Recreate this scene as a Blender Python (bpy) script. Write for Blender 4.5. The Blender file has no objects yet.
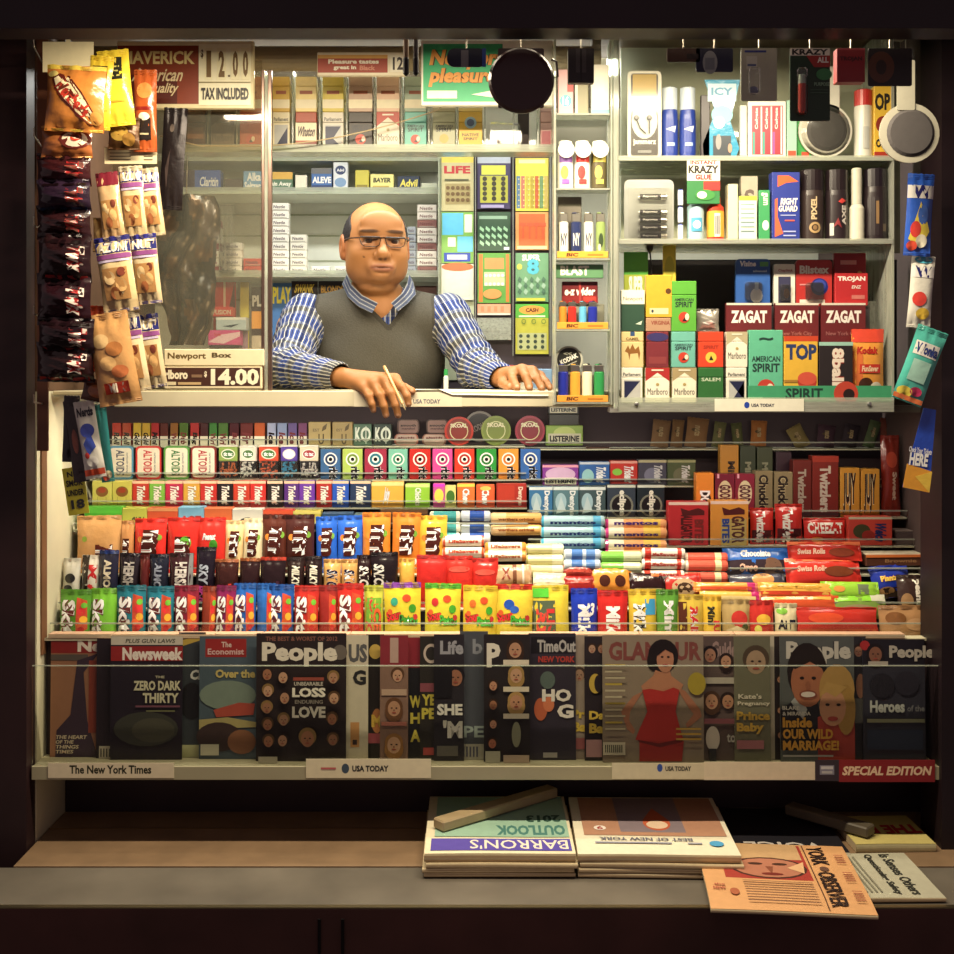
import bpy, math, random
import numpy as np
from mathutils import Vector, Matrix
random.seed(7)
PI = math.pi
SC = bpy.context.scene
COL = SC.collection

# ---------------- camera, world, lights, exposure ----------------
CD, CZ, FPX, HROW = 2.6, 1.6, 1170.0, 380.0      # camera distance, eye height, focal length in px, horizon row
cam = bpy.data.cameras.new('camera'); camo = bpy.data.objects.new('camera', cam); COL.objects.link(camo)
camo.location = (0, -CD, CZ); camo.rotation_euler = (PI/2, 0, 0)
cam.sensor_width = 36; cam.lens = FPX/954*36; cam.shift_y = -(477-HROW)/954; cam.clip_start = .05
SC.camera = camo
W = bpy.data.worlds.new('street_evening'); SC.world = W; W.use_nodes = True
W.node_tree.nodes['Background'].inputs[0].default_value = (.84, .60, .60, 1)
W.node_tree.nodes['Background'].inputs[1].default_value = .19
def area(name, loc, rot, sx, sy, power, color):
    l = bpy.data.lights.new(name, 'AREA'); l.shape = 'RECTANGLE'; l.size = sx; l.size_y = sy; l.energy = power; l.color = color
    o = bpy.data.objects.new(name, l); COL.objects.link(o); o.location = loc; o.rotation_euler = rot; return o
WARM = (1, .86, .62)
area('canopy_lamp_light', (.04, -.45, 2.300), (math.radians(4), 0, 0), 1.42, .05, 31, WARM)
area('counter_lamp_and_fill_light', (-.26, .028, 1.549), (math.radians(12), 0, 0), 1.2, .02, 4.4, (1, .92, .76))
area('counter_lamp_and_fill_light', (.68, .028, 1.515), (math.radians(12), 0, 0), .5, .02, .85, (1, .85, .66))  # weak fill added to brighten the right rear steps, no lamp hangs there
area('interior_lamp_light', (-.1, .30, 2.375), (math.radians(-12), 0, 0), 1.5, .08, 15.5, (1, 1, .92))
vs = SC.view_settings
vs.view_transform = 'Standard'; vs.look = 'None'; vs.gamma = 1; vs.use_curve_mapping = False; vs.exposure = 0.25

# ---------------- helpers ----------------
def s_(Y): return (CD+Y)/FPX
def PX(px, Y): return (px-477)*s_(Y)
def PZ(py, Y): return CZ-(py-HROW)*s_(Y)
def P3(px, py, Y): return Vector((PX(px, Y), Y, PZ(py, Y)))
def lin(c): return c/12.92 if c <= .04045 else ((c+.055)/1.055)**2.4
_cc = {}
def rgb(h):
    if not isinstance(h, str): return h
    if h not in _cc:
        k = h if len(h) == 6 else ''.join(ch*2 for ch in h)
        c = [lin(int(k[i:i+2], 16)/255) for i in (0, 2, 4)]; l = .3*c[0]+.6*c[1]+.1*c[2]; _cc[h] = tuple((l*.06+x*.94)*.92 for x in c) + (1,)
    return _cc[h]
def mk(name, rough=.5, metal=0, var=.10, scale=60, spec=.5, bump=0, coat=0):
    m = bpy.data.materials.new(name); m.use_nodes = True; nt = m.node_tree; N = nt.nodes; L = nt.links
    b = N['Principled BSDF']; b.inputs['Roughness'].default_value = rough; b.inputs['Metallic'].default_value = metal
    b.inputs['Specular IOR Level'].default_value = spec; b.inputs['Coat Weight'].default_value = coat
    a = N.new('ShaderNodeVertexColor'); a.layer_name = 'Col'
    tc = N.new('ShaderNodeTexCoord'); no = N.new('ShaderNodeTexNoise'); no.inputs['Scale'].default_value = scale
    no.inputs['Detail'].default_value = 3; L.new(tc.outputs['Object'], no.inputs['Vector'])
    mr = N.new('ShaderNodeMapRange'); mr.inputs['To Min'].default_value = 1-var; mr.inputs['To Max'].default_value = 1+var
    L.new(no.outputs['Fac'], mr.inputs['Value'])
    vm = N.new('ShaderNodeVectorMath'); vm.operation = 'SCALE'
    L.new(a.outputs['Color'], vm.inputs[0]); L.new(mr.outputs[0], vm.inputs['Scale']); L.new(vm.outputs[0], b.inputs['Base Color'])
    if bump:
        bp = N.new('ShaderNodeBump'); bp.inputs['Strength'].default_value = bump; bp.inputs['Distance'].default_value = .002
        L.new(no.outputs['Fac'], bp.inputs['Height']); L.new(bp.outputs[0], b.inputs['Normal'])
    return m
MATS = {'paper': mk('printed_paper', .6, spec=.3), 'card': mk('coated_card', .38), 'gloss': mk('glossy_wrapper', .2, bump=.4, scale=80, coat=.3),
        'foil': mk('foil_wrapper', .3, .35, bump=.35, scale=110), 'metal': mk('bare_metal', .32, 1, scale=30), 'matte': mk('matte_plastic', .75, spec=.2),
        'plastic': mk('smooth_plastic', .3), 'skin': mk('skin', .5, var=.07, scale=45, spec=.4, bump=.12), 'cloth': mk('knitted_wool', .95, var=.22, scale=260, spec=.1, bump=.5),
        'wall': mk('painted_panel', .6, var=.16, scale=9, spec=.3), 'grime': mk('grimy_metal', .5, var=.55, scale=7, spec=.4, bump=.2), 'wood': mk('worn_board', .55, var=.35, scale=14),
        'hair': mk('hair', .7, var=.3, scale=200, bump=.6)}
def clearmat(name, tint, gl=.10, rough=.06, haze=0.0):
    m = bpy.data.materials.new(name); m.use_nodes = True; nt = m.node_tree; N = nt.nodes; L = nt.links; N.clear()
    out = N.new('ShaderNodeOutputMaterial'); tr = N.new('ShaderNodeBsdfTransparent'); tr.inputs[0].default_value = tint
    g = N.new('ShaderNodeBsdfGlossy'); g.inputs['Roughness'].default_value = rough; g.inputs[0].default_value = (1, 1, 1, 1)
    fr = N.new('ShaderNodeFresnel'); fr.inputs[0].default_value = 1.45; mx = N.new('ShaderNodeMixShader')
    ad = N.new('ShaderNodeMath'); ad.operation = 'MULTIPLY'; ad.inputs[1].default_value = gl*10; L.new(fr.outputs[0], ad.inputs[0]); ad.use_clamp = True
    L.new(ad.outputs[0], mx.inputs[0]); L.new(tr.outputs[0], mx.inputs[1]); L.new(g.outputs[0], mx.inputs[2])
    if haze:
        df = N.new('ShaderNodeBsdfDiffuse'); df.inputs[0].default_value = (.8, .82, .72, 1); m2 = N.new('ShaderNodeMixShader')
        no = N.new('ShaderNodeTexNoise'); no.inputs['Scale'].default_value = 12
        mr = N.new('ShaderNodeMapRange'); mr.inputs['To Min'].default_value = haze*.5; mr.inputs['To Max'].default_value = haze*1.5
        L.new(no.outputs['Fac'], mr.inputs['Value']); L.new(mr.outputs[0], m2.inputs[0])
        L.new(mx.outputs[0], m2.inputs[1]); L.new(df.outputs[0], m2.inputs[2]); L.new(m2.outputs[0], out.inputs[0])
    else: L.new(mx.outputs[0], out.inputs[0])
    return m
MATS['clear'] = clearmat('clear_acrylic', (.97, .98, .95, 1), .06)
MATS['edge'] = clearmat('acrylic_edge', (.80, .84, .74, 1), .10, .15, .30)
MATS['film'] = clearmat('clear_film', (.98, .98, .97, 1), .10, .12, .02)
MATS['pane'] = clearmat('window_pane', (.86, .82, .72, 1), .045, .05, .05)

_tx = {}
def glyphs(s, bold):
    k = (s, bold)
    if k not in _tx:
        cu = bpy.data.curves.new('t', 'FONT'); cu.body = s; cu.resolution_u = 2; cu.offset = bold; cu.size = 1; cu.fill_mode = 'FRONT'
        o = bpy.data.objects.new('t', cu); me = bpy.data.meshes.new_from_object(o)
        v = np.array([x.co[:2] for x in me.vertices]).reshape(-1, 2); f = [tuple(p.vertices) for p in me.polygons]
        bpy.data.objects.remove(o); bpy.data.curves.remove(cu); bpy.data.meshes.remove(me)
        if len(v):
            lo = v.min(0); hi = v.max(0); v = (v-lo)/np.maximum(hi-lo, 1e-6)
        _tx[k] = (v, f)
    return _tx[k]

class MB:
    def __init__(s): s.v = []; s.f = []; s.c = []; s.m = []
    def add(s, vs, fs, c, m='card'):
        n = len(s.v); s.v += [tuple(p) for p in vs]; c = rgb(c)
        for f in fs: s.f.append(tuple(i+n for i in f)); s.c.append(c); s.m.append(m)
        return s
    def box(s, x0, x1, y0, y1, z0, z1, c, m='card', b=0):
        cx, cy, cz = (x0+x1)/2, (y0+y1)/2, (z0+z1)/2; h = (abs(x1-x0)/2, abs(y1-y0)/2, abs(z1-z0)/2)
        if not b:
            vs = [(x, y, z) for x in (x0, x1) for y in (y0, y1) for z in (z0, z1)]
            return s.add(vs, [(0, 1, 3, 2), (4, 6, 7, 5), (0, 4, 5, 1), (2, 3, 7, 6), (0, 2, 6, 4), (1, 5, 7, 3)], c, m)
        b = min(b, *[k*.98 for k in h]); idx = {}; vs = []
        for sx in (-1, 1):
            for sy in (-1, 1):
                for sz in (-1, 1):
                    for a in range(3):
                        sg = (sx, sy, sz); idx[sg+(a,)] = len(vs)
                        vs.append(tuple(o+sg[i]*(h[i]-(0 if i == a else b)) for i, o in enumerate((cx, cy, cz))))
        fs = []
        for a in range(3):
            p, q = [i for i in range(3) if i != a]
            for sa in (-1, 1):
                r = []
                for sp, sq in ((-1, -1), (1, -1), (1, 1), (-1, 1)):
                    g = [0]*3; g[a] = sa; g[p] = sp; g[q] = sq; r.append(idx[tuple(g)+(a,)])
                fs.append(r)
            for sp in (-1, 1):
                for sq in (-1, 1):
                    g = [0]*3; g[p] = sp; g[q] = sq; r = []
                    g[a] = -1; r += [idx[tuple(g)+(p,)], idx[tuple(g)+(q,)]]
                    g[a] = 1; r += [idx[tuple(g)+(q,)], idx[tuple(g)+(p,)]]
                    fs.append(r)
        for g in [(x, y, z) for x in (-1, 1) for y in (-1, 1) for z in (-1, 1)]: fs.append([idx[g+(a,)] for a in range(3)])
        V = np.array(vs); C0 = np.array((cx, cy, cz)); out = []
        for f in fs:
            p = V[f]; n = np.cross(p[1]-p[0], p[2]-p[0])
            out.append(f if np.dot(n, p.mean(0)-C0) > 0 else f[::-1])
        return s.add(vs, out, c, m)
    def prism(s, pts, y0, y1, c, m='card', c2=None):      # outline in x,z, extruded along y
        n = len(pts); A = sum(pts[i][0]*pts[(i+1) % n][1]-pts[(i+1) % n][0]*pts[i][1] for i in range(n))
        if A < 0: pts = pts[::-1]
        s.add([(x, y0, z) for x, z in pts], [tuple(range(n))], c, m)
        vs = [(x, y0, z) for x, z in pts]+[(x, y1, z) for x, z in pts]
        s.add(vs, [(i, i+n, (i+1) % n+n, (i+1) % n) for i in range(n)], c2 or c, m)
        return s.add([(x, y1, z) for x, z in pts], [tuple(range(n))[::-1]], c2 or c, m)
    def lathe(s, prof, c, m='plastic', o=(0, 0, 0), ax='z', n=20, cols=None):
        vs = []; o = Vector(o)
        for r, t in prof:
            for k in range(n):
                a = 2*PI*k/n; ca, sa = r*math.cos(a), r*math.sin(a)
                vs.append(o+Vector({'z': (ca, sa, t), 'x': (t, ca, sa), 'y': (sa, t, ca)}[ax]))
        for j in range(len(prof)-1):
            base = len(s.v); s.add(vs[j*n:(j+2)*n], [(k, (k+1) % n, (k+1) % n+n, k+n) for k in range(n)], cols[j] if cols else c, m)
        if prof[0][0] > 1e-5: s.add(vs[:n], [tuple(range(n))[::-1]], cols[0] if cols else c, m)
        if prof[-1][0] > 1e-5: s.add(vs[-n:], [tuple(range(n))], cols[-1] if cols else c, m)
        return s
    def tube(s, pts, r, c, m='plastic', n=8):
        pts = [Vector(p) for p in pts]; rs = r if isinstance(r, (list, tuple)) else [r]*len(pts); vs = []
        for i, p in enumerate(pts):
            t = (pts[min(i+1, len(pts)-1)]-pts[max(i-1, 0)]).normalized()
            u = t.cross(Vector((0, 0, 1)) if abs(t.z) < .9 else Vector((1, 0, 0))).normalized(); w = t.cross(u)
            vs += [p+u*rs[i]*math.cos(2*PI*k/n)+w*rs[i]*math.sin(2*PI*k/n) for k in range(n)]
        fs = [(i*n+k, i*n+(k+1) % n, (i+1)*n+(k+1) % n, (i+1)*n+k) for i in range(len(pts)-1) for k in range(n)]
        fs += [tuple(range(n))[::-1], tuple(range((len(pts)-1)*n, len(pts)*n))]
        return s.add(vs, fs, c, m)
    def grid(s, nu, nv, fn, c, m='card', colfn=None, flip=False):
        vs = [fn(i/nu, j/nv) for j in range(nv+1) for i in range(nu+1)]
        n0 = len(s.v); s.v += [tuple(p) for p in vs]
        for j in range(nv):
            for i in range(nu):
                a = n0+j*(nu+1)+i; f = (a, a+1, a+nu+2, a+nu+1); s.f.append(f[::-1] if flip else f)
                s.c.append(rgb(colfn((i+.5)/nu, (j+.5)/nv)) if colfn else rgb(c)); s.m.append(m)
        return s
    def art(s, items, w, h, m='card', surf=None, z0=0, y=0, xc=0):
        """printed design on the front face: x in +-w/2, z in z0..z0+h"""
        eps = .0003
        def put(uv, faces, c, k):
            pts = []
            for u, v in uv:
                x = (u-.5)*w+xc; z = z0+v*h; yy = surf(u, v) if surf else 0
                pts.append((x, y+yy-eps*k-(.0007 if surf else 0), z))
            s.add(pts, faces, c, m)
        k = 0; ex = []
        for it in items:
            if it[0] == 'F':
                _, u, v, r, sk, hr, lg = it; q = w/h
                ex += [('e', u, v+r*.22*q, r*1.1, r*1.1*q, hr)]+([('e', u, v-r*.5*q, r*1.15, r*1.3*q, hr)] if lg else [])
                ex += [('e', u, v-.08*r*q, r*.80, r*.98*q, sk), ('e', u-r*.3, v, r*.13, r*.08*q, '2a1a14'), ('e', u+r*.3, v, r*.13, r*.08*q, '2a1a14'), ('p', [(u-r*.1, v-r*.35*q), (u+r*.1, v-r*.35*q), (u, v-r*.1*q)], '7a4a34'), ('e', u, v-r*.58*q, r*.28, r*.09*q, 'a04a3a')]
            else: ex.append(it)
        for it in ex:
            k += .5; t = it[0]
            if t == 'r':
                _, u0, v0, u1, v1, c = it[:6]
                if surf:
                    nu = max(1, int(abs(u1-u0)*8)); nv = max(1, int(abs(v1-v0)*8))
                    uv = [(u0+(u1-u0)*i/nu, v0+(v1-v0)*j/nv) for j in range(nv+1) for i in range(nu+1)]
                    put(uv, [(j*(nu+1)+i, j*(nu+1)+i+1, (j+1)*(nu+1)+i+1, (j+1)*(nu+1)+i) for j in range(nv) for i in range(nu)], c, k)
                else: put([(u0, v0), (u1, v0), (u1, v1), (u0, v1)], [(0, 1, 2, 3)], c, k)
            elif t in 'eo':
                u, v, ru, rv = it[1:5]; rv = rv or ru*w/h; n = 18; c = it[-1]
                i0 = it[5] if t == 'o' else (.45 if surf else 0)
                ring = lambda f: [(u+ru*f*math.cos(2*PI*q/n), v+rv*f*math.sin(2*PI*q/n)) for q in range(n)]
                fs = [(q, q+n, (q+1) % n+n, (q+1) % n) for q in range(n)]
                if t == 'o': put(ring(i0)+ring(1), fs, c, k)
                elif surf: put(ring(i0)+ring(1)+[(u, v)], fs+[(2*n, q, (q+1) % n) for q in range(n)], c, k)
                else: put(ring(1), [tuple(range(n))], c, k)
            elif t == 'p' and surf:
                P = it[1]; n = len(P); cu = sum(p[0] for p in P)/n; cv = sum(p[1] for p in P)/n; E = [(P[i][0]+(P[(i+1) % n][0]-P[i][0])*j/4, P[i][1]+(P[(i+1) % n][1]-P[i][1])*j/4) for i in range(n) for j in range(4)]
                N4 = len(E); uv = [(cu, cv)]+[(cu+(a-cu)*f, cv+(b-cv)*f) for f in (.34, .67, 1) for a, b in E]
                if sum(P[i][0]*P[(i+1) % n][1]-P[(i+1) % n][0]*P[i][1] for i in range(n)) < 0: uv = [uv[0]]+[q for r in range(3) for q in uv[1+r*N4:1+(r+1)*N4][::-1]]
                put(uv, [(0, 1+q, 1+(q+1) % N4) for q in range(N4)]+[(1+r*N4+q, 1+(r+1)*N4+q, 1+(r+1)*N4+(q+1) % N4, 1+r*N4+(q+1) % N4) for r in (0, 1) for q in range(N4)], it[2], k)
            elif t == 'p': put(it[1], [tuple(range(len(it[1])))], it[2], k)
            elif t == 't':
                _, st, u0, v0, u1, v1, c = it[:7]; rot = it[7] if len(it) > 7 else 0; sl = it[8] if len(it) > 8 else 0
                bold = it[9] if len(it) > 9 else .025; oc = it[10] if len(it) > 10 else None; ang = it[11] if len(it) > 11 else 0
                bold = min(bold, .045)
                for bb, cc in (((bold+.035, oc), (bold, c)) if oc else ((bold, c),)):
                    V, Fc = glyphs(st, bb); uv = []; bw, bh = abs(u1-u0)*w, abs(v1-v0)*h; sl = it[8] if len(it) > 8 else 0; sl = sl*(bw/bh if rot in (90, -90) else bh/bw)
                    for a, b in V:
                        a = (a+sl*b)/(1+abs(sl))
                        if rot == -90: a, b = b, 1-a
                        elif rot == 90: a, b = 1-b, a
                        elif rot == 180: a, b = 1-a, 1-b
                        uu = u0+(u1-u0)*a; vv = v0+(v1-v0)*b
                        if ang:
                            mx, mz = (u0+u1)/2, (v0+v1)/2; dx, dz = (uu-mx)*w, (vv-mz)*h; ca, sa = math.cos(math.radians(ang)), math.sin(math.radians(ang))
                            uu = mx+(dx*ca-dz*sa)/w; vv = mz+(dx*sa+dz*ca)/h
                        uv.append((uu, vv))
                    put(uv, Fc, cc, k); k += .5
        return s
    def xf(s, M):
        s.v = [tuple(M @ Vector(p)) for p in s.v]; return s
    def build(s, name, parent=None, loc=None, rot=None, smooth=False):
        me = bpy.data.meshes.new(name); me.from_pydata(s.v, [], s.f)
        ms = sorted(set(s.m))
        for m in ms: me.materials.append(MATS[m])
        ix = {m: i for i, m in enumerate(ms)}; me.polygons.foreach_set('material_index', [ix[m] for m in s.m])
        lt = np.array([len(f) for f in s.f]); ca = me.color_attributes.new('Col', 'FLOAT_COLOR', 'CORNER')
        ca.data.foreach_set('color', np.repeat(np.array(s.c, dtype=np.float32), lt, axis=0).ravel())
        if smooth: me.polygons.foreach_set('use_smooth', [True]*len(s.f))
        me.update()
        o = bpy.data.objects.new(name, me); COL.objects.link(o)
        if parent is not None: o.parent = parent
        if loc is not None: o.location = loc
        if rot is not None: o.rotation_euler = rot
        return o
def tag(o, label, cat, group=None, kind=None):
    if label: o['label'] = label
    if cat: o['category'] = cat
    if group: o['group'] = group
    if kind: o['kind'] = kind
    return o
def empty(name, loc=(0, 0, 0), rot=(0, 0, 0)):
    o = bpy.data.objects.new(name, None); COL.objects.link(o); o.location = loc; o.rotation_euler = rot; o.empty_display_size = .02; return o
def struct(o): o['kind'] = 'structure'; return o
def copy_tree(o, parent=None):
    c = o.copy(); COL.objects.link(c)
    if parent is not None: c.parent = parent
    for ch in list(o.children): copy_tree(ch, c)
    return c
ORD = ['first', 'second', 'third', 'fourth', 'fifth', 'sixth', 'seventh', 'eighth', 'ninth', 'tenth', 'eleventh', 'twelfth', 'thirteenth', 'fourteenth', 'fifteenth', 'sixteenth', 'seventeenth', 'eighteenth']
NUM = ['', '', 'two', 'three', 'four', 'five', 'six', 'seven', 'eight', 'nine', 'ten', 'eleven', 'twelve', 'thirteen', 'fourteen', 'fifteen', 'sixteen']
def labelrow(lst, where, cat, group, axis='from left'):
    """lst: (object, short description); look-alikes are told apart by their order"""
    cnt = {}
    for o, d in lst: cnt[d] = cnt.get(d, 0)+1
    seen = {}
    for o, d in lst:
        if cnt[d] == 1: l = '%s %s' % (d, where)
        else:
            seen[d] = seen.get(d, 0)+1
            l = '%s %s, %s such %s' % (d, where, ORD[seen[d]-1], axis)
        tag(o, l, cat if isinstance(cat, str) else cat.get(o, 'box'), group)

# ---------------- product builders (front at y=0, bottom at z=0) ----------------
def rrect(w, h, r, n=4, z0=0):
    pts = []
    for cx, cz, a0 in ((w/2-r, z0+h-r, 0), (-w/2+r, z0+h-r, 90), (-w/2+r, z0+r, 180), (w/2-r, z0+r, 270)):
        for k in range(n+1):
            a = math.radians(a0+90*k/n); pts.append((cx+r*math.cos(a), cz+r*math.sin(a)))
    return pts
def carton(name, w, h, d, c, art=(), m='card', b=.0012, top=None):
    q = MB().box(-w/2, w/2, 0, d, 0, h, c, m, b)
    if top: q.box(-w/2+.002, w/2-.002, .002, d-.002, h, h+.0004, top, m)
    return q.art(art, w, h, m).build(name)
def bag(name, w, h, B, c, art=(), m='gloss', top=None, wr=1.0, seed=None, crimp=.07):
    rs = random.Random(seed if seed is not None else random.random()); p1, p2, p3 = [rs.uniform(0, 6) for _ in range(3)]
    def bul(u, v):
        a = max(0, 1-abs(2*u-1)**3)**.7
        t = min(1, max(0, (v-crimp)/(1-2*crimp))); e = math.sin(PI*t)**.55 if 0 < t < 1 else 0
        w1 = math.exp(-((v-crimp)/.13)**2)+math.exp(-((1-crimp-v)/.13)**2)
        return B*a*e+wr*B*.16*w1*math.sin(u*19+p1+v*5)*a+wr*B*.10*math.sin(u*7+v*11+p2)*math.sin(v*17+p3+u*4)*a*e
    def xx(u, v): return (u-.5)*w*(1-.05*math.sin(PI*min(1, max(0, v))))
    q = MB(); zig = .0012
    def col(u, v): return (top if (top and v > 1-crimp*1.3) else c)
    q.grid(10, 16, lambda u, v: (xx(u, v), -bul(u, v), v*h+(zig if (int(u*10+.5) % 2 and v > .99) else 0)), c, m, col)
    q.grid(6, 8, lambda u, v: (xx(u, v), bul(u, v)*.7+.0004, v*h), c, m, flip=True)
    q.art(art, w*.96, h, m, surf=lambda u, v: -bul(u, v))
    # crimped seal ridges
    for zz in (.985, .965, .945, .015, .035):
        q.box(-w*.48, w*.48, -.0010, -.0002, zz*h-.0006, zz*h+.0006, top or c, m)
    o = q.build(name, smooth=True)
    return o
def roll(name, w, r, c, bands=(), txt=None, tc='229', m='gloss', ends='eed'):
    """candy roll lying along x; z=0 is its underside"""
    q = MB(); n = 16
    xs = sorted(set([0, .04, .96, 1]+[b for t in bands for b in t[:2]]))
    prof = [(r*(.86 if f in (0, 1) else 1), (f-.5)*w) for f in xs]
    cols = []
    for i in range(len(xs)-1):
        mid = (xs[i]+xs[i+1])/2; cc = c
        for b0, b1, bc in bands:
            if b0 <= mid <= b1: cc = bc
        cols.append(cc)
    q.lathe(prof, c, m, (0, r, r), 'x', n, cols)
    if txt:
        q.art([('t', txt, .14, .38, .86, .72, tc, 0, 0, .04)], w, 2*r, m, surf=lambda u, v: -(math.sqrt(max(0, r*r-(v*2*r-r)**2))-r)-.0)
    q.lathe([(r*.6, -w/2-.001), (r*.75, -w/2)], ends, m, (0, r, r), 'x', n); q.lathe([(r*.75, w/2), (r*.6, w/2+.001)], ends, m, (0, r, r), 'x', n)
    return q.build(name, smooth=False)
def cigpack(w, h, d, c, art=(), lidc=None, lidf=.27, name='cigarette_pack'):
    r = empty(name); zl = h*(1-lidf)
    MB().box(-w/2, w/2, 0, d, 0, zl-.0006, c, 'card', .0012).art(art, w, h, 'card').build('pack_body', r)
    MB().box(-w/2, w/2, 0, d, zl, h, lidc or c, 'card', .0012).build('flip_lid', r)
    return r
def lighter(w, h, c, art=()):
    r = empty('lighter'); hb = h*.78
    a = w/2; prof = [(a*.92, 0), (a, h*.03), (a, hb), (a*.9, hb+.001)]
    MB().lathe(prof, c, 'plastic', (0, a, 0)).art(art, w*.8, hb, 'plastic', surf=lambda u, v: a-math.sqrt(max(0, a*a-((u-.5)*w*.8)**2))).build('fuel_body', r, smooth=False)
    MB().box(-a*.85, a*.85, a*.3, a*1.7, hb+.001, h*.97, 'b8b4a8', 'metal', .001).lathe([(a*.5, -a*.3), (a*.5, a*.3)], '555', 'metal', (a*.2, a, h*.95), 'x', 12).build('metal_hood', r)
    MB().box(-a*.8, a*.1, a*.5, a*1.5, h*.97+.0005, h, c, 'plastic', .001).build('thumb_lever', r)
    return r
def tin(w, h, d, c, face, art=(), name='mint_tin'):
    r = empty(name)
    MB().prism(rrect(w*.97, h*.97, w*.16, z0=h*.015), d*.3, d, c, 'metal').build('tin_base', r)
    MB().prism(rrect(w, h, w*.17), 0, d*.3, c, 'card').prism(rrect(w*.86, h*.88, w*.12, z0=h*.06), -.0004, 0, face).art(art, w, h, 'card', y=-.0005).build('hinged_lid', r)
    return r
def disc(rad, d, c, rim, art=(), name='round_tin'):
    r = empty(name)
    MB().lathe([(rad*.97, d*.45), (rad*.97, d)], rim, 'plastic', (0, 0, rad), 'y', 28).build('tin_base', r)
    MB().lathe([(rad, 0), (rad, d*.45)], rim, 'plastic', (0, 0, rad), 'y', 28).lathe([(rad*.86, -.0006), (rad*.86, 0)], c, 'card', (0, 0, rad), 'y', 28).art(art, 2*rad, 2*rad, 'card', y=-.0009).build('tin_lid', r)
    return r
def bottle(name, prof, c, capprof, capc, art=(), lw=0, lh=0, lz=0, lr=0, labc=None, m='plastic', n=20):
    r = empty(name); R = max(p[0] for p in prof)
    MB().lathe(prof, c, m, (0, R, 0), n=n).build('bottle_body', r, smooth=True)
    MB().lathe(capprof, capc, 'plastic', (0, R, 0), n=n).build('cap', r)
    if art or labc:
        lr = lr or R+.0006; q = MB()
        if labc: q.lathe([(lr, lz), (lr, lz+lh)], labc, 'card', (0, R, 0), n=n)
        q.art(art, lw or R*1.5, lh, 'card', z0=lz, surf=lambda u, v: R-math.sqrt(max(0, lr*lr-((u-.5)*(lw or R*1.5))**2)))
        q.build('wrap_label', r)
    return r
def tictac(w, h, d, c, cc, art=()):
    r = empty('mint_box'); rs = random.Random(int(w*1e6)+len(c)); hb = h*.56
    q = MB().box(-w/2, w/2, 0, d, 0, hb, 'eee', 'film', .0015)
    q.build('clear_box', r)
    q = MB()
    for i in range(46):
        q.lathe([(0.0001, -.0035), (.002, -.002), (.002, .002), (.0001, .0035)], cc, 'plastic', (rs.uniform(-w*.42, w*.42), rs.uniform(.003, d*.6), rs.uniform(.004, hb*.94)), rs.choice('xz'), 6)
    q = q.build('mint_pellets', r)
    MB().box(-w/2, w/2, 0, d, hb, h, c, 'card', .0015).art(art, w, h-hb, 'card', z0=hb).build('top_label', r)
    MB().box(-w/2, w/2, 0, d, h+.0004, h+.004, 'f4f0e0', 'plastic', .001).build('flip_cap', r)
    return r
# ---------------- the kiosk shell ----------------
DK = '2a1820'
def sbox(name, *a, c=DK, m='wall', b=0):
    x0, x1, y0, y1, z0, z1 = a; cx, cy = (x0+x1)/2, (y0+y1)/2
    o = MB().box(x0-cx, x1-cx, y0-cy, y1-cy, 0, z1-z0, c, m, b).build(name, None, (cx, cy, z0)); return struct(o)
sbox('floor', -2.6, 2.6, -4.2, -.42, -.06, 0, c='3b3634', m='grime')
sbox('trim_1', -.95, 1.03, .1015, .93, .0, .33, c='3a302c', m='wood')                 # raised kiosk floor
sbox('wall_back', -1.1, 1.18, .93, .99, 0, 2.42, c='dcdccc')
# left wall: cream inside with a brown front stile
q = MB().box(-.15, 0, 0, 1.0, 0, 1.575, 'd8cfae', 'wall').box(-.15, 0, 0, 1.0, 1.575, 2.42, '5e4028', 'wood'); q.box(0, .004, .02, .05, 1.0, 2.40, '7a5030', 'wood')
struct(q.build('wall_left', None, (-.952, -.07, 0)))
sbox('wall_right', 1.03, 1.18, 0, .93, 0, 2.42, c='5a4a48')
sbox('trim_2', -1.55, -.955, -.12, -.071, 0, 2.42, c='2e1a1c', m='grime')            # left street face
sbox('trim_3', .985, 1.6, -.12, -.001, 0, 2.42, c='1c0e14', m='grime')               # right street face
sbox('ceiling', -1.6, 1.6, -.76, .99, 2.42, 2.47, c='8d7f6c')
sbox('trim_4', -1.6, 1.6, -.76, -.70, 2.153, 2.42, c='20101a', m='grime')            # canopy valance
o = MB().box(-.76, .76, -.03, .03, .02, .10, 'd8d2c0', 'wall', .004).box(-.74, .74, -.02, .02, .006, .02, 'fff', 'edge').build('lamp_fitting', None, (.04, -.45, 2.312)); tag(o, 'long slim strip lamp under the canopy behind the dark valance', 'lamp')
o = MB().box(-.78, .78, -.05, .05, .0, .035, 'd8d2c0', 'wall', .004).build('lamp_fitting', None, (-.1, .30, 2.384)); tag(o, 'white strip lamp on the ceiling inside the kiosk above the cashier', 'lamp')
# dark front wall between magazine ledge and newspaper shelf, and below
sbox('wall_front', -.95, 1.03, .101, .13, .331, .915, c='2b1c22', m='grime')

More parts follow.
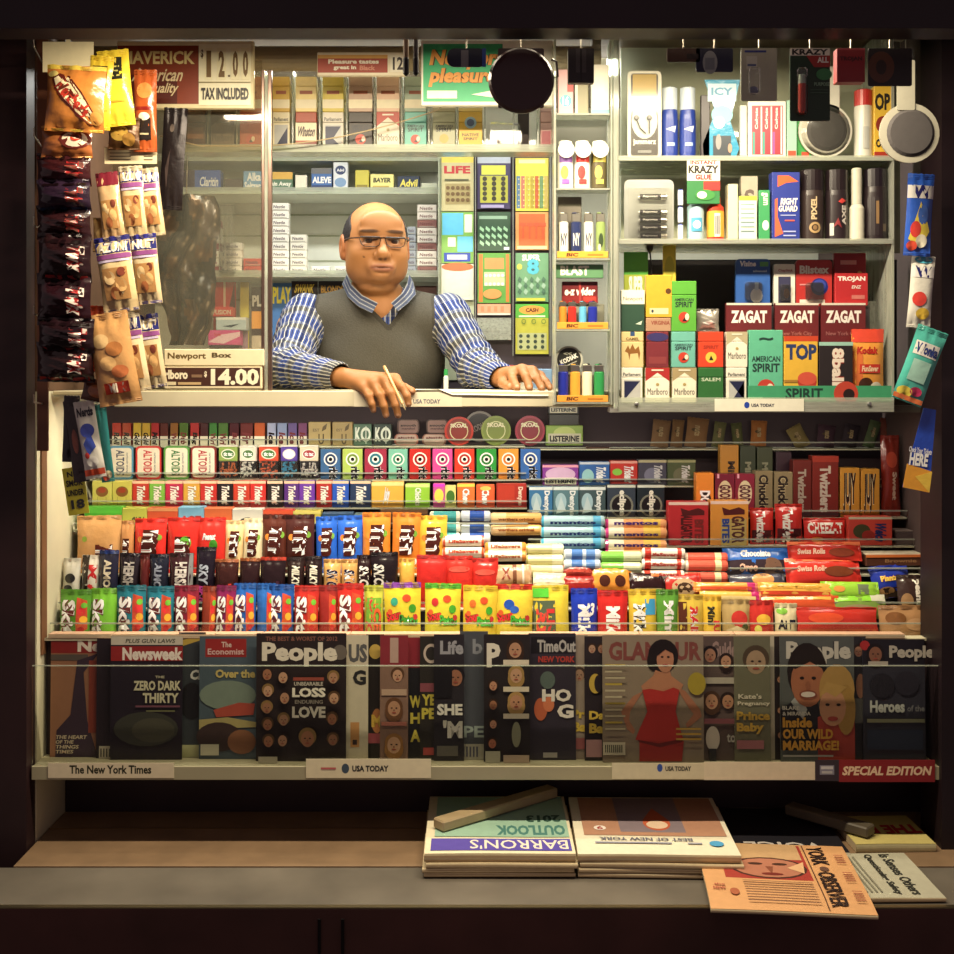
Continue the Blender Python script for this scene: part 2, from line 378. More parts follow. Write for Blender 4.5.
# ---------------- newspaper shelf ----------------
r = empty('newspaper_shelf', (.0, -.02, 0)); tag(r, 'long low brown and grey metal shelf carrying the newspapers at street level', 'shelf')
ZN = .6045
MB().box(-.949, 1.028, -.185, .118, ZN-.02, ZN, '8a6e50', 'wood').box(-.949, 1.028, .012, .016, ZN, ZN+.002, 'b09468', 'metal').build('rear_board', r)
MB().box(-1.3, 1.3, -.36, -.187, ZN-.022, ZN-.002, '6a6256', 'grime').build('front_board', r)
MB().box(-1.3, 1.3, -.374, -.36, ZN-.09, ZN-.001, '4a2a26', 'grime', .002).box(-1.3, 1.3, -.374, -.362, ZN-.0012, ZN+.001, 'c0b088', 'metal').build('front_lip', r)
for x in (-.30, -.256): MB().box(x, x+.006, -.3775, -.3745, ZN-.085, ZN-.02, '120a0c', 'matte').build('lip_bracket', r)
MB().box(-1.28, 1.28, -.35, -.33, 0.001, ZN-.09, '241418', 'grime').build('kick_panel', r)
# ---------------- counter ----------------
ZK = 1.576
xL, xR = PX(114, 0), PX(614, 0)
r = empty('service_counter', (0, 0, 0)); tag(r, 'cream counter shelf that the cashier leans on, with a white front lip', 'counter')
MB().box(-.948, xR, .012, .34, ZK-.010, ZK, 'cdbf98', 'wall', .002).build('counter_top', r)
q = MB().box(xL, xR, 0, .0115, 1.540, ZK, 'd9cfb0', 'wall', .002)
q.build('front_lip', r)
q = MB()
for x0, x1, t, tc, l0, l1 in ((354, 462, 'USA TODAY', '667', .55, .8), (115, 118, '', '667', .5, .8)):
    if t: q.box(PX(x0, 0), PX(x1, 0), -.001, -.0002, 1.541, ZK-.002, 'e6dcc0', 'paper').art([('t', t, l0, .2, l1, .5, tc)], PX(x1, 0)-PX(x0, 0), .033, 'paper', xc=(PX(x0, 0)+PX(x1, 0))/2, z0=1.541, y=-.0012)
q.build('price_strip', r)
MB().box(-.86, .34, .016, .040, 1.551, 1.564, 'd8d2c0', 'wall', .001).build('lamp_channel', r)
# ---------------- candy rack ----------------
r = empty('candy_rack', (0, 0, 0)); tag(r, 'stepped white and clear candy rack filling the kiosk front under the counter', 'rack')
TY = [.003, .055, .105, .155, .20, .25, .30]
TZL = [.955, 1.08, 1.15, 1.2475, 1.295, 1.358, 1.437]
TZR = [.955, 1.08, 1.15, 1.21, 1.272, 1.343, 1.43]
XM = PX(527, .2)
for k in range(7):
    y0 = TY[k]-.004; y1 = (TY[k+1]-.0045) if k < 6 else .37
    for (xa, xb, z) in ((-.948, XM, TZL[k]), (XM+.0005, 1.028, TZR[k])):
        q = MB().box(xa, xb, y0, y1, z-.004, z-.0005, 'e6e2cc', 'plastic', .0005)
        q.build('tray', r)
        zl = z+.014 if k > 0 else 1.058
        MB().box(xa, xb, y0-.0024, y0-.0004, z-.004, zl, 'fff', 'clear').box(xa, xb, y0-.0026, y0-.0002, zl, zl+.0034, 'fff', 'edge').build('clear_lip', r)
MB().box(-.948, 1.028, .372, .378, .95, 1.565, '3a2c30', 'wall').build('back_panel', r)
MB().box(-.948, 1.028, .0, .37, .916, .948, '453a38', 'wall').build('base_panel', r)
# ---------------- magazine ledge ----------------
r = empty('magazine_rack', (0, 0, 0)); tag(r, 'clear fronted magazine rack with a pale ledge running below the candy', 'rack')
YM = -.10
ZL = PZ(766, YM)
MB().box(-.949, 1.0, YM, .099, ZL-.006, ZL, 'b5ac8c', 'wall').box(-.95, 1.0, YM-.006, YM, ZL-.028, ZL+.001, 'a9a283', 'wall', .001).build('ledge', r)
q = MB(); za = PZ(666, YM)
q.box(-.95, 1.0, YM-.002, YM, ZL+.001, za, 'fff', 'clear').box(-.95, 1.0, YM-.0022, YM+.0002, za, za+.002, 'fff', 'edge').build('clear_guard', r)
MB().box(-.949, 1.0, -.0225, -.0195, ZL, 1.028, '352a2c', 'wall').build('back_panel', r)
MB().box(-.949, 1.0, -.036, -.005, 1.0285, 1.0335, 'c8c0a0', 'wall').build('top_rail', r)
def strip(x0, x1, y0, y1, c, art, label, Y=YM-.0075):
    w = PX(x1, Y)-PX(x0, Y); h = PZ(y0, Y)-PZ(y1, Y)
    o = MB().box(-w/2, w/2, 0, .001, 0, h, c, 'paper').art(art, w, h, 'paper').build('shelf_label', None, (PX((x0+x1)/2, Y), Y, PZ(y1, Y)))
    tag(o, label, 'label', 'advert strips on the magazine ledge')
strip(48, 174, 763, 778, 'e8dab8', [('t', 'The New York Times', .17, .28, .82, .85, '332', 0, 0, .03)], 'cream advert strip reading The New York Times at left end of ledge')
strip(306, 431, 759, 778, 'e8dcb8', [('e', .315, .5, .03, .26, '456'), ('t', 'USA TODAY', .37, .34, .66, .66, '333', 0, 0, .04), ('r', .12, .46, .24, .56, 'c66')], 'cream USA TODAY strip on the ledge below the clear guard, left of centre')
strip(612, 704, 763, 779, 'd8cfae', [('e', .52, .7, .03, .25, '35a'), ('t', 'USA TODAY', .58, .5, .86, .8, '333', 0, 0, .04)], 'cream USA TODAY strip on the ledge under the woman in red')
strip(704, 815, 762, 780, 'e0d4b6', [], 'blank cream strip on the ledge left of the dark square badge')
strip(815, 839, 760, 781, '38303a', [('r', .2, .3, .8, .75, '889'), ('r', .25, .56, .75, .70, 'ccc'), ('r', .28, .36, .72, .48, 'bbb')], 'small dark square badge strip beside the red special edition strip')
strip(839, 935, 760, 782, '8c1f24', [('t', 'SPECIAL EDITION', .03, .3, .97, .72, 'f0cfa8', 0, .2, .04)], 'dark red strip reading SPECIAL EDITION at right end of ledge')
# ---------------- right display case ----------------
YC = -.05; cx0, cx1 = PX(618, YC), PX(893, YC); CZ1, CZ2, CZ3 = 1.549, 1.905, 2.086
r = empty('display_case', (0, 0, 0)); tag(r, 'wide clear acrylic display case of packs and toiletries right of the cashier', 'case')
for z in (CZ1, CZ2, CZ3):
    MB().box(cx0, cx1, YC, .145, z-.006, z-.0004, 'fff', 'edge').box(cx0, cx1, YC-.002, YC-.0002, z-.008, z+.003, 'd8dcc4', 'edge').build('shelf', r)
for x in (cx0, cx1): MB().box(x-.0025, x+.0025, YC, .145, CZ1-.008, 2.38, 'fff', 'edge').build('side_panel', r)
MB().box(cx0, cx1, YC-.006, YC-.003, 1.531, 1.562, 'cfd6bc', 'edge').box(cx0, cx1, YC-.0045, YC-.003, 1.531, 1.541, 'd8d4bc', 'wall').build('front_rail', r)
w = PX(803, YC)-PX(714, YC)
MB().box(-w/2, w/2, 0, .001, 0, .027, 'ece8d4', 'paper').art([('e', .36, .5, .03, .26, '24a'), ('t', 'USA TODAY', .41, .36, .67, .62, '445', 0, 0, .04)], w, .027, 'paper').build('price_strip', r, (PX(758.5, YC), YC-.0075, 1.532))
q = MB()
for px in (636, 868): q.lathe([(.0045, 0), (.0045, -.003), (.002, -.004)], 'e8e8e0', 'metal', (PX(px, YC), YC-.0062, 1.548), 'y', 12)
q.build('screw', r)
MB().box(cx0, 1.028, .10, .15, 1.525, 1.541, '6a625a', 'grime').build('support_bar', r)
# backing panels behind the case (interior side)
q = MB().box(cx0+.003, cx1-.003, .146, .150, CZ2, 2.38, 'fff', 'clear'); q.build('back_panel', r)
o = MB().box(-.30, .30, 0, .01, 0, .31, '3a3436', 'wall').build('backing_board', None, (PX(770, .2), .19, 1.577)); tag(o, 'dark board standing behind the lower shelf of the right case', 'board')
o = MB().box(-.33, .33, 0, .006, 0, .50, 'dcdcc8', 'wall').build('backing_board', None, (PX(760, .17), .165, 1.90)); tag(o, 'pale frosted board behind the two upper shelves of the right case', 'board')
# right part of the counter behind the case
sbox('trim_5', xR+.001, 1.029, .151, .35, 1.545, 1.576, c='6a6050')
# ---------------- lighter tower ----------------
YT = -.055; tx0, tx1 = PX(555, YT), PX(611, YT)
r = empty('display_tower', (0, 0, 0)); tag(r, 'narrow clear acrylic tower of lighters and small bottles beside the cashier', 'display')
TZ = [PZ(402, YT), PZ(329, YT), PZ(258, YT), PZ(188, YT), PZ(113, YT)]
for z in TZ: MB().box(tx0+.0025, tx1-.0025, YT, -.002, z-.004, z-.0004, 'fff', 'edge').build('shelf', r)
for x in (tx0, tx1+.001): MB().box(x-.002, x+.002, YT-.001, -.001, TZ[0]-.006, PZ(38, YT), 'fff', 'edge').build('side_panel', r)
MB().box(tx1+.005, tx1+.014, YT-.004, -.001, 1.538, 2.36, 'e4e2cc', 'edge').build('corner_post', r)
MB().box(tx0, tx1, -.0018, -.0008, TZ[0], PZ(38, YT), 'fff', 'film').build('back_panel', r)
# ---------------- sliding window pane, left ----------------
r = empty('window_1', (0, .03, 0)); struct(r)
MB().box(PX(112, .03), PX(262, .03), 0, .004, ZK, PZ(60, .03), 'fff', 'pane').build('pane', r)
q = MB()
for a, b_ in ((261.5, 264.5), (268, 272)): q.box(PX(a, .03), PX(b_, .03), -.002, .008, ZK, PZ(70, .03), 'a08478', 'metal', .001)
q.box(PX(264, .03), PX(268, .03), 0, .005, ZK, PZ(72, .03), 'fff', 'edge'); q.build('window_frame', r)
# ---------------- ceiling roll housing + beams ----------------
o = MB().lathe([(.028, -.62), (.028, .62)], 'a89878', 'wall', (0, 0, 0), 'x', 20).box(-.62, -.6, -.025, .025, .0, .046, '776a58').box(.6, .62, -.025, .025, .0, .046, '776a58').build('shutter_roll', None, (PX(330, .085), .088, 2.338)); tag(o, 'long tan rolled shutter tube under the ceiling behind the price signs', 'shutter')
sbox('trim_6', -.95, .96, -.06, -.03, 2.365, 2.42, c='5a3c30')
sbox('trim_7', -.95, .96, .06, .50, 2.385, 2.42, c='6e5f4c')
# ---------------- candy on the stepped rack ----------------
def SK(): return [('p', [(.56, .9), (.9, .86), (.95, .5), (.6, .42)], 'd8502c'), ('e', .74, .72, .13, .05, 'e33'), ('e', .82, .62, .12, .045, 'fb2'), ('e', .68, .56, .11, .04, 'e62'), ('e', .82, .80, .10, .035, '7c3'), ('e', .76, .49, .1, .04, 'c22'), ('t', 'Skittles', .08, .03, .54, .87, 'fff', -90, 0, .07, '733')]
def MM(t=''): return [('e', .22, .62, .10, .055, 'e82'), ('e', .8, .66, .1, .055, '7a3'), ('t', 'm', .26, .30, .76, .66, '4a1c12', -90, 0, .12, 'fff'), ('t', 'm', .30, .50, .80, .80, '4a1c12', -90, 0, .1, 'fff')]+([('t', t, .55, .14, .9, .26, 'fff', 0, 0, .05)] if t else [])
def BAR(t, c='fff', o=None, u0=.22, u1=.78): return [('t', t, u0, .12, u1, .86, c, -90, .15, .05, o)]
def GUM(t, c='fff', o=None): return [('r', .0, 0, .12, 1, o or 'fff'), ('t', t, .30, .10, .80, .90, c, -90, .2, .04)]
def ORB(c2): return [('e', .5, .66, .34, None, 'f6f4ea'), ('e', .5, .66, .27, None, c2), ('e', .5, .66, .16, None, 'f6f4ea'), ('e', .5, .66, .09, None, '222'), ('t', 'rbit', .42, -.05+.06, .86, .42, '222', -90, 0, .06, 'fff')]
def ALT(c2): return [('p', [(.1, .08), (.9, .08), (.9, .92), (.1, .92)], 'f0e6cc'), ('t', 'ALTOIDS', .30, .12, .64, .88, c2, -90, 0, .03), ('t', 'curiously strong', .70, .2, .8, .8, '777', -90)]
def PATCH(c): return [('e', .28, .78, .10, .05, c), ('e', .62, .82, .12, .045, 'e52'), ('e', .78, .70, .1, .05, '4a2'), ('t', 'Sour', .06, .56, .48, .68, 'e33', 0, 0, .08, '222', 12), ('t', 'Patch', .42, .51, .92, .63, '4b3', 0, 0, .08, '222'), ('e', .16, .66, .07, .035, 'e62'), ('e', .86, .60, .06, .035, 'c33')]
candy = {}     # group -> list
def put(rows, key, o, d, px0, px1, Y, z, tilt=0, rz=0, ry=0):
    o.location = (PX((px0+px1)/2, Y), Y, z); o.rotation_euler = (tilt, ry, rz)
    rows.append((o, d))
def bags(lst, Y, z, rows, depth=.013, tilt=-.10, name='candy_bag', m='gloss', wr=1):
    for i, it in enumerate(lst):
        px0, px1, top, c, art, d = it[:6]; tc = it[6] if len(it) > 6 else None
        w = (px1-px0)*s_(Y)*1.0; h = (PZ(top, Y)-z)
        o = bag(name, w, h, depth, c, art, m, tc, wr, i*7+int(px0))
        put(rows, None, o, d, px0, px1, Y+depth+.006+(.0015 if i % 2 else 0), z, tilt+random.uniform(-.015, .015), random.uniform(-.03, .03), random.uniform(-.025, .025))
# --- front row k0
F = []
bags([
 (57, 89, 592, '5fa82a', SK(), 'dusty green candy bag with sideways white lettering'),
 (89, 116, 591, '7fd02c', SK()[6:], 'plain lime green candy bag with sideways white lettering'),
 (116, 146, 588, '1f7f92', SK(), 'teal candy bag with sideways white lettering'),
 (146, 174, 589, '1f8096', SK(), 'teal candy bag with sideways white lettering'),
 (174, 199, 588, '8e2038', SK(), 'plum red candy bag with fruit drops'),
 (199, 215, 589, '9a3a22', SK()[:6], 'narrow rusty brown candy bag'),
 (213, 233, 588, '8a1f5a', SK(), 'magenta candy bag with sideways white lettering'),
 (233, 256, 586, '2268c4', SK(), 'blue candy bag with sideways white lettering'),
 (256, 275, 586, '2a72cc', SK()[:6], 'blue candy bag'),
 (267, 293, 587, '1f5cb4', SK(), 'blue candy bag with sideways white lettering'),
 (293, 318, 588, 'd02a1e', SK(), 'red candy bag with sideways white lettering'),
 (318, 338, 588, 'a82a22', SK()[:6], 'narrow dark red candy bag with fruit drops'),
 (337, 364, 586, 'd8281c', SK(), 'red candy bag with sideways white lettering'),
 (364, 384, 588, 'c8cc3a', [('r', .1, .55, .9, .85, '7ab830'), ('t', 'MIKE', .1, .3, .45, .86, 'd33', -90, 0, .06), ('t', 'ICE', .5, .45, .9, .78, 'e62', -90, 0, .08, '722')], 'yellow green candy bag with orange sideways lettering'),
 (384, 422, 585, 'f0d81c', PATCH('3a8'), 'yellow sour candy bag with a purple top edge', '9a4fc0'),
 (423, 460, 586, 'ecdf1e', PATCH('d33'), 'yellow sour candy bag with a green top edge', '5cc030'),
 (461, 496, 588, 'f2cf1c', PATCH('e72'), 'yellow sour candy bag with an orange gummy'),
 (493, 533, 587, 'f2d428', [('e', .38, .76, .14, .06, '25b'), ('e', .52, .70, .12, .045, '36c')]+PATCH('e33')[3:], 'yellow sour candy bag with a red top and blue gummy', 'd8301c'),
 (534, 571, 588, 'ead32a', [('r', .0, .0, .62, .82, '5a6a50'), ('t', 'RED', .08, .1, .34, .72, 'e43', -90, 0, .06), ('t', 'LICO', .36, .1, .6, .72, 'd33', -90, 0, .06), ('r', .0, .86, .45, .97, '5c3')], 'yellow candy bag with grey panel and red sideways lettering'),
 (571, 598, 591, '1c3cc0', [('t', 'MilkDuds', .24, .0, .72, .80, 'fff', -90, 0, .06), ('t', '13', .55, .66, .92, .82, 'fff', -15, .2, .06)], 'royal blue candy bag with sideways white lettering'),
 (597, 628, 593, 'd8221c', [('t', 'MilkDuds', .26, .0, .74, .80, 'fff', -90, 0, .06)], 'bright red candy bag with sideways white lettering'),
 (629, 658, 592, 'ecc92c', [('r', .58, .68, .95, .88, '3aa0d8'), ('t', 'MilkDuds', .14, .0, .58, .82, 'fff', -90, 0, .06, '222')], 'yellow candy bag with a light blue corner patch'),
 (657, 680, 592, '5a9a30', [('t', 'Mint', .3, .4, .75, .86, 'eee', -90, 0, .05)], 'leaf green candy bag with small sideways lettering'),
 (674, 704, 597, 'd8b93a', [('r', .12, .06, .42, .9, '5a2c18'), ('e', .5, .3, .12, .08, '9c4'), ('t', 'RAISINS', .52, .1, .8, .84, 'c22', -90, 0, .06, 'eee')], 'yellow candy bag with raisins lettering in red'),
 (703, 722, 598, 'f0c428', [('t', 'FUN', .5, .4, .85, .66, 'd33', -90, 0, .05), ('t', 'Mini', .2, .6, .6, .85, '332', -90, 0, .04)], 'narrow golden candy bag with black script'),
 (722, 751, 602, 'c0a468', [('e', .6, .72, .3, .12, 'd8362a'), ('e', .8, .60, .12, .05, '4a5a2a'), ('p', [(.1, .55), (.5, .5), (.9, .55), (.5, .62)], 'e0cfa0')], 'tan candy bag with red cherry picture'),
], TY[0], TZL[0], F)
bags([(751, 776, 603, 'cf2c22', [('e', .55, .72, .3, .08, 'f4c030'), ('e', .3, .58, .15, .06, 'e8e060')], 'red gummy candy bag with yellow gummies'),
      (775, 798, 606, 'e8dcb0', [('e', .3, .88, .25, .05, '8c4'), ('t', 'Ai', .1, .6, .5, .75, '223', 0, 0, .05), ('r', .62, .6, .66, .75, '223'), ('r', .62, .70, .9, .75, '223')], 'small pale candy bag with dark printed marks'),
      (880, 934, 608, 'b98a5a', [('e', .3, .8, .2, .1, '8a5a30'), ('e', .7, .7, .22, .1, 'd0a070')], 'clear bag of tan nuts at the right end')], TY[0], .955, F)
# big red bar lying at front right
o = bag('candy_bar', PX(880, .02)-PX(797, .02), .062, .010, 'c42a1c', [('r', .02, .10, .98, .2, 'e8602a'), ('e', .35, .6, .22, .2, 'd8481e')], 'gloss', None, .8, 3)
put(F, None, o, 'wide red orange candy bar lying flat', 797, 880, TY[0]+.014, .995+.034, -.35)
labelrow(F, 'in front row', 'candy', 'candy bags in the front row of the rack')

# --- second row k1: dark chocolate bars left, lying bars right
B = []
bags([
 (62, 80, 560, 'd8d4c4', [('e', .5, .6, .3, .1, '222'), ('e', .4, .4, .25, .07, '333'), ('e', .6, .25, .2, .06, '111')], 'black and white marbled chocolate bar'),
 (80, 98, 557, 'e8e0d0', [('r', 0, .0, .45, 1, '2a1a18'), ('t', 'MW', .46, .1, .92, .82, 'c81e1e', -90, 0, .08)], 'white and red chocolate bar with dark side'),
 (98, 118, 552, '23243a', [('t', 'ALMOND', .3, .1, .7, .84, 'e8dcc0', -90, 0, .05)], 'navy and black chocolate bar with cream lettering', '1f3f8c'),
 (117, 139, 555, '241c24', [('r', .0, .12, 1, .24, '6cb83a'), ('t', 'HERSHEY', .25, .2, .75, .84, 'b8b0a8', -90, 0, .05)], 'black chocolate bar with a green base stripe'),
 (139, 149, 557, '5a1c1a', [], 'narrow maroon chocolate bar'),
 (148, 168, 556, '1c2030', [('t', 'ALMOND', .3, .1, .7, .84, '8a90a0', -90, .1, .05)], 'dark blue chocolate bar with pale lettering'),
 (168, 193, 555, '3a1c22', [('t', 'HERSHEYS', .28, .06, .78, .84, 'd8d0c8', -90, 0, .07), ('r', .84, .0, 1, 1, '888')], 'maroon chocolate bar with big silver lettering'),
 (194, 214, 549, '1c1420', [('t', 'SKY', .2, .38, .7, .72, 'a8b0c0', -90, .1, .08), ('t', 'BAR', .25, .08, .75, .36, 'c03a98', -90, 0, .08)], 'black chocolate bar with grey and purple lettering'),
 (214, 238, 561, '3a1a16', [('t', 'TWIX', .2, .1, .75, .5, 'd83a28', -90, 0, .08)], 'dark bar with bronze top and red lettering', 'b8683a'),
 (238, 259, 560, '2c1618', [('t', 'TWIX', .2, .1, .75, .5, 'b02a20', -90, 0, .08)], 'dark bar with bronze top and red lettering', 'b0602e'),
 (259, 285, 559, '241418', [('t', 'TWIX', .2, .14, .8, .56, '4a2a3a', -90, .1, .08)], 'black bar with orange red top band', 'c83a20'),
 (287, 305, 559, '2a1a18', [('t', 'MILKYWAY', .3, .1, .75, .84, 'e0dcc8', -90, .2, .05)], 'brown black bar with white sideways lettering'),
 (305, 323, 558, '241616', [('t', 'MILKYWAY', .3, .1, .75, .84, 'e0dcc8', -90, .2, .05)], 'brown black bar with white sideways lettering'),
 (323, 341, 561, 'd8a45a', [('t', 'SNICKERS', .2, .05, .85, .8, '1c1a3a', -90, .15, .12, 'eee')], 'golden bar with black sideways lettering'),
 (341, 358, 561, 'd09a52', [('t', 'SNICKERS', .2, .05, .85, .8, '1c1a3a', -90, .15, .12, 'eee')], 'golden bar with black sideways lettering'),
 (357, 372, 557, '2a1618', [('t', 'SNICKERS', .2, .05, .85, .8, 'e8e4dc', -90, .15, .1)], 'dark brown bar with white sideways lettering'),
 (371, 399, 554, '1e1418', [('t', 'SNICKERS', .1, .05, .5, .8, 'dcd8d0', -90, .15, .1), ('t', 'XTRA', .58, .05, .86, .5, '9aa0d8', -90, .15, .1)], 'crumpled black bar with white lettering'),
 (399, 415, 560, 'e0a83c', [('e', .5, .4, .3, .1, 'c8802a')], 'narrow golden orange bar'),
 (415, 448, 557, 'cc2018', [('t', 'Kit', .5, .2, .9, .4, '4a8a2a', 20, 0, .05)], 'plain red crumpled candy bag'),
 (446, 474, 558, 'd82a1c', [('e', .5, .75, .4, .06, 'e85040')], 'wide shiny red candy bag'),
 (472, 499, 560, 'd0261a', [('e', .5, .72, .4, .06, 'e85040')], 'wide shiny red candy bag'),
], TY[1], TZL[1], B)
labelrow(B, 'in second row', 'candy', 'chocolate bars in the second candy row')
# --- third row k2: chocolate drop bags
M = []
bags([
 (76, 122, 517, 'd8a060', [('t', 'm', .45, .12, .85, .5, '5a2014', -90, 0, .12, 'fff'), ('e', .2, .6, .06, .05, '9b3')], 'wide tan candy bag'),
 (120, 134, 522, 'c88a50', MM()[2:3], 'narrow tan candy bag'),
 (133, 166, 520, 'e0281c', MM(), 'bright red candy bag'),
 (166, 199, 519, 'd82418', [('e', .6, .55, .18, .12, '5cb02c')]+MM()[2:3], 'red candy bag with big green drop'),
 (197, 226, 519, 'd8261a', [('e', .6, .5, .15, .11, '3c8a24'), ('t', 'Peanut', .2, .6, .7, .72, 'eee', 10, .2, .05)], 'red candy bag with green drop and small script'),
 (224, 243, 522, 'e8c890', MM(), 'cream candy bag with brown almond'),
 (242, 262, 520, 'ead9b0', MM(), 'cream candy bag'),
 (261, 287, 516, '5a2a1e', MM(), 'brown candy bag'),
 (285, 315, 516, '4a2420', MM()+[('r', .1, .05, .9, .12, 'c33')], 'dark brown candy bag'),
 (316, 338, 518, '2464d0', MM(), 'blue candy bag'),
 (337, 363, 517, '2a6ad8', MM(), 'blue candy bag'),
 (362, 391, 514, 'e88a1c', MM('80'), 'orange candy bag'),
 (391, 420, 514, 'e0801c', MM('80'), 'orange candy bag'),
 (418, 448, 517, 'f0b424', MM(), 'golden yellow candy bag'),
], TY[2], TZL[2], M)
labelrow(M, 'in third row', 'candy', 'chocolate drop bags in the third candy row')

# --- k3: opened gum boxes, left
G = []
for px0, px1, top, c, art, d in [
 (84, 122, 507, '4cc02c', [('r', 0, .72, 1, 1, '5fd83a')], 'green lidded gum box'),
 (122, 147, 508, 'c8cc4a', [('t', 'GUM', .3, .05, .9, .6, '553', 0, .2, .06)], 'lime yellow gum box'),
 (147, 178, 508, 'd8582c', [('e', .5, .2, .35, .4, 'b83a20'), ('r', 0, .85, 1, 1, 'f0a060')], 'red orange gum box'),
 (178, 204, 507, '78b4d0', [('t', 'ICE', .2, .02, .9, .62, 'a8281e', 0, 0, .1)], 'light blue gum box with red lettering'),
 (204, 232, 508, 'd86a34', [('o', .5, .1, .36, .5, .7, '8a2a1c')], 'orange gum box with dark ring'),
 (232, 263, 509, 'd8d4c4', [('o', .5, .1, .36, .5, .75, '3a3a3a')], 'grey white gum box with dark ring'),
 (263, 293, 510, 'd83a28', [('o', .5, .1, .36, .5, .7, '3a1a1a'), ('r', 0, .8, 1, 1, 'e85a30')], 'red gum box with dark ring'),
 (293, 321, 511, 'c8b83c', [('o', .5, .1, .36, .5, .7, '2a2018'), ('r', 0, .85, 1, 1, 'e8d870')], 'olive gum box with dark ring'),
 (322, 353, 513, '34506e', [('o', .5, .1, .36, .5, .7, '1a2430')], 'slate blue gum box with dark ring'),
 (354, 379, 514, '566a6a', [], 'grey green gum box'),
 (380, 428, 510, '4a3020', [('r', 0, .8, 1, 1, '6a4a30')], 'wide dark brown gum box')]:
    Y = TY[3]; w = (px1-px0)*s_(Y)*.985; h = PZ(top, Y)-TZL[3]
    put(G, None, carton('gum_box', w, h, .035, c, art), d, px0, px1, Y, TZL[3])
labelrow(G, 'on fourth rack step', 'gum', 'gum boxes on the fourth step')
# --- k4: upright gum packs
T = []
TR = [(92, 112, 'd8cf5a', 'clc', 'pale yellow candy box'), (112, 132, 'd4c850', 'clc', 'pale yellow candy box'), (132, 149, 'c8321e', 0, 'orange red gum pack'), (149, 165, '7ab83a', 0, 'green gum pack'), (165, 183, 'c02048', 0, 'magenta gum pack'),
 (183, 200, 'd8a02c', 0, 'amber gum pack'), (200, 217, 'c4281e', 0, 'dark red gum pack'), (217, 233, '241a1c', 0, 'black gum pack'), (233, 250, 'c83a20', 0, 'orange red gum pack'), (250, 266, 'd02a22', 0, 'bright red gum pack'),
 (267, 283, '2c2624', 0, 'charcoal gum pack'), (284, 299, '5a3080', 0, 'dark purple gum pack'), (299, 315, '7038a8', 0, 'violet gum pack'), (316, 332, 'b82a24', 0, 'crimson gum pack'), (332, 349, '2a5ac0', 0, 'blue gum pack'), (350, 371, '2c3c5c', 0, 'dark slate gum pack')]
for px0, px1, c, k, d in TR:
    Y = TY[4]; w = (px1-px0)*s_(Y)*.97; h = PZ(481, Y)-TZL[4]
    a = [('e', .5, .6, .32, .2, '8a5a20'), ('e', .5, .65, .2, .1, 'a83a18'), ('r', .25, .05, .28, .4, 'a8a040'), ('r', .7, .05, .73, .4, 'a8a040')] if k else [('r', 0, .9, 1, 1, 'f0c8a0'), ('t', 'Trident', .28, .08, .78, .86, 'f8f0e0', -90, .2, .05, '422')]
    put(T, None, carton('gum_pack', w, h, .03, c, a), d, px0, px1, Y, TZL[4])
for px0, px1, top, c, a, d in [
 (371, 404, 482, 'f0b43a', [('r', 0, .85, 1, 1, 'fbe08a'), ('t', 'Juicy', .35, .1, .6, .8, 'eee', -70, .2, .06, '874')], 'wide yellow orange gum pack'),
 (405, 430, 484, '9ad02c', [('r', 0, .86, 1, 1, 'd8f08a'), ('t', 'Chiclets', .4, .08, .65, .84, 'f8f8e0', -90, 0, .08, '487')], 'lime green candy box'),
 (433, 445, 484, 'd85aa0', [('e', .5, .5, .4, .3, 'e8e04a'), ('r', 0, .88, 1, 1, 'f03ad0')], 'pink candy box with yellow oval'),
 (445, 456, 486, 'e8e080', [('e', .5, .5, .4, .3, '4a7a2a')], 'pale yellow candy box with green oval'),
 (457, 475, 484, 'e87a2c', [('t', 'Chew', .3, .1, .7, .8, 'fff', -90, 0, .08, '853'), ('r', 0, .88, 1, 1, 'f8e04a')], 'orange candy box'),
 (476, 495, 485, 'e8622c', [('t', 'Chew', .3, .1, .7, .8, 'fff', -90, 0, .08, '853'), ('e', .5, .85, .3, .1, 'f8d05a')], 'orange red candy box'),
 (496, 527, 484, 'b02c20', [('r', .04, .05, .6, .95, 'c43a24'), ('t', 'Dentyne', .68, .08, .88, .88, 'f0d8c0', -90, 0, .05)], 'brick red gum pack')]:
    Y = TY[4]; w = (px1-px0)*s_(Y)*.97; h = PZ(top, Y)-TZL[4]
    put(T, None, carton('gum_pack', w, h, .032, c, a), d, px0, px1, Y, TZL[4])
DE = [(529, 553, '3a78a8', 'blue breath gum pack'), (553, 579, '5a8088', 'grey teal breath gum pack'), (579, 606, '44585c', 'dark grey breath gum pack')]
for px0, px1, c, d in DE:
    Y = TY[4]; w = (px1-px0)*s_(Y)*.97; z = TZR[4]; h = PZ(487, Y)-z
    put(T, None, carton('gum_pack', w, h, .03, c, [('r', 0, .9, 1, 1, 'dfe6e0'), ('e', .3, .5, .22, .3, 'a8c8d0'), ('p', [(.1, .1), (.5, .2), (.3, .7)], 'c8d8d8'), ('t', 'Dentyne', .58, .05, .88, .88, 'eef0ea', -90, 0, .05)]), d, px0, px1, Y, z)
for px0, px1, c, d in [(607, 636, '3a4452', 'grey mint gum box with black circle'), (637, 665, '222c34', 'black mint gum box with black circle')]:
    Y = TY[4]; w = (px1-px0)*s_(Y)*.97; z = TZR[4]; h = PZ(485, Y)-z
    put(T, None, carton('gum_pack', w, h, .034, c, [('r', 0, .92, 1, 1, 'd8dccc'), ('e', .5, .36, .42, None, '8a8a7a'), ('e', .5, .36, .35, None, '1c1418'), ('t', 'eclipse', .36, .04, .66, .84, 'f4f0e0', -90, 0, .06)]), d, px0, px1, Y, z)
labelrow(T, 'on fifth rack step', 'gum', 'upright packs on the fifth step')
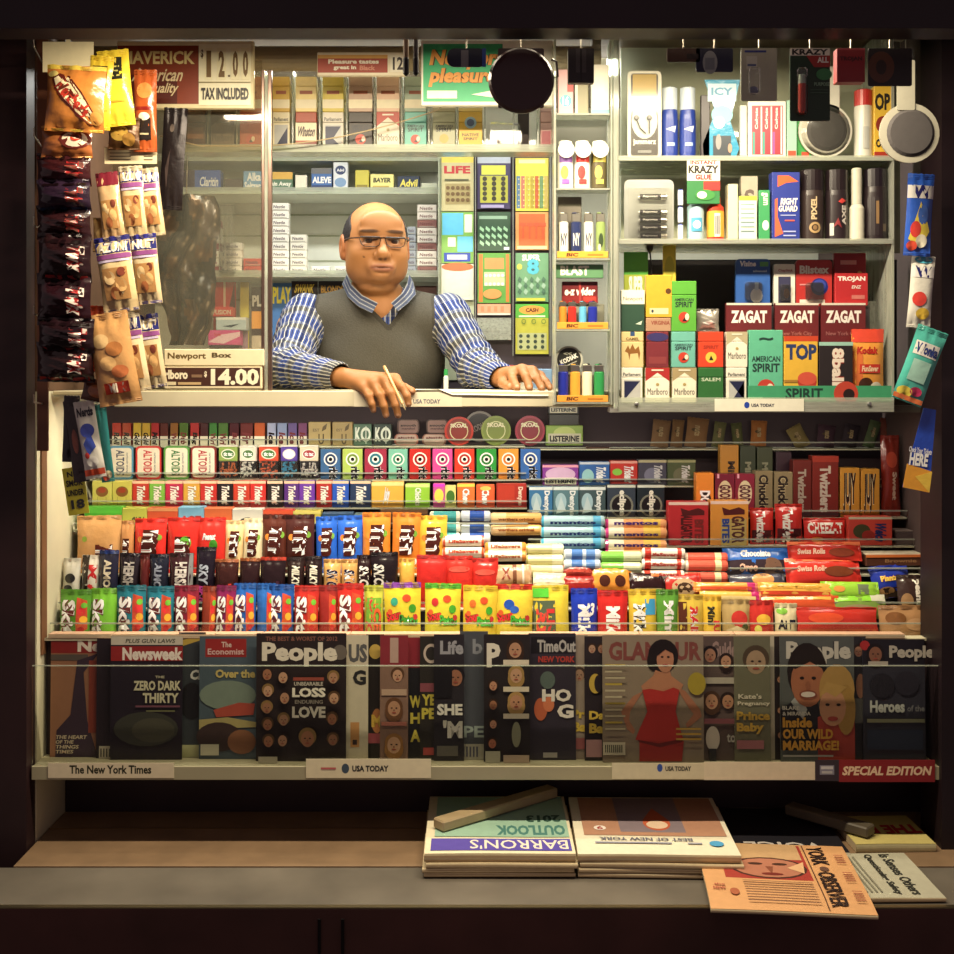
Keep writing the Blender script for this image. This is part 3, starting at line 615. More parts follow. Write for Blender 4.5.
# --- k5: mint tins, tic tac, orbit
K = []
Y = TY[5]; z = TZL[5]
for px0, px1, c, c2, d in [(108, 134, '5a9ab8', '556', 'light blue oblong mint tin'), (135, 162, 'd02c24', 'c33', 'red oblong mint tin'), (163, 190, '5a9a3c', '373', 'green oblong mint tin'), (190, 217, '8c2c20', 'a33', 'brown red oblong mint tin')]:
    w = (px1-px0)*s_(Y)*.95; h = PZ(446, Y)-z; put(K, None, tin(w, h, .018, c, 'f0e6cc', ALT(c2)), d, px0, px1, Y+.002, z)
for px0, px1, c, cc, tcx, d in [(218, 238, '8aa848', 'e87a30', '3a7a2c', 'green and orange mint box'), (239, 257, 'e8e0cc', 'f4f0e4', '4a7a3a', 'white mint box'), (258, 279, 'd84a20', 'e8642c', '3a7a2c', 'orange mint box'), (280, 298, '5a40a0', '3aa8d0', 'fff', 'purple and blue mint box'), (299, 319, 'e0d0b0', 'f0e8dc', 'a33', 'cream mint box')]:
    w = (px1-px0)*s_(Y)*.93; h = PZ(447, Y)-z
    put(K, None, tictac(w, h, .018, c, cc, [('e', .5, .5, .38, .36, 'f0ecd8'), ('e', .5, .5, .32, .28, tcx), ('t', 'tic tac', .26, .36, .74, .64, 'fff', 0, 0, .05)]), d, px0, px1, Y+.002, z)
for px0, px1, c, c2, d in [(320, 341, '3f6a98', '2a4468', 'denim blue gum pack'), (342, 363, 'b4cc5a', '7a9a3a', 'lime gum pack'), (364, 387, 'a8324a', '2a7a8a', 'wine red and teal gum pack'), (388, 408, '7cc4a8', '3a9a7a', 'mint green gum pack'), (409, 431, 'cc2a20', 'a81c18', 'red gum pack'),
    (432, 453, 'e84a9a', 'c02a7a', 'pink gum pack'), (454, 475, 'dc3a20', 'b8281a', 'vermilion gum pack'), (476, 497, '2c9a3c', '1c7a2c', 'green gum pack'), (498, 519, 'f09a2c', 'd87a1c', 'orange gum pack'), (520, 541, '3a6ab0', '2a4a8a', 'blue gum pack')]:
    w = (px1-px0)*s_(Y)*.95; h = PZ(449, Y)-z
    put(K, None, carton('gum_pack', w, h, .022, c, ORB(c2), 'gloss'), d+' with white ring', px0, px1, Y, z)
cats = {o: ('gum' if o.name.startswith('gum') else 'mints') for o, d in K}
labelrow(K, 'on sixth rack step', cats, 'mint and gum packs on the sixth step')
K = []
for px0, px1, top, c, a, d in [
 (542, 579, 465, '8a3a98', [('r', 0, .88, 1, 1, 'e8a0b0'), ('e', .5, .55, .42, .34, 'd8b0d0'), ('r', .06, .05, .94, .38, 'f0ead0'), ('t', 'LISTERINE', .1, .1, .9, .32, '223', 0, 0, .05)], 'purple breath strip box with cream band'),
 (579, 610, 462, '3464a8', [('r', 0, .9, 1, 1, 'c8d0d8'), ('e', .28, .4, .2, .3, '9cc'), ('t', 'Trident', .55, .08, .88, .84, 'eee', -90, .2, .06)], 'blue fruit gum box'),
 (610, 638, 461, 'c83228', [('r', 0, .9, 1, 1, 'e8a090'), ('e', .25, .55, .18, .14, '8c4'), ('t', 'Trident', .5, .08, .85, .84, 'eee', -90, .2, .06)], 'red fruit gum box with green leaf'),
 (638, 667, 460, '4a4858', [('r', 0, .9, 1, 1, 'b8b088'), ('e', .5, .4, .3, .3, '7a7a90'), ('t', 'Trident', .55, .08, .85, .84, 'ccc', -90, .2, .06)], 'grey violet gum box'),
 (667, 696, 460, '4c5838', [('r', 0, .9, 1, 1, '98986a'), ('e', .5, .4, .3, .3, '6a6a50'), ('t', 'Trident', .5, .08, .8, .84, 'ccc', -90, .2, .06)], 'dull olive gum box'),
 (696, 714, 473, 'ec8a1c', [('e', .55, .35, .32, .22, '2a1a18'), ('t', 'DOTS', .2, .06, .8, .6, 'fff', -90, 0, .08, '422')], 'orange candy box with black dot'),
 (715, 735, 474, '7a1c34', [('e', .5, .55, .36, .3, 'd8c8a0'), ('t', 'GOOD', .2, .35, .8, .75, '5a1c2c', -90, 0, .06), ('r', .1, .9, .2, 1, 'eab'), ('r', .8, 0, .9, .1, 'eab')], 'burgundy candy box with cream disc'),
 (735, 755, 474, '8a2038', [('e', .5, .55, .36, .3, 'e0d0a8'), ('t', 'GOOD', .2, .35, .8, .75, '5a1c2c', -90, 0, .06), ('r', .1, .9, .2, 1, 'eab'), ('r', .8, 0, .9, .1, 'eab')], 'burgundy candy box with cream disc'),
 (755, 773, 471, '8a7a58', [('t', 'Chuckles', .2, .05, .75, .92, '2a1c18', -90, 0, .1, 'c8b88a')], 'khaki candy box with dark lettering'),
 (774, 793, 472, '8c7c5a', [('t', 'Chuckles', .2, .05, .75, .92, '2a1c18', -90, 0, .1, 'c8b88a')], 'khaki candy box with dark lettering'),
 (793, 812, 460, '6a2018', [('t', 'Twizzlers', .25, .08, .7, .84, 'a89a8a', -90, 0, .06)], 'dim red licorice pack'),
 (812, 839, 456, '7c2218', [('r', 0, .9, 1, 1, 'a0301c'), ('t', 'Twizzlers', .28, .08, .7, .84, 'c8b8a8', -90, 0, .06)], 'dark red licorice pack with pale lettering'),
 (840, 860, 468, 'd09024', [('t', 'JUJY', .15, .08, .8, .9, '3a1c14', -80, 0, .1, 'f0e0b0')], 'mustard yellow candy box'),
 (861, 880, 469, 'd49426', [('t', 'JUJY', .15, .08, .8, .9, '3a1c14', -80, 0, .1, 'f0e0b0')], 'mustard yellow candy box')]:
    q4 = px0 >= 696; Y = TY[4 if q4 else 5]; w = (px1-px0)*s_(Y)*.97; z = TZR[4 if q4 else 5]; h = PZ(top, Y)-z
    put(K, None, carton('candy_box', w, h, .035, c, a), d, px0, px1, Y, z)
labelrow(K, 'on upper right steps', 'box', 'candy boxes on the upper right steps')
K = []
Y = TY[5]
Y = TY[4]; o = bag('candy_bag', .046, PZ(436, Y)-TZR[4], .014, '8a2a1c', [('e', .5, .7, .3, .1, 'b8442c'), ('t', 'Sweet', .5, .2, .75, .55, 'c8a890', -90, 0, .05)]); put(K, None, o, 'tall dark red candy bag at right end', 881, 901, Y+.018, TZR[4], -.05)
tag(o, 'tall dim red candy bag at right end of the rack steps', 'candy')

# --- k6 top step: stick packs, cigars, tins in the dim
K = []; Y = TY[6]; z = TZL[6]
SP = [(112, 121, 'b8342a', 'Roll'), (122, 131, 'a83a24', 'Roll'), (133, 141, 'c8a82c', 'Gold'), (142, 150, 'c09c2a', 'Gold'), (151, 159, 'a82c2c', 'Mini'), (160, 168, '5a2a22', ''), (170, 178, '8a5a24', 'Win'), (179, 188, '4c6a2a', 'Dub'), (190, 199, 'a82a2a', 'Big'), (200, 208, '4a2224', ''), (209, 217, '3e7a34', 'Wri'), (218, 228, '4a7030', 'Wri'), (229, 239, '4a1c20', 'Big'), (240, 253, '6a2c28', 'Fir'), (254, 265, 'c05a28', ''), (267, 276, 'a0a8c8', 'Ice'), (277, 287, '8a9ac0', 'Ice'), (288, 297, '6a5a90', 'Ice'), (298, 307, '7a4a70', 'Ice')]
CN = {'b8342a': 'red', 'a83a24': 'rust red', 'c8a82c': 'gold', 'c09c2a': 'dull gold', 'a82c2c': 'crimson', '5a2a22': 'brown', '8a5a24': 'amber brown', '4c6a2a': 'moss green', 'a82a2a': 'bright red', '4a2224': 'dark brown', '3e7a34': 'green', '4a7030': 'leaf green', '4a1c20': 'maroon', '6a2c28': 'wide dark red', 'c05a28': 'orange', 'a0a8c8': 'pale blue', '8a9ac0': 'grey blue', '6a5a90': 'purple blue', '7a4a70': 'mauve'}
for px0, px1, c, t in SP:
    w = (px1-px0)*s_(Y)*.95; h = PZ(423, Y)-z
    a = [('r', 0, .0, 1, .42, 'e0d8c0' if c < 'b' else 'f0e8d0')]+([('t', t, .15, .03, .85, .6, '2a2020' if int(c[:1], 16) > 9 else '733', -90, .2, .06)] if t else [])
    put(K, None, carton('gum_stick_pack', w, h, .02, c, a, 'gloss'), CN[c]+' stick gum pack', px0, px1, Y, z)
for px0, px1, c, d in [(308, 331, 'b09a60', 'tan paper box with leaf mark'), (332, 353, 'a48e58', 'dull tan paper box with leaf mark')]:
    w = (px1-px0)*s_(Y)*.96; h = PZ(422, Y)-z; put(K, None, carton('paper_box', w, h, .03, c, [('p', [(.6, .6), (.8, .7), (.85, .95), (.65, .8)], '5a4a28'), ('t', 'U', .45, .05, .7, .5, '4a3a20', 0, 0, .02), ('t', 'EST', .2, .6, .5, .72, '6a5a38')]), d, px0, px1, Y, z)
for px0, px1, d in [(353, 372, 'dark green box with white K letters'), (373, 392, 'black green box with white K letters')]:
    w = (px1-px0)*s_(Y)*.96; h = PZ(424, Y)-z; put(K, None, carton('paper_box', w, h, .03, '4a6a54' if px0 == 353 else '2c3c34', [('t', 'K', .1, .2, .4, .85, 'd8e0d0', 0, 0, .08), ('o', .68, .52, .28, .34, .6, 'd8e0d0'), ('r', .66, .1, .72, .9, 'c8d0c0')]), d, px0, px1, Y, z)
labelrow(K, 'on dim top rack step', {o: ('gum' if o.name.startswith('gum') else 'box') for o, d in K}, 'stick packs on the top step')
def mtin(px, py0, py1, Y, c, d, w_=22):
    w = w_*s_(Y); h = PZ(py0, Y)-PZ(py1, Y)
    return tin(w, h, .02, c, '8a6a60', [('t', 'smooth', .15, .5, .85, .68, '2a1c1c', 0, 0, .04), ('t', 'menthol', .2, .28, .8, .44, '4a2c2c', 0, 0, .03)])
for px, c, d in [(408, '5a4038', 'small dark oval mint tin, upper of the left pair under the counter'), (437, '4a3630', 'small dark oval mint tin, upper of the right pair under the counter')]:
    h0 = PZ(434, .31)-z; o = mtin(px, 420, 434, .31, c, d); o.location = (PX(px, .31), .322, z+PZ(434, .31)-z+.0005); tag(o, d, 'mints', 'oval mint tins under the counter')
for px, c, d in [(406, 'b06a58', 'small reddish oval mint tin, lower of the left pair under the counter'), (434, '8a5a4c', 'small brown oval mint tin, lower of the right pair under the counter')]:
    w = 24*s_(.31); h = PZ(434, .31)-z
    o = tin(w, h-.0005, .02, c, 'b8a090', [('t', 'altoids', .15, .58, .85, .76, '5a1c1c', 0, 0, .04)]); o.location = (PX(px, .31), .322, z); tag(o, d, 'mints', 'oval mint tins under the counter')
for px, py, rad, c, rim, d, yy in [(459, 447, 14.5, '8a2a20', 'c83a28', 'round red snuff tin behind the gum packs', .305), (496, 448, 15, '7a8a3c', '8a9a48', 'round olive green snuff tin behind the gum packs', .305), (530, 449, 15, '8a2c38', 'a83c50', 'round pink red snuff tin behind the gum packs', .305)]:
    rr = rad*s_(yy); o = disc(rr, .022, c, rim, [('t', 'SKOAL', .2, .62, .8, .76, 'e8e0c0', 0, 0, .05), ('o', .5, .5, .32, .32, .9, 'd8d8a0')]); o.location = (PX(px, yy), yy, z-.0); tag(o, d, 'tin', 'round snuff tins on the top step')
rr = 15.5*s_(.34); o = disc(rr, .02, '2a2426', '8a827a', [('o', .5, .5, .42, .42, .9, '3a3436'), ('t', 'KODIAK', .2, .4, .8, .6, '9a928a', 0, 0, .06, None, 25), ('t', 'ice', .55, .26, .75, .36, '7a726a', 0, 0, .03, None, 25)]); o.location = (PX(480, .34), .345, z); o.location.z = PZ(442, .345)
tag(o, 'round dark tin with a grey ring resting high under the counter', 'tin')
o = MB().box(-.035, .035, 0, .02, 0, PZ(442, .345)-z-.0005, '3a2a2a', 'card', .001).build('tin_carton', None, (PX(482, .345), .345, z)); tag(o, 'low dark carton under the round grey ringed tin', 'box')
# stacked breath strip boxes
zz = z; Y = .302
for k, (px0, px1, hp, c, lab, d) in enumerate([(546, 583, 20, '8aa84a', 'LISTERINE', 'olive green breath strip box, lowest of the stack'), (549, 579, 11, '34322e', '', 'small charcoal box in the middle of the breath strip stack'), (548, 579, 12, '2c2a2c', 'LISTERINE', 'dark breath strip box with cream band, topmost of the stack')]):
    w = (px1-px0)*s_(Y); h = hp*s_(Y)
    a = [('e', .5, .6, .3, .34, 'b8c870')] if k == 0 else []
    if lab: a += [('r', .06, .08, .94, .6, 'c8c4a8'), ('t', lab, .1, .18, .9, .5, '1c1c20', 0, 0, .05)]
    o = carton('breath_strip_box', w, h, .03, c, a); o.location = (PX((px0+px1)/2, Y), Y, zz+.0005); zz += h+.0007; tag(o, d+' under the counter', 'box', 'breath strip boxes stacked under the counter')
K = []
z = TZR[6]
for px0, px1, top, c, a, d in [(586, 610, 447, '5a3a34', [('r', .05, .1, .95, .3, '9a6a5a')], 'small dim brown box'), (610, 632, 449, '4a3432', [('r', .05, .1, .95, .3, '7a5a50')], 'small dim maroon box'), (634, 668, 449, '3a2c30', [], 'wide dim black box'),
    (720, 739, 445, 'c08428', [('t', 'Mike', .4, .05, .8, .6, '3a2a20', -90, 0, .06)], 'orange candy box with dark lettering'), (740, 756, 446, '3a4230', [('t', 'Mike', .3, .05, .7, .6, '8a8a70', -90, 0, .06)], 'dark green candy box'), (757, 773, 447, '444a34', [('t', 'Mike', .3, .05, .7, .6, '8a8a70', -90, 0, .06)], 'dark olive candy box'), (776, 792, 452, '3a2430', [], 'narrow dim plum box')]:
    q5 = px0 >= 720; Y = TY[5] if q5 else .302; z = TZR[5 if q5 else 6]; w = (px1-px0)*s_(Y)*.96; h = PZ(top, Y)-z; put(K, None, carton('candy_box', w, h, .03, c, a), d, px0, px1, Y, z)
labelrow(K, 'in the dim top right of rack', 'box', 'candy boxes in the dim top right of the rack')
K = []; z = TZR[6]
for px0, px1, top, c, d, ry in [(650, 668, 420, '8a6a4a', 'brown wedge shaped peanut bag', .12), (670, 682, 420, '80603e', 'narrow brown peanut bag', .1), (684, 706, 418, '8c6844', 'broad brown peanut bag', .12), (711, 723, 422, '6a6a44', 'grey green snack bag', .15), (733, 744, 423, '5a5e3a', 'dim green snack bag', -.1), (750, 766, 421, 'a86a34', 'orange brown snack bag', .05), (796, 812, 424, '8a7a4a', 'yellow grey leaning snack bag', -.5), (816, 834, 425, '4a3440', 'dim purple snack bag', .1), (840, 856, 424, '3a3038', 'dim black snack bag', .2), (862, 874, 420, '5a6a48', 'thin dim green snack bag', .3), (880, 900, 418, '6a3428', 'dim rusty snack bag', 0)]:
    Y = .345; w = (px1-px0)*s_(Y); h = PZ(top, Y)-z
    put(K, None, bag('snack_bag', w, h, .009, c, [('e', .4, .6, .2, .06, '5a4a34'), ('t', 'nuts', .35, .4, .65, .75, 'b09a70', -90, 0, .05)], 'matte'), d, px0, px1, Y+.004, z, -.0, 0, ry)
labelrow(K, 'at the dark back of rack', 'snack', 'snack bags at the dark back of the rack')

# --- right half, k2..k4: big packs
K = []
Y = TY[3]+.004; z = TZR[3]
BA = [('r', .0, .93, 1, 1, 'f8d8c8'), ('p', [(.30, .86), (.5, .8), (.75, .86), (.9, .8), (.9, .7), (.35, .68)], '5a1c1c'), ('t', 'ALLIGATOR', .3, .05, .6, .7, '5a1c1c', -90, 0, .06), ('t', 'BITES', .65, .05, .88, .6, '8a2c28', -90, 0, .06)]
for px0, px1, top, c, a, d in [(668, 709, 502, 'cc2a30', BA, 'tall red candy box with dark sideways lettering'), (710, 749, 501, 'e89a30', BA[:2]+[('r', .28, .0, .95, .6, 'c8b060'), ('t', 'GATOR', .55, .05, .9, .66, '5a2a2a', -90, 0, .06), ('t', 'BITES', .3, .05, .5, .6, '2c4a9a', -90, 0, .06)], 'tall orange candy box with dark sideways lettering'),
    (848, 893, 517, 'd84434', [('r', 0, .92, 1, 1, 'd8d0b0'), ('e', .3, .5, .2, .25, '4a4a2a'), ('e', .45, .35, .15, .18, 'a02a20'), ('t', 'Welch', .6, .1, .86, .84, '22306a', -90, .2, .06)], 'red fruit snack box with blue script')]:
    w = (px1-px0)*s_(Y)*.97; h = PZ(top, Y)-z; put(K, None, carton('candy_box', w, h, .04, c, a), d, px0, px1, Y, z)
for px0, px1, top, d in [(750, 774, 509, 'red licorice bag with white lettering'), (775, 803, 505, 'red licorice bag with white lettering')]:
    w = (px1-px0)*s_(Y); h = PZ(top, Y)-z; put(K, None, bag('licorice_bag', w, h, .014, 'd0281e', [('r', .05, .05, .95, .4, '5a2024'), ('t', 'Twizzlers', .22, .05, .62, .9, 'f4ece0', -90, 0, .06)], 'gloss', None, 1, px0), d, px0, px1, Y+.018, z, -.06)
px0, px1 = 803, 846; w = (px1-px0)*s_(Y); h = PZ(519, Y)-z
put(K, None, bag('cracker_bag', w, h, .013, 'd4281c', [('t', 'CHEEZ-IT', .08, .42, .95, .84, 'fff6e8', 5, -.05, .06), ('e', .3, .2, .15, .1, 'e89030')], 'gloss', None, .8, 5), 'red cracker bag with big white lettering', px0, px1, Y+.018, z, -.05)
labelrow(K, 'beside the tall boxes on right', 'snack', 'large packs on the right of the rack')
q = MB().box(-.036, .036, 0, .05, 0, .03, '5a4a4a', 'card', .002).box(-.036, .036, 0, .05, .031, .034, '8a7a74', 'card', .001).build('carton_box', None, (PX(912, .16), .165, TZR[3])); tag(q, 'dim grey brown carton at the far right behind the white edged box', 'box')

# rolls stacked on the right half steps
K = []
def rolls(px0, px1, pys, Y0, c, bands, txt, tc, d, rp=5.4, step=.010, name='mint_roll'):
    """a stack: pys are the row pixels of the roll centres from top to bottom"""
    for i, py in enumerate(pys):
        Y = Y0-i*step; w = (px1-px0)*s_(Y); r = rp*s_(Y); o = roll(name, w, r, c, bands, txt, tc)
        o.location = (PX((px0+px1)/2, Y), Y-r, PZ(py, Y)-r); o.rotation_euler = (random.uniform(-.4, .3), random.uniform(-.012, .012), random.uniform(-.02, .02)); K.append((o, d))
W3 = [(0, .05, '3a6ac0'), (.95, 1, '3a6ac0')]
rolls(430, 460, (517, 528, 539), .17, '3a9a98', [(0, .12, 'd8d4c0'), (.88, 1, 'd8d4c0')], None, '', 'teal mint roll')
rolls(461, 490, (517, 528, 539), .17, 'c8d0d8', [(.3, .8, '2a50a0')], None, '', 'blue and silver mint roll')
rolls(491, 541, (519, 530), .17, 'e0a85a', [(0, .3, 'e8c088')], 'werthers original', '8a4a20', 'caramel coloured candy roll')
rolls(541, 604, (522, 533, 544, 555), .17, 'a8ccd4', [(0, .04, '4ac'), (.82, .94, '58b0d8')], 'mentos', '2a3c78', 'pale blue mint roll')
rolls(605, 666, (523, 534, 545, 556), .17, 'f0a86a', [(0, .05, 'd03a8a'), (.05, .3, 'f8ead0'), (.62, .9, 'f0c850')], 'mentos', '4a2a78', 'pink and orange fruit roll')
rolls(443, 484, (541, 551), .125, 'f0e4d0', [(0, .06, 'e85a2c'), (.94, 1, 'e85a2c')], 'LifeSavers', 'c84a2a', 'white and orange candy roll')
rolls(485, 526, (546, 556), .125, 'f4e8d4', [(0, .08, 'e8902c'), (.9, 1, 'e8902c')], 'LifeSavers', 'a85a2a', 'orange ended white candy roll')
rolls(526, 563, (549, 560, 571), .125, 'dcd69a', [(0, .05, 'b8b060'), (.7, 1, 'e8e4c0')], None, '', 'pale yellow candy roll')
rolls(564, 600, (555, 565), .112, 'c0d0e0', [(.2, .5, '4a7ac0'), (.6, .85, '5a88c8')], None, '', 'blue and white striped roll')
rolls(601, 641, (557, 567), .112, '7cc848', [(.55, 1, 'd0d8b0')], None, '', 'green and pale candy roll')
rolls(642, 684, (554, 564, 574), .112, 'e8e0d4', [(.05, .2, 'd03a28'), (.82, .92, 'd03a28')], 'LifeSavers', 'b83a30', 'white and red candy roll')
rolls(685, 727, (556, 566, 576), .115, 'e0604a', [(0, .06, 'f0e0c8'), (.7, .85, 'e8e4b0')], None, '', 'red and white candy roll')
labelrow(K, 'lying in rack middle', 'candy', 'rolls of mints lying sideways in the rack', 'from left')
# lying bars, right half lower steps
K = []
def bar(px0, px1, py0, py1, Y, c, art, d, B=.010, tilt=-.45, top=None, name='candy_bar', wr=.9):
    w = (px1-px0)*s_(Y); h = (PZ(py0, Y)-PZ(py1, Y))/math.cos(tilt)
    o = MBbar(w, h, B, c, art, top, wr, int(px0*3+py0), name); o.location = (PX((px0+px1)/2, Y), Y, PZ(py1, Y)); o.rotation_euler = (tilt, random.uniform(-.02, .02), random.uniform(-.03, .03)); K.append((o, d))
def MBbar(w, h, B, c, art, endc, wr, seed, name):
    rs = random.Random(seed); p1, p2 = rs.uniform(0, 6), rs.uniform(0, 6)
    def bul(u, v):
        e = .06; t = min(1, max(0, (u-e)/(1-2*e))); a = math.sin(PI*t)**.35 if 0 < t < 1 else 0
        return B*a*max(0, 1-abs(2*v-1)**2.2)**.6+wr*B*.12*math.sin(v*17+p1+u*9)*math.exp(-((min(u, 1-u)-e)/.09)**2)+wr*B*.07*math.sin(u*31+p2+v*5)*a
    q = MB()
    q.grid(24, 10, lambda u, v: ((u-.5)*w, -bul(u, v), v*h), c, 'gloss', (lambda u, v: endc if endc and (u > .84) else c))
    q.grid(12, 6, lambda u, v: ((u-.5)*w, bul(u, v)*.8+.0004, v*h), c, 'gloss', flip=True)
    q.art(art, w, h, 'gloss', surf=lambda u, v: -bul(u, v))
    for uu in (.012, .03, .97, .988): q.box((uu-.5)*w-.0005, (uu-.5)*w+.0005, -.0012, -.0002, h*.05, h*.95, c, 'gloss')
    return q.build(name, smooth=True)
bar(494, 532, 566, 584, .075, 'c8a078', [('t', 'X', .2, .2, .45, .8, '8a3a2a'), ('r', .5, 0, .6, 1, '7a4a30'), ('r', .75, 0, .8, 1, 'f0e0d0')], 'brown and white small bar')
bar(533, 566, 574, 591, .07, 'e8d8a8', [('r', 0, .4, 1, .55, 'f4ecd0')], 'cream wrapped bar')
bar(563, 594, 566, 577, .088, 'a03024', [('r', .1, .3, .9, .5, 'c84a38')], 'dull red small bar')
bar(563, 595, 577, 593, .068, '9a1a14', [('e', .5, .6, .36, .12, 'c84030')], 'deep red shiny bar')
bar(590, 632, 568, 590, .075, 'e8962c', [('e', .35, .35, .13, .24, '4a2214'), ('e', .72, .35, .13, .24, '4a2214')], 'orange peanut butter bar with dark cups')
bar(630, 666, 574, 592, .07, '2c1416', [('t', 'Take', .1, .5, .4, .75, 'e0d8d0', 0, .2, .05), ('r', .6, .75, .95, .9, 'e8702c'), ('r', .05, .02, .95, .15, 'd8c890')], 'black bar with orange corner')
bar(664, 702, 575, 594, .07, 'c02a22', [('e', .55, .3, .34, .4, 'c8a880'), ('e', .55, .25, .2, .25, '4a3424')], 'red bar with pale wafer picture')
bar(725, 791, 550, 577, .105, '2c70d0', [('r', .0, .0, 1, .55, '3a2c34'), ('e', .72, .32, .15, .3, '7a5a48'), ('t', 'Oreo', .2, .15, .5, .42, 'e8b8a0', 0, .1, .06), ('t', 'Chocolate', .25, .64, .72, .9, 'f0f0f0', 0, .1, .05)], 'blue cookie pack with a dark lower half', .014)
bar(730, 786, 575, 590, .085, '4a4a5c', [('e', .6, .6, .2, .4, 'd89a58')], 'grey cookie pack partly under the blue one')
bar(789, 862, 543, 561, .112, 'd42c1c', [('r', .0, .8, 1, 1, 'f07848'), ('t', 'Swiss Rolls', .12, .3, .5, .6, 'f0c8b0', 5, .1, .04), ('e', .72, .4, .18, .22, '8a3a20')], 'red snack cake pack, upper of two')
bar(787, 862, 560, 584, .09, 'd02a1c', [('r', .0, .85, 1, 1, 'f07040'), ('t', 'Swiss Rolls', .15, .45, .55, .68, 'e8b8a0', 5, .1, .04), ('e', .7, .45, .2, .2, '7a3a1c')], 'red snack cake pack, lower of two')
bar(694, 758, 583, 592, .062, 'f0a03c', [('r', .1, .2, .9, .5, 'e85a2c')], 'thin orange bar with pink end, upper of two', .008, -.4, 'd02a78')
bar(700, 762, 592, 602, .05, 'f0b84c', [('r', .1, .2, .9, .5, 'f0d890')], 'thin pale orange bar with pink end, lower of two', .008, -.4, 'd02a78')
bar(758, 838, 584, 597, .062, 'ecb040', [('r', .02, .1, .9, .35, 'd8441c'), ('t', 'butterfinger', .1, .45, .8, .85, 'd8a030', 0, 0, .05)], 'yellow and orange bar, upper of two', .008)
bar(760, 840, 597, 611, .045, 'd8501c', [('r', .02, .7, .9, .9, 'f0b040')], 'orange red bar, lower of two', .009)
bar(822, 880, 583, 598, .062, '9cd82c', [('r', .62, .2, .95, .8, '7a8a6a'), ('e', .3, .5, .1, .2, 'e8a040')], 'lime green granola bar, upper of two', .009)
bar(828, 888, 597, 619, .04, '7a9a40', [('r', .0, .7, .75, 1, '8cd82a'), ('r', .75, .7, 1, 1, 'd8d8c0'), ('e', .5, .35, .3, .2, '9a8a60')], 'lime green granola bar, lower of two', .011)
labelrow(K, 'lower right', 'candy', 'wrapped bars lying on the lower right of the rack')
o = MB().box(-.075, .075, 0, .045, 0, .026, '5a3424', 'card', .001).box(-.075, .075, -.001, .045, .026, .029, 'f0e4c8', 'card').box(-.075, .075, -.0015, .0, .020, .026, 'e87a30', 'card').art([('t', 'Brownie', .3, .3, .8, .6, 'a87a50')], .15, .026).build('snack_box', None, (PX(898, .11), .112, PZ(566, .11)), (0, 0, .06)); tag(o, 'white topped brown snack box with an orange edge at far right', 'box')
o = bag('nut_bag', .095, .075, .014, '2038a8', [('r', .0, .0, 1, .3, '3a2a20'), ('e', .3, .2, .2, .14, 'b88a50'), ('t', 'Planters', .2, .5, .8, .68, 'f0d050', 10, 0, .05, 'c33')], 'gloss', None, 1, 9); o.location = (PX(895, .085), .09, PZ(598, .085)); o.rotation_euler = (-.3, -.1, .1); tag(o, 'royal blue nut bag at the far right of the rack', 'snack')
o = bag('nut_bag', .07, .10, .012, '3c2a26', [('t', 'peanuts', .5, .1, .75, .9, 'e8e0d0', -90, 0, .05), ('e', .28, .4, .2, .18, 'a07a50')], 'gloss', None, 1, 19); o.location = (PX(915, .05), .055, PZ(620, .05)); o.rotation_euler = (-.25, 0, -.1); tag(o, 'dark brown peanut bag with sideways white lettering at far right', 'snack')
# ---------------- magazines behind the clear guard ----------------
def FACE(u, v, r, sk='c89070', hr='3a2418', long=0): return [('F', u, v, r, sk, hr, long)]
def magazine(px0, px1, top, Y, c, art, label, spine='d8d0b8', tilt=-.03):
    w = (px1-px0)*s_(Y); h = (PZ(top, Y)-ZL)/math.cos(tilt)-.001
    r = empty('magazine', (PX((px0+px1)/2, Y), Y, ZL+.0008), (tilt, 0, 0))
    MB().box(-w/2, w/2, 0, .0005, 0, h, c, 'card').box(-w/2-.0004, -w/2, 0, .004, 0, h, c, 'card').art(art, w, h, 'card').build('cover', r)
    MB().box(-w/2, w/2-.001, .0006, .004, .001, h-.001, spine, 'paper').build('page_block', r)
    tag(r, label, 'magazine', 'magazines standing on the ledge')
def HEAD(t, c='e8e4d8', v0=.80, v1=.96, u0=.05, u1=.95, oc=None): return [('t', t, u0, v0, u1, v1, c, 0, 0, .045, oc)]
magazine(50, 103, 637, -.042, '9a6a4c', [('r', 0, .86, 1, 1, '8c1f1c'), ('t', 'Ne', .5, .87, .96, .97, 'e8dcc8', 0, 0, .045), ('r', 0, .8, .7, .85, '5a5048'), ('p', [(.1, 0), (.9, 0), (.7, .3), (.62, .7), (.9, .86), (.5, .8), (.38, .35), (.12, .22)], '3a2a38'), ('r', .72, .2, .98, .8, '8c3a28'), ('t', 'THE HEART', .1, .15, .7, .18, 'c8b898', 0, .2), ('t', 'OF THE', .1, .11, .45, .14, 'c8b898', 0, .2), ('t', 'THINGS', .1, .07, .55, .10, 'c8b898', 0, .2), ('t', 'TIMES', .1, .03, .45, .06, 'c8b898', 0, .2)], 'brown red news magazine with a dark silhouette, at far left of ledge')
magazine(96, 125, 639, -.050, '241a22', [('r', .1, .0, .8, .1, 'c8c0a8')]+[('r', .15+.1*i, .01, .19+.1*i, .08, '333') for i in range(6)], 'narrow black magazine edge with a barcode, left of the film cover')
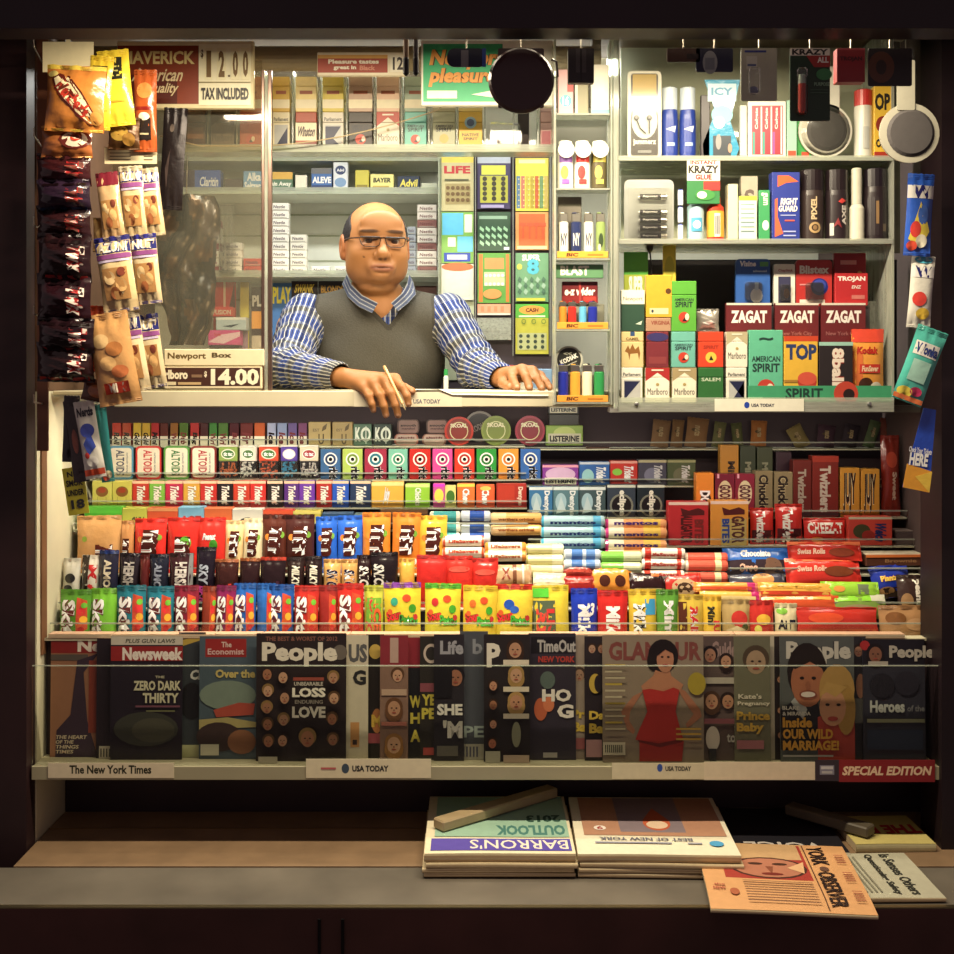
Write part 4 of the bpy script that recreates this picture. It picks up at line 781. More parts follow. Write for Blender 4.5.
magazine(110, 182, 637, -.060, '221a26', [('r', 0, .93, 1, 1, 'c8c0ac'), ('t', 'PLUS GUN LAWS', .2, .945, .9, .98, '554', 0, .2), ('r', 0, .80, 1, .92, '96201e'), ('t', 'Newsweek', .16, .805, 1.0, .91, 'ece0d0', 0, 0, .045), ('t', 'THE', .62, .66, .75, .68, 'c8c0a0'), ('t', 'ZERO DARK', .32, .56, .98, .64, 'd0caa8', 0, 0, .04), ('t', 'THIRTY', .45, .46, .95, .54, 'd0caa8', 0, 0, .04), ('r', .35, .425, .97, .44, '7a4a5a'), ('r', .5, .39, .9, .4, '7a7a50'), ('e', .5, .25, .45, .14, '3c3c34'), ('e', .6, .24, .3, .1, '4c4a3c')], 'black news magazine reading ZERO DARK THIRTY')
magazine(178, 205, 633, -.045, '343a3e', [('p', [(-.0, .88), (1, .95), (1, .99), (0, .93)], 'b89a3a'), ('t', 'CF', .4, .62, .98, .70, 'd8d8d0', 0, .2, .045), ('e', .5, .45, .45, .15, '1a1a1e'), ('r', .0, .0, .8, .1, 'b0b080')], 'grey green magazine edge reading CF between two news covers')
magazine(199, 256, 637, -.055, '4a5a64', [('r', .1, .83, .82, .98, '9a2420'), ('t', 'The', .38, .91, .56, .955, 'd8c0b0'), ('t', 'Economist', .14, .85, .78, .90, 'd8b0a8'), ('t', 'Over the', .28, .66, .98, .73, 'c8b468', 0, 0, .04), ('e', .5, .52, .5, .12, '7a8a7c'), ('p', [(.25, .40), (.7, .46), (.98, .45), (.95, .36), (.3, .34)], 'b04a38'), ('p', [(0, .32), (.5, .34), (1, .30), (1, .26), (0, .24)], 'a89a60'), ('e', .35, .18, .4, .12, '3a2a28'), ('e', .75, .14, .25, .1, '8a5a3c'), ('r', .03, .03, .35, .12, 'd0ccb0')], 'blue grey weekly with red masthead and a red car, reading Over the')
fc = []
for (u, v) in ((.12, .68), (.13, .55), (.12, .42), (.13, .29), (.14, .16), (.30, .66), (.32, .50), (.31, .33), (.30, .17), (.86, .66), (.87, .50), (.85, .34), (.86, .18), (.58, .19)):
    fc += FACE(u, v, .062 if u != .58 else .09, random.choice(['b88868', 'c89a78', 'a87050', '9a6a4c']), random.choice(['5a4024', '2a1c18', '8a6a3a']))
magazine(256, 346, 634, -.070, '2a2020', [('t', 'THE BEST & WORST OF 2012', .1, .94, .9, .975, '8a5a4a'), ('e', .93, .85, .08, .06, '6a6258')]+HEAD('People', 'ded6c0', .74, .93, .06, .9)+fc+[('r', .42, .64, .76, .665, 'a04a3a'), ('t', 'UNBEARABLE', .43, .60, .75, .63, 'c8c0b0'), ('t', 'LOSS', .41, .51, .78, .585, 'f0ead8', 0, 0, .045), ('t', 'ENDURING', .44, .46, .75, .49, 'c8c0b0'), ('t', 'LOVE', .41, .35, .78, .44, 'f0ead8', 0, 0, .045), ('r', .04, .0, .25, .05, 'b8b098')], 'large black cover reading People with rings of small faces and LOSS LOVE')
magazine(346, 368, 636, -.060, 'ccc2a8', [('t', 'US', .1, .78, .95, .93, '5a5a5a', 0, 0, .045), ('t', 'G', .3, .6, .9, .72, '2a2a2a', 0, 0, .045), ('r', .2, .1, .6, .3, 'c08a50'), ('r', .3, .12, .5, .16, '3a2a2a')], 'narrow white magazine edge right of the LOSS LOVE cover')
magazine(366, 384, 635, -.05, '2a2420', [('e', .5, .86, .35, .06, 'c8a848'), ('e', .6, .3, .3, .1, 'c07a40'), ('t', 'M', .3, .25, .9, .35, 'e0b840', 0, 0, .045), ('r', .0, .12, .8, .2, 'a04a50')], 'narrow black magazine edge with yellow marks')
magazine(380, 408, 636, -.066, '8a6a5a', [('r', 0, .76, 1, 1, '8a2a34'), ('r', .35, .78, .65, .98, 'b89a8a')]+FACE(.62, .68, .22, 'c8987a', '5a3a24')+[('r', .05, .52, .95, .57, 'c0a088')]+FACE(.5, .42, .28, 'b88868', '6a4428', 1)+[('r', .05, .28, .95, .31, 'c87a6a')]+FACE(.5, .13, .3, 'c89a78', '9a6a34', 1), 'magazine edge with three faces in a column and red header')
magazine(406, 423, 638, -.056, '1c1c20', [('r', 0, .75, 1, 1, '8a2430'), ('t', 'W', .2, .42, .9, .52, 'c8b83c', 0, 0, .045), ('t', 'H', .25, .29, .85, .38, 'c8b83c', 0, 0, .045), ('t', 'A', .25, .14, .85, .24, 'c8b83c', 0, 0, .045)], 'dark magazine edge with yellow letters W H A stacked')
magazine(420, 436, 637, -.062, '2c2824', [('o', .7, .86, .5, .08, .7, 'c0b0a0'), ('r', 0, .55, 1, .62, '8c4a54'), ('t', 'YE', .1, .44, .98, .53, 'c8b83c', 0, 0, .045), ('t', 'PE', .1, .33, .98, .42, 'c8b83c', 0, 0, .045), ('r', .2, .04, 1, .1, 'b84a44')], 'dark magazine edge with yellow letters YE and PE')
magazine(434, 464, 635, -.068, '2a262c', [('t', 'Life', .2, .84, .98, .95, '9a9aa0', 0, 0, .04)]+FACE(.72, .66, .28, 'a06a50', '16121a')+[('r', 0, .5, .6, .75, '16141a'), ('t', 'SHE', .1, .36, .95, .45, 'e0dcd0', 0, 0, .045), ('t', "'M", .3, .18, .95, .32, 'e0dcd0', 0, 0, .045), ('r', .1, .04, .8, .12, '6a665c')], 'dark magazine edge reading Life with a black haired face')
magazine(460, 488, 632, -.058, '4a4e56', [('t', 'b', .45, .82, .8, .94, '8a8e94', 0, 0, .03), ('t', 'PE', .12, .17, .85, .26, '9aa8a0', 0, 0, .03), ('r', .02, .0, .85, .12, 'b0ac98')]+[('r', .1+.12*i, .02, .16+.12*i, .1, '556') for i in range(5)], 'slate grey magazine with large letter b and PE')
magazine(484, 530, 635, -.074, '282224', HEAD('P', 'ddd6c4', .74, .93, .06, .36)+FACE(.68, .88, .17, 'b88868', '3a2418', 1)+[('r', .42, .76, .98, .80, 'd8ccb4')]+FACE(.7, .68, .16, 'c89a78', 'a8844a', 1)+[('r', .42, .55, .98, .59, 'd8ccb4')]+FACE(.7, .47, .17, 'c08a68', 'b08a50', 1)+[('r', .42, .34, .98, .38, 'd8ccb4')]+FACE(.2, .6, .1)+FACE(.2, .45, .1, 'a87050')+FACE(.2, .3, .09)+FACE(.18, .15, .1, 'b06a4a')+[('e', .7, .22, .1, .1, '8a8a70'), ('r', .03, .0, .35, .09, 'b8b49c'), ('r', .42, .0, .98, .06, 'c0a890')], 'black celebrity magazine with letter P and three captioned faces')
magazine(529, 576, 634, -.062, '322c38', [('r', .05, .84, .98, .97, '1a161e'), ('t', 'TimeOut', .18, .85, 1.0, .95, 'b0aca8', 0, 0, .035), ('t', 'NEW YORK', .2, .77, .98, .82, 'b03a30', 0, 0, .045), ('e', .4, .63, .16, .07, '5a6a64'), ('e', .25, .4, .14, .09, 'c0603c'), ('e', .42, .44, .12, .06, 'd87a50'), ('t', 'HO', .28, .46, .9, .56, 'e8e0d4', 0, 0, .045), ('t', 'G', .6, .33, .95, .44, 'e8e0d4', 0, 0, .045), ('r', .3, .02, .6, .06, 'a8a49c')], 'dark violet city magazine reading TimeOut NEW YORK HO G')
magazine(571, 588, 636, -.056, 'a09080', FACE(.5, .68, .35, 'b08a70', '4a3a30')+[('t', 'Pri', .05, .33, .95, .40, 'd8b83c', 0, 0, .045), ('t', 'Ba', .1, .22, .9, .3, 'd8b83c', 0, 0, .045), ('r', .05, .08, .95, .17, 'b86a6a')], 'narrow pale magazine edge reading Pri Ba in yellow')
magazine(585, 606, 637, -.066, '2a2228', FACE(.35, .9, .2, 'b08a70')+FACE(.8, .9, .2, 'a87a60')+[('e', .5, .62, .3, .08, 'c8a83c'), ('e', .65, .62, .2, .07, '2a2228'), ('t', 'Da', .2, .33, .95, .40, 'd8b83c', 0, 0, .045), ('t', 'Ba', .2, .22, .9, .3, 'd8b83c', 0, 0, .045), ('r', .05, .03, .8, .17, 'b88a8a')], 'narrow dark magazine edge with a yellow crescent')
RD = 'b02a26'
magazine(603, 704, 636, -.078, '8c7c6a', [('t', 'GLAMOUR', .06, .80, .98, .95, '7c403a', 0, 0, .04),
 ('p', [(.30, .52), (.18, .40), (.24, .26), (.30, .22), (.32, .25), (.26, .33), (.27, .40), (.40, .56)], 'a86e52'), ('p', [(.82, .56), (.96, .42), (.98, .36), (.84, .27), (.82, .30), (.90, .38), (.86, .42), (.72, .60)], 'a86e52'),
 ('p', [(.38, .60), (.50, .68), (.53, .74), (.66, .74), (.68, .68), (.80, .61), (.74, .52), (.42, .52)], 'b87c5c'),
 ('e', .60, .84, .15, .13, '1c1416'), ('e', .50, .80, .06, .08, '1c1416'), ('e', .62, .81, .085, .105, 'b47a5c'), ('e', .59, .83, .014, .008, '2a1614'), ('e', .65, .83, .014, .008, '2a1614'), ('e', .62, .765, .03, .010, 'a0302c'), ('p', [(.50, .92), (.70, .92), (.72, .85), (.62, .89), (.54, .84)], '1c1416'),
 ('p', [(.39, .57), (.47, .58), (.60, .56), (.70, .59), (.76, .57), (.72, .40), (.78, .22), (.80, .18), (.56, .14), (.32, .18), (.36, .26), (.44, .40)], RD), ('p', [(.36, .17), (.80, .17), (.78, .01), (.36, .01)], 'a02824'), ('p', [(.34, .18), (.55, .15), (.80, .19), (.78, .16), (.56, .12), (.36, .16)], '6a1a1c'),
 ('e', .93, .62, .09, .09, 'a89428'), ('r', .0, .06, .22, .16, 'c8c0a8')]+[('r', .02+.02*i, .08, .03+.02*i, .14, '443') for i in range(9)]+[('r', .02, .76-.05*i, .22-.03*(i % 2), .775-.05*i, 'b8ac90' if i % 3 else 'b8a03c') for i in range(11)]+[('r', .72, .26-.04*i, .97, .275-.04*i, 'c09a3c') for i in range(3)], 'big fashion magazine with a woman in a red strapless dress')
magazine(702, 737, 637, -.066, '5c4c48', [('t', 'Guide', .3, .83, 1.0, .96, '9a807a', 0, 0, .04)]+FACE(.25, .85, .2, 'a87a60', '1c1418')+FACE(.7, .8, .18, 'b88868', '2a1a18', 1)+[('r', .05, .62, .95, .67, 'b0a898')]+FACE(.28, .48, .22, 'b88868', '4a3020', 1)+FACE(.74, .48, .2, 'b08060', '2a1c18')+[('r', .05, .3, .95, .34, '9a5a64'), ('e', .3, .18, .2, .1, 'c8c0b4'), ('r', .2, .0, .4, .1, '2a2a30'), ('t', 'to', .7, .15, .95, .22, 'b0b0a8')], 'grey magazine with several small faces right of the red dress cover')
magazine(735, 771, 637, -.072, '6c6a54', FACE(.6, .8, .34, 'a08668', '4a3c2c')+[('t', "Kate's", .1, .50, .75, .54, 'd0c8b0'), ('t', 'Pregnancy', .08, .44, .98, .48, 'd0c8b0'), ('t', 'Prince', .05, .33, .98, .40, 'd0a83c', 0, 0, .045), ('t', 'Baby', .05, .22, .8, .31, 'd0a83c', 0, 0, .045), ('r', .05, .1, .8, .17, 'a86a70')], 'olive grey magazine reading Prince Baby in yellow')
magazine(769, 784, 637, -.060, 'b8b09c', [('r', .4, 0, 1, 1, '2c2428')]+FACE(.75, .65, .2)+FACE(.75, .4, .2)+FACE(.75, .2, .2), 'thin white edged magazine sliver with tiny faces')
magazine(781, 855, 637, -.080, '565a58', HEAD('People', 'c0bcae', .78, .96, .08, .96, '3a3a3c')+[('e', .38, .56, .36, .34, '5a4638')][:0]+
 [('p', [(.0, .1), (.0, .42), (.2, .50), (.5, .50), (.6, .1)], '22222a'), ('p', [(.14, .48), (.24, .55), (.36, .42), (.3, .34)], 'a8acac'), ('p', [(.50, .0), (.50, .36), (.8, .42), (1, .34), (1, 0)], 'a83c30'),
  ('e', .36, .72, .27, .23, '1f1614'), ('e', .37, .64, .23, .20, 'a86848'), ('p', [(.14, .76), (.2, .9), (.5, .92), (.62, .78), (.58, .74), (.4, .8), (.2, .74)], '1f1614'), ('e', .29, .67, .03, .012, '1c1010'), ('e', .45, .67, .03, .012, '1c1010'), ('e', .37, .61, .035, .035, '9a5c40'), ('e', .37, .54, .10, .022, 'd8ccc0'), ('o', .37, .54, .12, .035, .8, '8a4434'),
  ('e', .76, .58, .24, .20, 'b08a48'), ('e', .88, .42, .13, .2, 'a8823e'), ('e', .70, .44, .18, .15, 'c08a68'), ('p', [(.52, .52), (.62, .64), (.9, .6), (.74, .52), (.62, .56)], 'b8924e'), ('e', .63, .46, .03, .011, '22140f'), ('e', .78, .46, .03, .011, '22140f'), ('e', .70, .35, .07, .018, 'a8403a'),
  ('t', 'BLAKE', .02, .42, .25, .45, 'd0ccc0'), ('t', '& MIRANDA', .02, .375, .40, .405, 'd0ccc0'), ('t', 'Inside', .02, .28, .42, .36, 'd0982c', 0, 0, .045), ('t', 'OUR WILD', .02, .19, .70, .27, 'd0982c', 0, 0, .045), ('t', 'MARRIAGE!', .02, .10, .78, .18, 'd0982c', 0, 0, .045), ('r', .02, .05, .7, .065, 'a8a49c')], 'People cover with a smiling dark haired man and a blonde woman')
magazine(852, 867, 637, -.066, '2c2a30', FACE(.5, .88, .35, 'a87a60', '2a1c18')+[('e', .6, .6, .3, .1, '9a6a50'), ('r', .2, .3, .8, .5, '5a5a54')], 'narrow dark magazine sliver right of the couple cover')
magazine(864, 926, 640, -.072, '30303c', [('r', 0, .8, 1, 1, '1e1a24'), ('e', .03, .95, .08, .04, 'b0282a')]+FACE(.2, .88, .13, '8a5a44', '1a1216', 1)+[('r', .08, .78, .4, .82, 'b8b0a0'), ('t', 'People', .42, .82, 1.15, .95, 'bcb4a4', 0, 0, .045), ('e', .3, .62, .2, .1, '22202a'), ('e', .7, .64, .2, .1, '282632'), ('t', 'Heroes', .1, .40, .66, .50, 'c0c4bc', 0, 0, .04), ('t', 'of the', .7, .41, .98, .46, '7a7a7c'), ('r', .05, .32, .98, .35, '8a8a6a'), ('r', .05, .1, .95, .26, '2a3448')], 'dark blue People cover reading Heroes at the right end')
# paper stacks seen edge-on above the magazines
K = []
for px0, px1, Y in ((48, 112, -.035), (112, 215, -.036), (215, 262, -.035), (262, 350, -.036), (350, 470, -.035), (500, 640, -.036), (640, 735, -.035), (735, 905, -.036)):
    w = (px1-px0)*s_(Y)-.002
    q = MB()
    for k in range(5): q.box(-w/2, w/2, -.002, .028, .0005+k*.0018, .0019+k*.0018, 'e8dcb8' if k % 2 else 'd0a888', 'paper')
    o = q.build('folded_newspaper', None, (PX((px0+px1)/2, Y), Y, 1.034)); K.append((o, 'folded newspaper edge'))
labelrow(K, 'on top of magazine rack', 'newspaper', 'folded newspapers on top of the magazine rack')

# ---------------- newspapers on the street shelf ----------------
def newspaper(loc, w, dep, th, rz, c, art, label, group=None, name='newspaper', tilt=0, droop=0, edge=None):
    """folded paper lying flat, its fold toward the viewer"""
    q = MB(); n = 10
    def zt(u, v):            # u across, v from the front edge to the back
        d = -droop*max(0, 1-v/.28)**2
        return d+.0006*math.sin(u*5+v*3)+.0003*math.sin(v*7+u*3)
    q.grid(12, 12, lambda u, v: ((u-.5)*w, v*dep, th+zt(u, v)), c, 'paper')
    q.grid(12, 12, lambda u, v: ((u-.5)*w, v*dep, zt(u, v)*(1 if droop else 0)), c, 'paper', flip=True)
    for k in range(4):       # leaf edges at the front, bulging a little
        f0, f1 = k/4, (k+1)/4
        q.grid(12, 1, lambda u, v: ((u-.5)*w, -.0012*math.sin(PI*(f0+(f1-f0)*v)), zt(u, 0)*(1 if droop or f0+v*(f1-f0) > .9 else (f0+(f1-f0)*v))+th*(f0+(f1-f0)*v)), edge or ('d8c8a0' if k % 2 else 'b89c78'), 'paper')
    for sx in (0, 1): q.grid(12, 1, lambda u, v: ((sx-.5)*w, u*dep, th*v+zt(sx, u)*(1 if droop else v)), 'cbb892', 'paper', flip=sx == 0)
    q.grid(6, 1, lambda u, v: ((u-.5)*w, dep, th*v), 'cbb892', 'paper', flip=True)
    a = MB().art(art, w, dep, 'paper', surf=lambda u, v: 0)
    # printed side up
    a.v = [(x, z, -y+th+zt(x/w+.5, z/dep)+.0001) for x, y, z in a.v]
    n0 = len(q.v); q.v += a.v; q.f += [tuple(i+n0 for i in f) for f in a.f]; q.c += a.c; q.m += a.m
    o = q.build(name, None, loc, (tilt, 0, rz)); return tag(o, label, 'newspaper', group)
ZS = ZN+.0012
def stack(px0, px1, Yf, dep, ths, c, art, what, rz=0):
    z = ZS; w = (px1-px0)*s_(Yf)
    for i, th in enumerate(ths):
        last = i == len(ths)-1; jx = random.uniform(-.004, .004) if not last else 0; jy = random.uniform(-.004, .004)
        newspaper((PX((px0+px1)/2, Yf)+jx, Yf+jy, z), w, dep, th, rz+random.uniform(-.012, .012), c if last else 'cdb890', art if last else [('r', .1, .1, .9, .9, 'c8b890')],
                  (what+', topmost of its stack with the printed page up') if last else ('folded copy under the %s, %s from the shelf' % (what, ORD[i])), 'copies stacked as '+what)
        z += th+.0022
    return z
BL = '3a3a90'
zt1 = stack(424, 576, -.262, .32, [.007, .008, .009, .016], 'e6dab8', [('r', .04, .04, .98, .23, '5a4aa8'), ('t', "BARRON'S", .30, .06, .96, .21, 'e8dcc8', 180, 0, .01), ('r', .06, .26, .98, .98, '9ac0a8'), ('t', 'OUTLOOK', .48, .29, .96, .46, '4a8078', 180, 0, .045), ('t', '2013', .70, .51, .94, .63, '33584a', 180, 0, .04)], 'purple bannered financial papers', .0)
zt2 = stack(578, 741, -.262, .32, [.007, .008, .009, .015], 'e8e0c4', [('r', .06, .30, .97, .98, 'b8876a'), ('r', .30, .36, .72, .98, '8a7a80'), ('e', .55, .52, .09, .13, 'c8603a'), ('e', .55, .49, .07, .07, 'e8c8a8'), ('p', [(.46, .56), (.64, .56), (.55, .78)], 'c05a34'), ('e', .17, .42, .04, .04, 'f0e4d8'), ('t', '9', .15, .39, .19, .45, 'a33', 180), ('t', 'BEST OF NEW YORK', .15, .21, .74, .26, '667', 180), ('r', .12, .16, .6, .18, '99a'), ('e', .88, .17, .045, .045, '4aa0d0'), ('r', .7, .16, .79, .18, '99a')], 'white pages with an orange teardrop picture', -.03)
newspaper((PX(795, -.16)-.005, -.165, ZS), .235, .25, .012, -.02, '1c1a22', [('t', 'VOICE', .10, .02, .80, .20, 'c8c0b8', 180, 0, .02)], 'black fronted weekly paper with white VOICE lettering upside down', None, edge='e0d4b8')
newspaper((PX(778, -.33)+.0, -.445, ZS+.0128), .302, .30, .007, -.09, 'd8a068', [('r', 0, .0, 1, 1, 'd8a068'), ('r', .14, .42, .70, .98, 'a8382c'), ('r', .16, .74, .68, 1.0, 'c8a070'), ('e', .44, .60, .25, .17, '4a2a20'), ('e', .44, .60, .23, .15, 'b8765a'), ('e', .36, .66, .05, .02, '4a2a1c'), ('e', .52, .66, .05, .02, '4a2a1c'), ('p', [(.42, .62), (.47, .62), (.45, .5)], '8a4c34'), ('e', .45, .5, .07, .02, '7a2a20'), ('p', [(.56, .6), (.68, .7), (.66, .52)], 'e0b080'), ('r', .715, .02, .722, .98, '4a2a20'),
 ('t', 'YORK', .74, .66, .85, .96, '2a1a18', -90, 0, .02), ('e', .80, .60, .03, .035, '6a4a3a'), ('t', 'OBSERVER', .74, .06, .85, .55, '2a1a18', -90, 0, .02), ('e', .17, .2, .03, .045, 'b0603c'), ('t', 'the', .05, .28, .12, .31, 'b0503c'), ('t', 'NEW', .04, .22, .12, .26, 'b0503c')]+[('r', .24, .36-.035*i, .68, .37-.035*i, '8a6248') for i in range(9)]+[('r', .9, .80-.03*i, .96, .81-.03*i, 'a0503c') for i in range(5)]+[('r', .9, .52-.03*i, .96, .53-.03*i, 'a0503c') for i in range(5)]+[('r', .9, .24-.03*i, .96, .25-.03*i, 'a0503c') for i in range(5)], 'salmon coloured newspaper with a red oval portrait, hanging over the shelf edge', None, droop=.006)
newspaper((PX(884, -.31), -.372, ZS), .195, .21, .008, .02, 'b8b49c', [('t', 'Is Senses Others', .70, .06, .82, .96, '33332c', -90, 0, .03), ('t', 'Questioning Safety', .52, .06, .62, .96, '33332c', -90, 0, .03)]+[('r', .1+.05*i, .1, .12+.05*i, .9, '84806c') for i in range(7)]+[('e', .1, .75, .06, .08, '5a4038')], 'grey newspaper with sideways black headlines at right end of shelf')
newspaper((PX(897, -.14), -.135, ZS+.0), .17, .16, .016, .03, 'c8b860', [('r', 0, .0, 1, .32, 'd0c070'), ('t', 'THE REA', .0, .36, .98, .66, 'b02820', 180, 0, .045), ('t', 'HE', .05, .36, .26, .66, '2a1a18', 180, 0, .045)], 'yellow magazine with bold red letters upside down, behind the grey newspaper', None, 'magazine', edge='c8c090')
def weight(p0, p1, z0, z1, w, h, c, label):
    a = Vector((p0[0], p0[1], z0)); b = Vector((p1[0], p1[1], z1)); L = (b-a).length; d = (b-a).normalized()
    q = MB().box(0, L, -w/2, w/2, 0, h, c, 'wood', .003); q.art([], 1, 1)
    o = q.build('paper_weight', None, a); o.rotation_euler = d.to_track_quat('X', 'Z').to_euler(); tag(o, label, 'weight', 'bars weighing down the papers')
weight((PX(438, -.145), -.145), (PX(553, .05), .06), zt1+.001, zt1+.001, .036, .022, 'a8926c', 'tan bar lying diagonally on the purple bannered papers')
weight((PX(872, -.11), -.105), (PX(792, .0), .03), ZS+.021, ZS+.022, .036, .022, '5a5040', 'dark bar lying diagonally across the black weekly and yellow magazine')
# ---------------- price signs ----------------
def sign(name, px0, px1, py0, py1, Y, frame, art, label, th=.012, m='card', cat='sign', parts=None):
    w = (px1-px0)*s_(Y); h = PZ(py0, Y)-PZ(py1, Y); r = empty(name, (PX((px0+px1)/2, Y), Y, PZ(py1, Y)))
    b = .010
    MB().box(-w/2, w/2, 0, th, 0, h, frame, 'plastic', .002).build('sign_frame', r)
    MB().box(-w/2+.002, w/2-.002, -.0015, -.0002, .002, h-.002, frame, m).art(art, w-.004, h-.004, m, y=-.0017, z0=.002).build('printed_face', r)
    tag(r, label, cat); return r
HG = '5a4a40'
DIG = lambda d, u0, u1: [('r', u0, .42, u1, .90, 'f6ecc0'), ('t', d, u0+.012, .46, u1-.008, .86, '7a5a2c', 0, 0, .045)]
sign('price_sign', 117, 254, 41, 109, .0, 'e8d8a8', [('r', .0, .06, .60, .94, '8a3414'), ('r', .0, .06, .44, .5, '5c1c10'), ('t', 'MAVERICK', .03, .66, .57, .86, 'ecd890', 0, 0, .03), ('t', 'American', .10, .40, .50, .60, 'e8d0a0', 0, .35, .02), ('t', 'Quality', .20, .18, .46, .38, 'e8d0a0', 0, .35, .02), ('r', .60, .04, .985, .96, 'f8f0cc'), ('t', '$', .615, .74, .635, .88, '5a4020', 0, 0, .04)]+DIG('1', .645, .70)+DIG('2', .735, .80)+[('e', .825, .48, .008, None, '5a4020')]+DIG('0', .84, .90)+DIG('0', .915, .975)+[('r', .60, .375, .985, .39, '9a8a5a'), ('t', 'TAX INCLUDED', .62, .12, .97, .30, '2a2020', 0, 0, .04)], 'brown and cream cigarette price sign reading 12.00 TAX INCLUDED')
sign('price_sign', 317, 406, 52, 76, .0, 'ece0c0', [('r', .0, .1, .80, .9, 'a84430'), ('r', 0, .74, .80, .9, 'd8a048'), ('t', 'Pleasure tastes', .12, .50, .70, .70, 'f4e8d0', 0, 0, .045), ('t', 'great in', .18, .2, .44, .42, 'f4e8d0', 0, 0, .045), ('t', 'Black', .48, .2, .66, .42, 'd88a70', 0, 0, .04), ('r', .83, .12, .98, .88, 'f0e8d0'), ('t', '12', .86, .22, .98, .8, '3a3030', 0, 0, .03)], 'small red and white price sign reading Pleasure tastes great in, 12')
sign('advert_sign', 421, 553, 40, 106, .0, 'f0ecd8', [('r', .01, .05, .99, .95, '28b070'), ('t', 'Newport', .05, .55, .64, .86, 'e89a34', 0, .2, .045, '4a3418'), ('t', 'pleasure!', .05, .28, .62, .58, 'e89a34', 0, .2, .045, '4a3418'), ('r', .04, .10, .27, .22, 'f4f0e0'), ('p', [(.38, .16), (.58, .24), (.56, .16), (.60, .10)], 'f4f0e0'), ('r', .62, .05, .99, .95, 'ece8d8')], 'green sign with orange lettering reading Newport pleasure')
sign('price_sign', 164, 264, 349, 366, .0, 'ecdcb4', [('t', 'Newport', .03, .3, .42, .82, '6a5224', 0, 0, .03), ('t', 'Box', .48, .5, .68, .82, '5a4a2a', 0, 0, .03)], 'low cream sign reading Newport Box at base of the left pane', .008)
sign('price_sign', 164, 262, 366, 389, .0, 'e8d8b0', [('r', .0, .1, .99, .96, '4a2a22'), ('t', 'rlboro', .0, .42, .24, .86, 'f4e8c8', 0, 0, .045), ('t', '$', .41, .5, .44, .8, 'f0e0c0', 0, 0, .045), ('t', '14.00', .48, .14, .98, .92, 'f8f0d0', 0, 0, .045), ('r', .28, .5, .39, .64, '8a6a50'), ('r', .02, .14, .12, .3, 'e0d0a8'), ('r', .14, .16, .38, .28, 'c8a878')], 'brown sign with big white 14.00 at base of the left pane', .008)
# ---------------- overhead cigarette rack ----------------
YR = .13; zR = PZ(150, YR); rx0, rx1 = PX(182, YR), PX(553, YR)
r = empty('overhead_pack_rack'); tag(r, 'long clear overhead rack of cigarette packs hanging above the cashier', 'rack')
MB().box(rx0, rx1, YR-.004, YR+.06, zR-.005, zR-.0004, 'fff', 'edge').box(rx0, rx1, YR-.008, YR-.005, zR-.006, zR+.012, 'fff', 'edge').build('rack_tray', r)
MB().box(rx0, rx1, YR+.056, YR+.060, zR, 2.384, 'c8b888', 'film').build('rack_back', r)
DV = [182, 208, 237, 265, 293, 320, 347, 375, 402, 429, 457, 485, 514, 538, 553]
for px in DV: MB().box(PX(px, YR)-.0012, PX(px, YR)+.0012, YR-.004, YR+.055, zR, PZ(70, YR), 'fff', 'edge').build('divider', r)
def SP(c2='8a2a1c'): return [('t', 'AMERICAN', .12, .60, .88, .66, '223', 0, 0, .02), ('t', 'SPIRIT', .15, .48, .85, .59, '223', 0, 0, .02), ('e', .5, .28, .22, None, 'c83a24'), ('p', [(.42, .2), (.55, .3), (.62, .2)], '2a1c1c'), ('e', .62, .29, .08, .07, 'e8d8c0')]
def MLB(c, c2='e8e0c8'): return [('p', [(0, .62), (.5, .86), (1, .62), (1, 1), (0, 1)], c), ('t', 'Marlboro', .08, .24, .92, .42, '2a2420', 0, 0, .0), ('e', .5, .53, .07, .04, 'b09a5a'), ('r', .25, .91, .75, .95, c2)]
def PARL(tri): return [('t', 'Parliament', .08, .76, .92, .86, '4a4a48'), ('r', .12, .06, .90, .66, 'b8b8b4'), ('p', tri, '24284a')]
K = []
def pk(px0, px1, top, c, art, d, Y, z, lid=None, hs=None, dpt=.022, dy=0, lst=None):
    w = (px1-px0)*s_(Y)*.95; h = hs or PZ(top, Y)-z; o = cigpack(w, h, dpt, c, art, lid); put(lst if lst is not None else K, None, o, d, px0, px1, Y+dy, z); return h
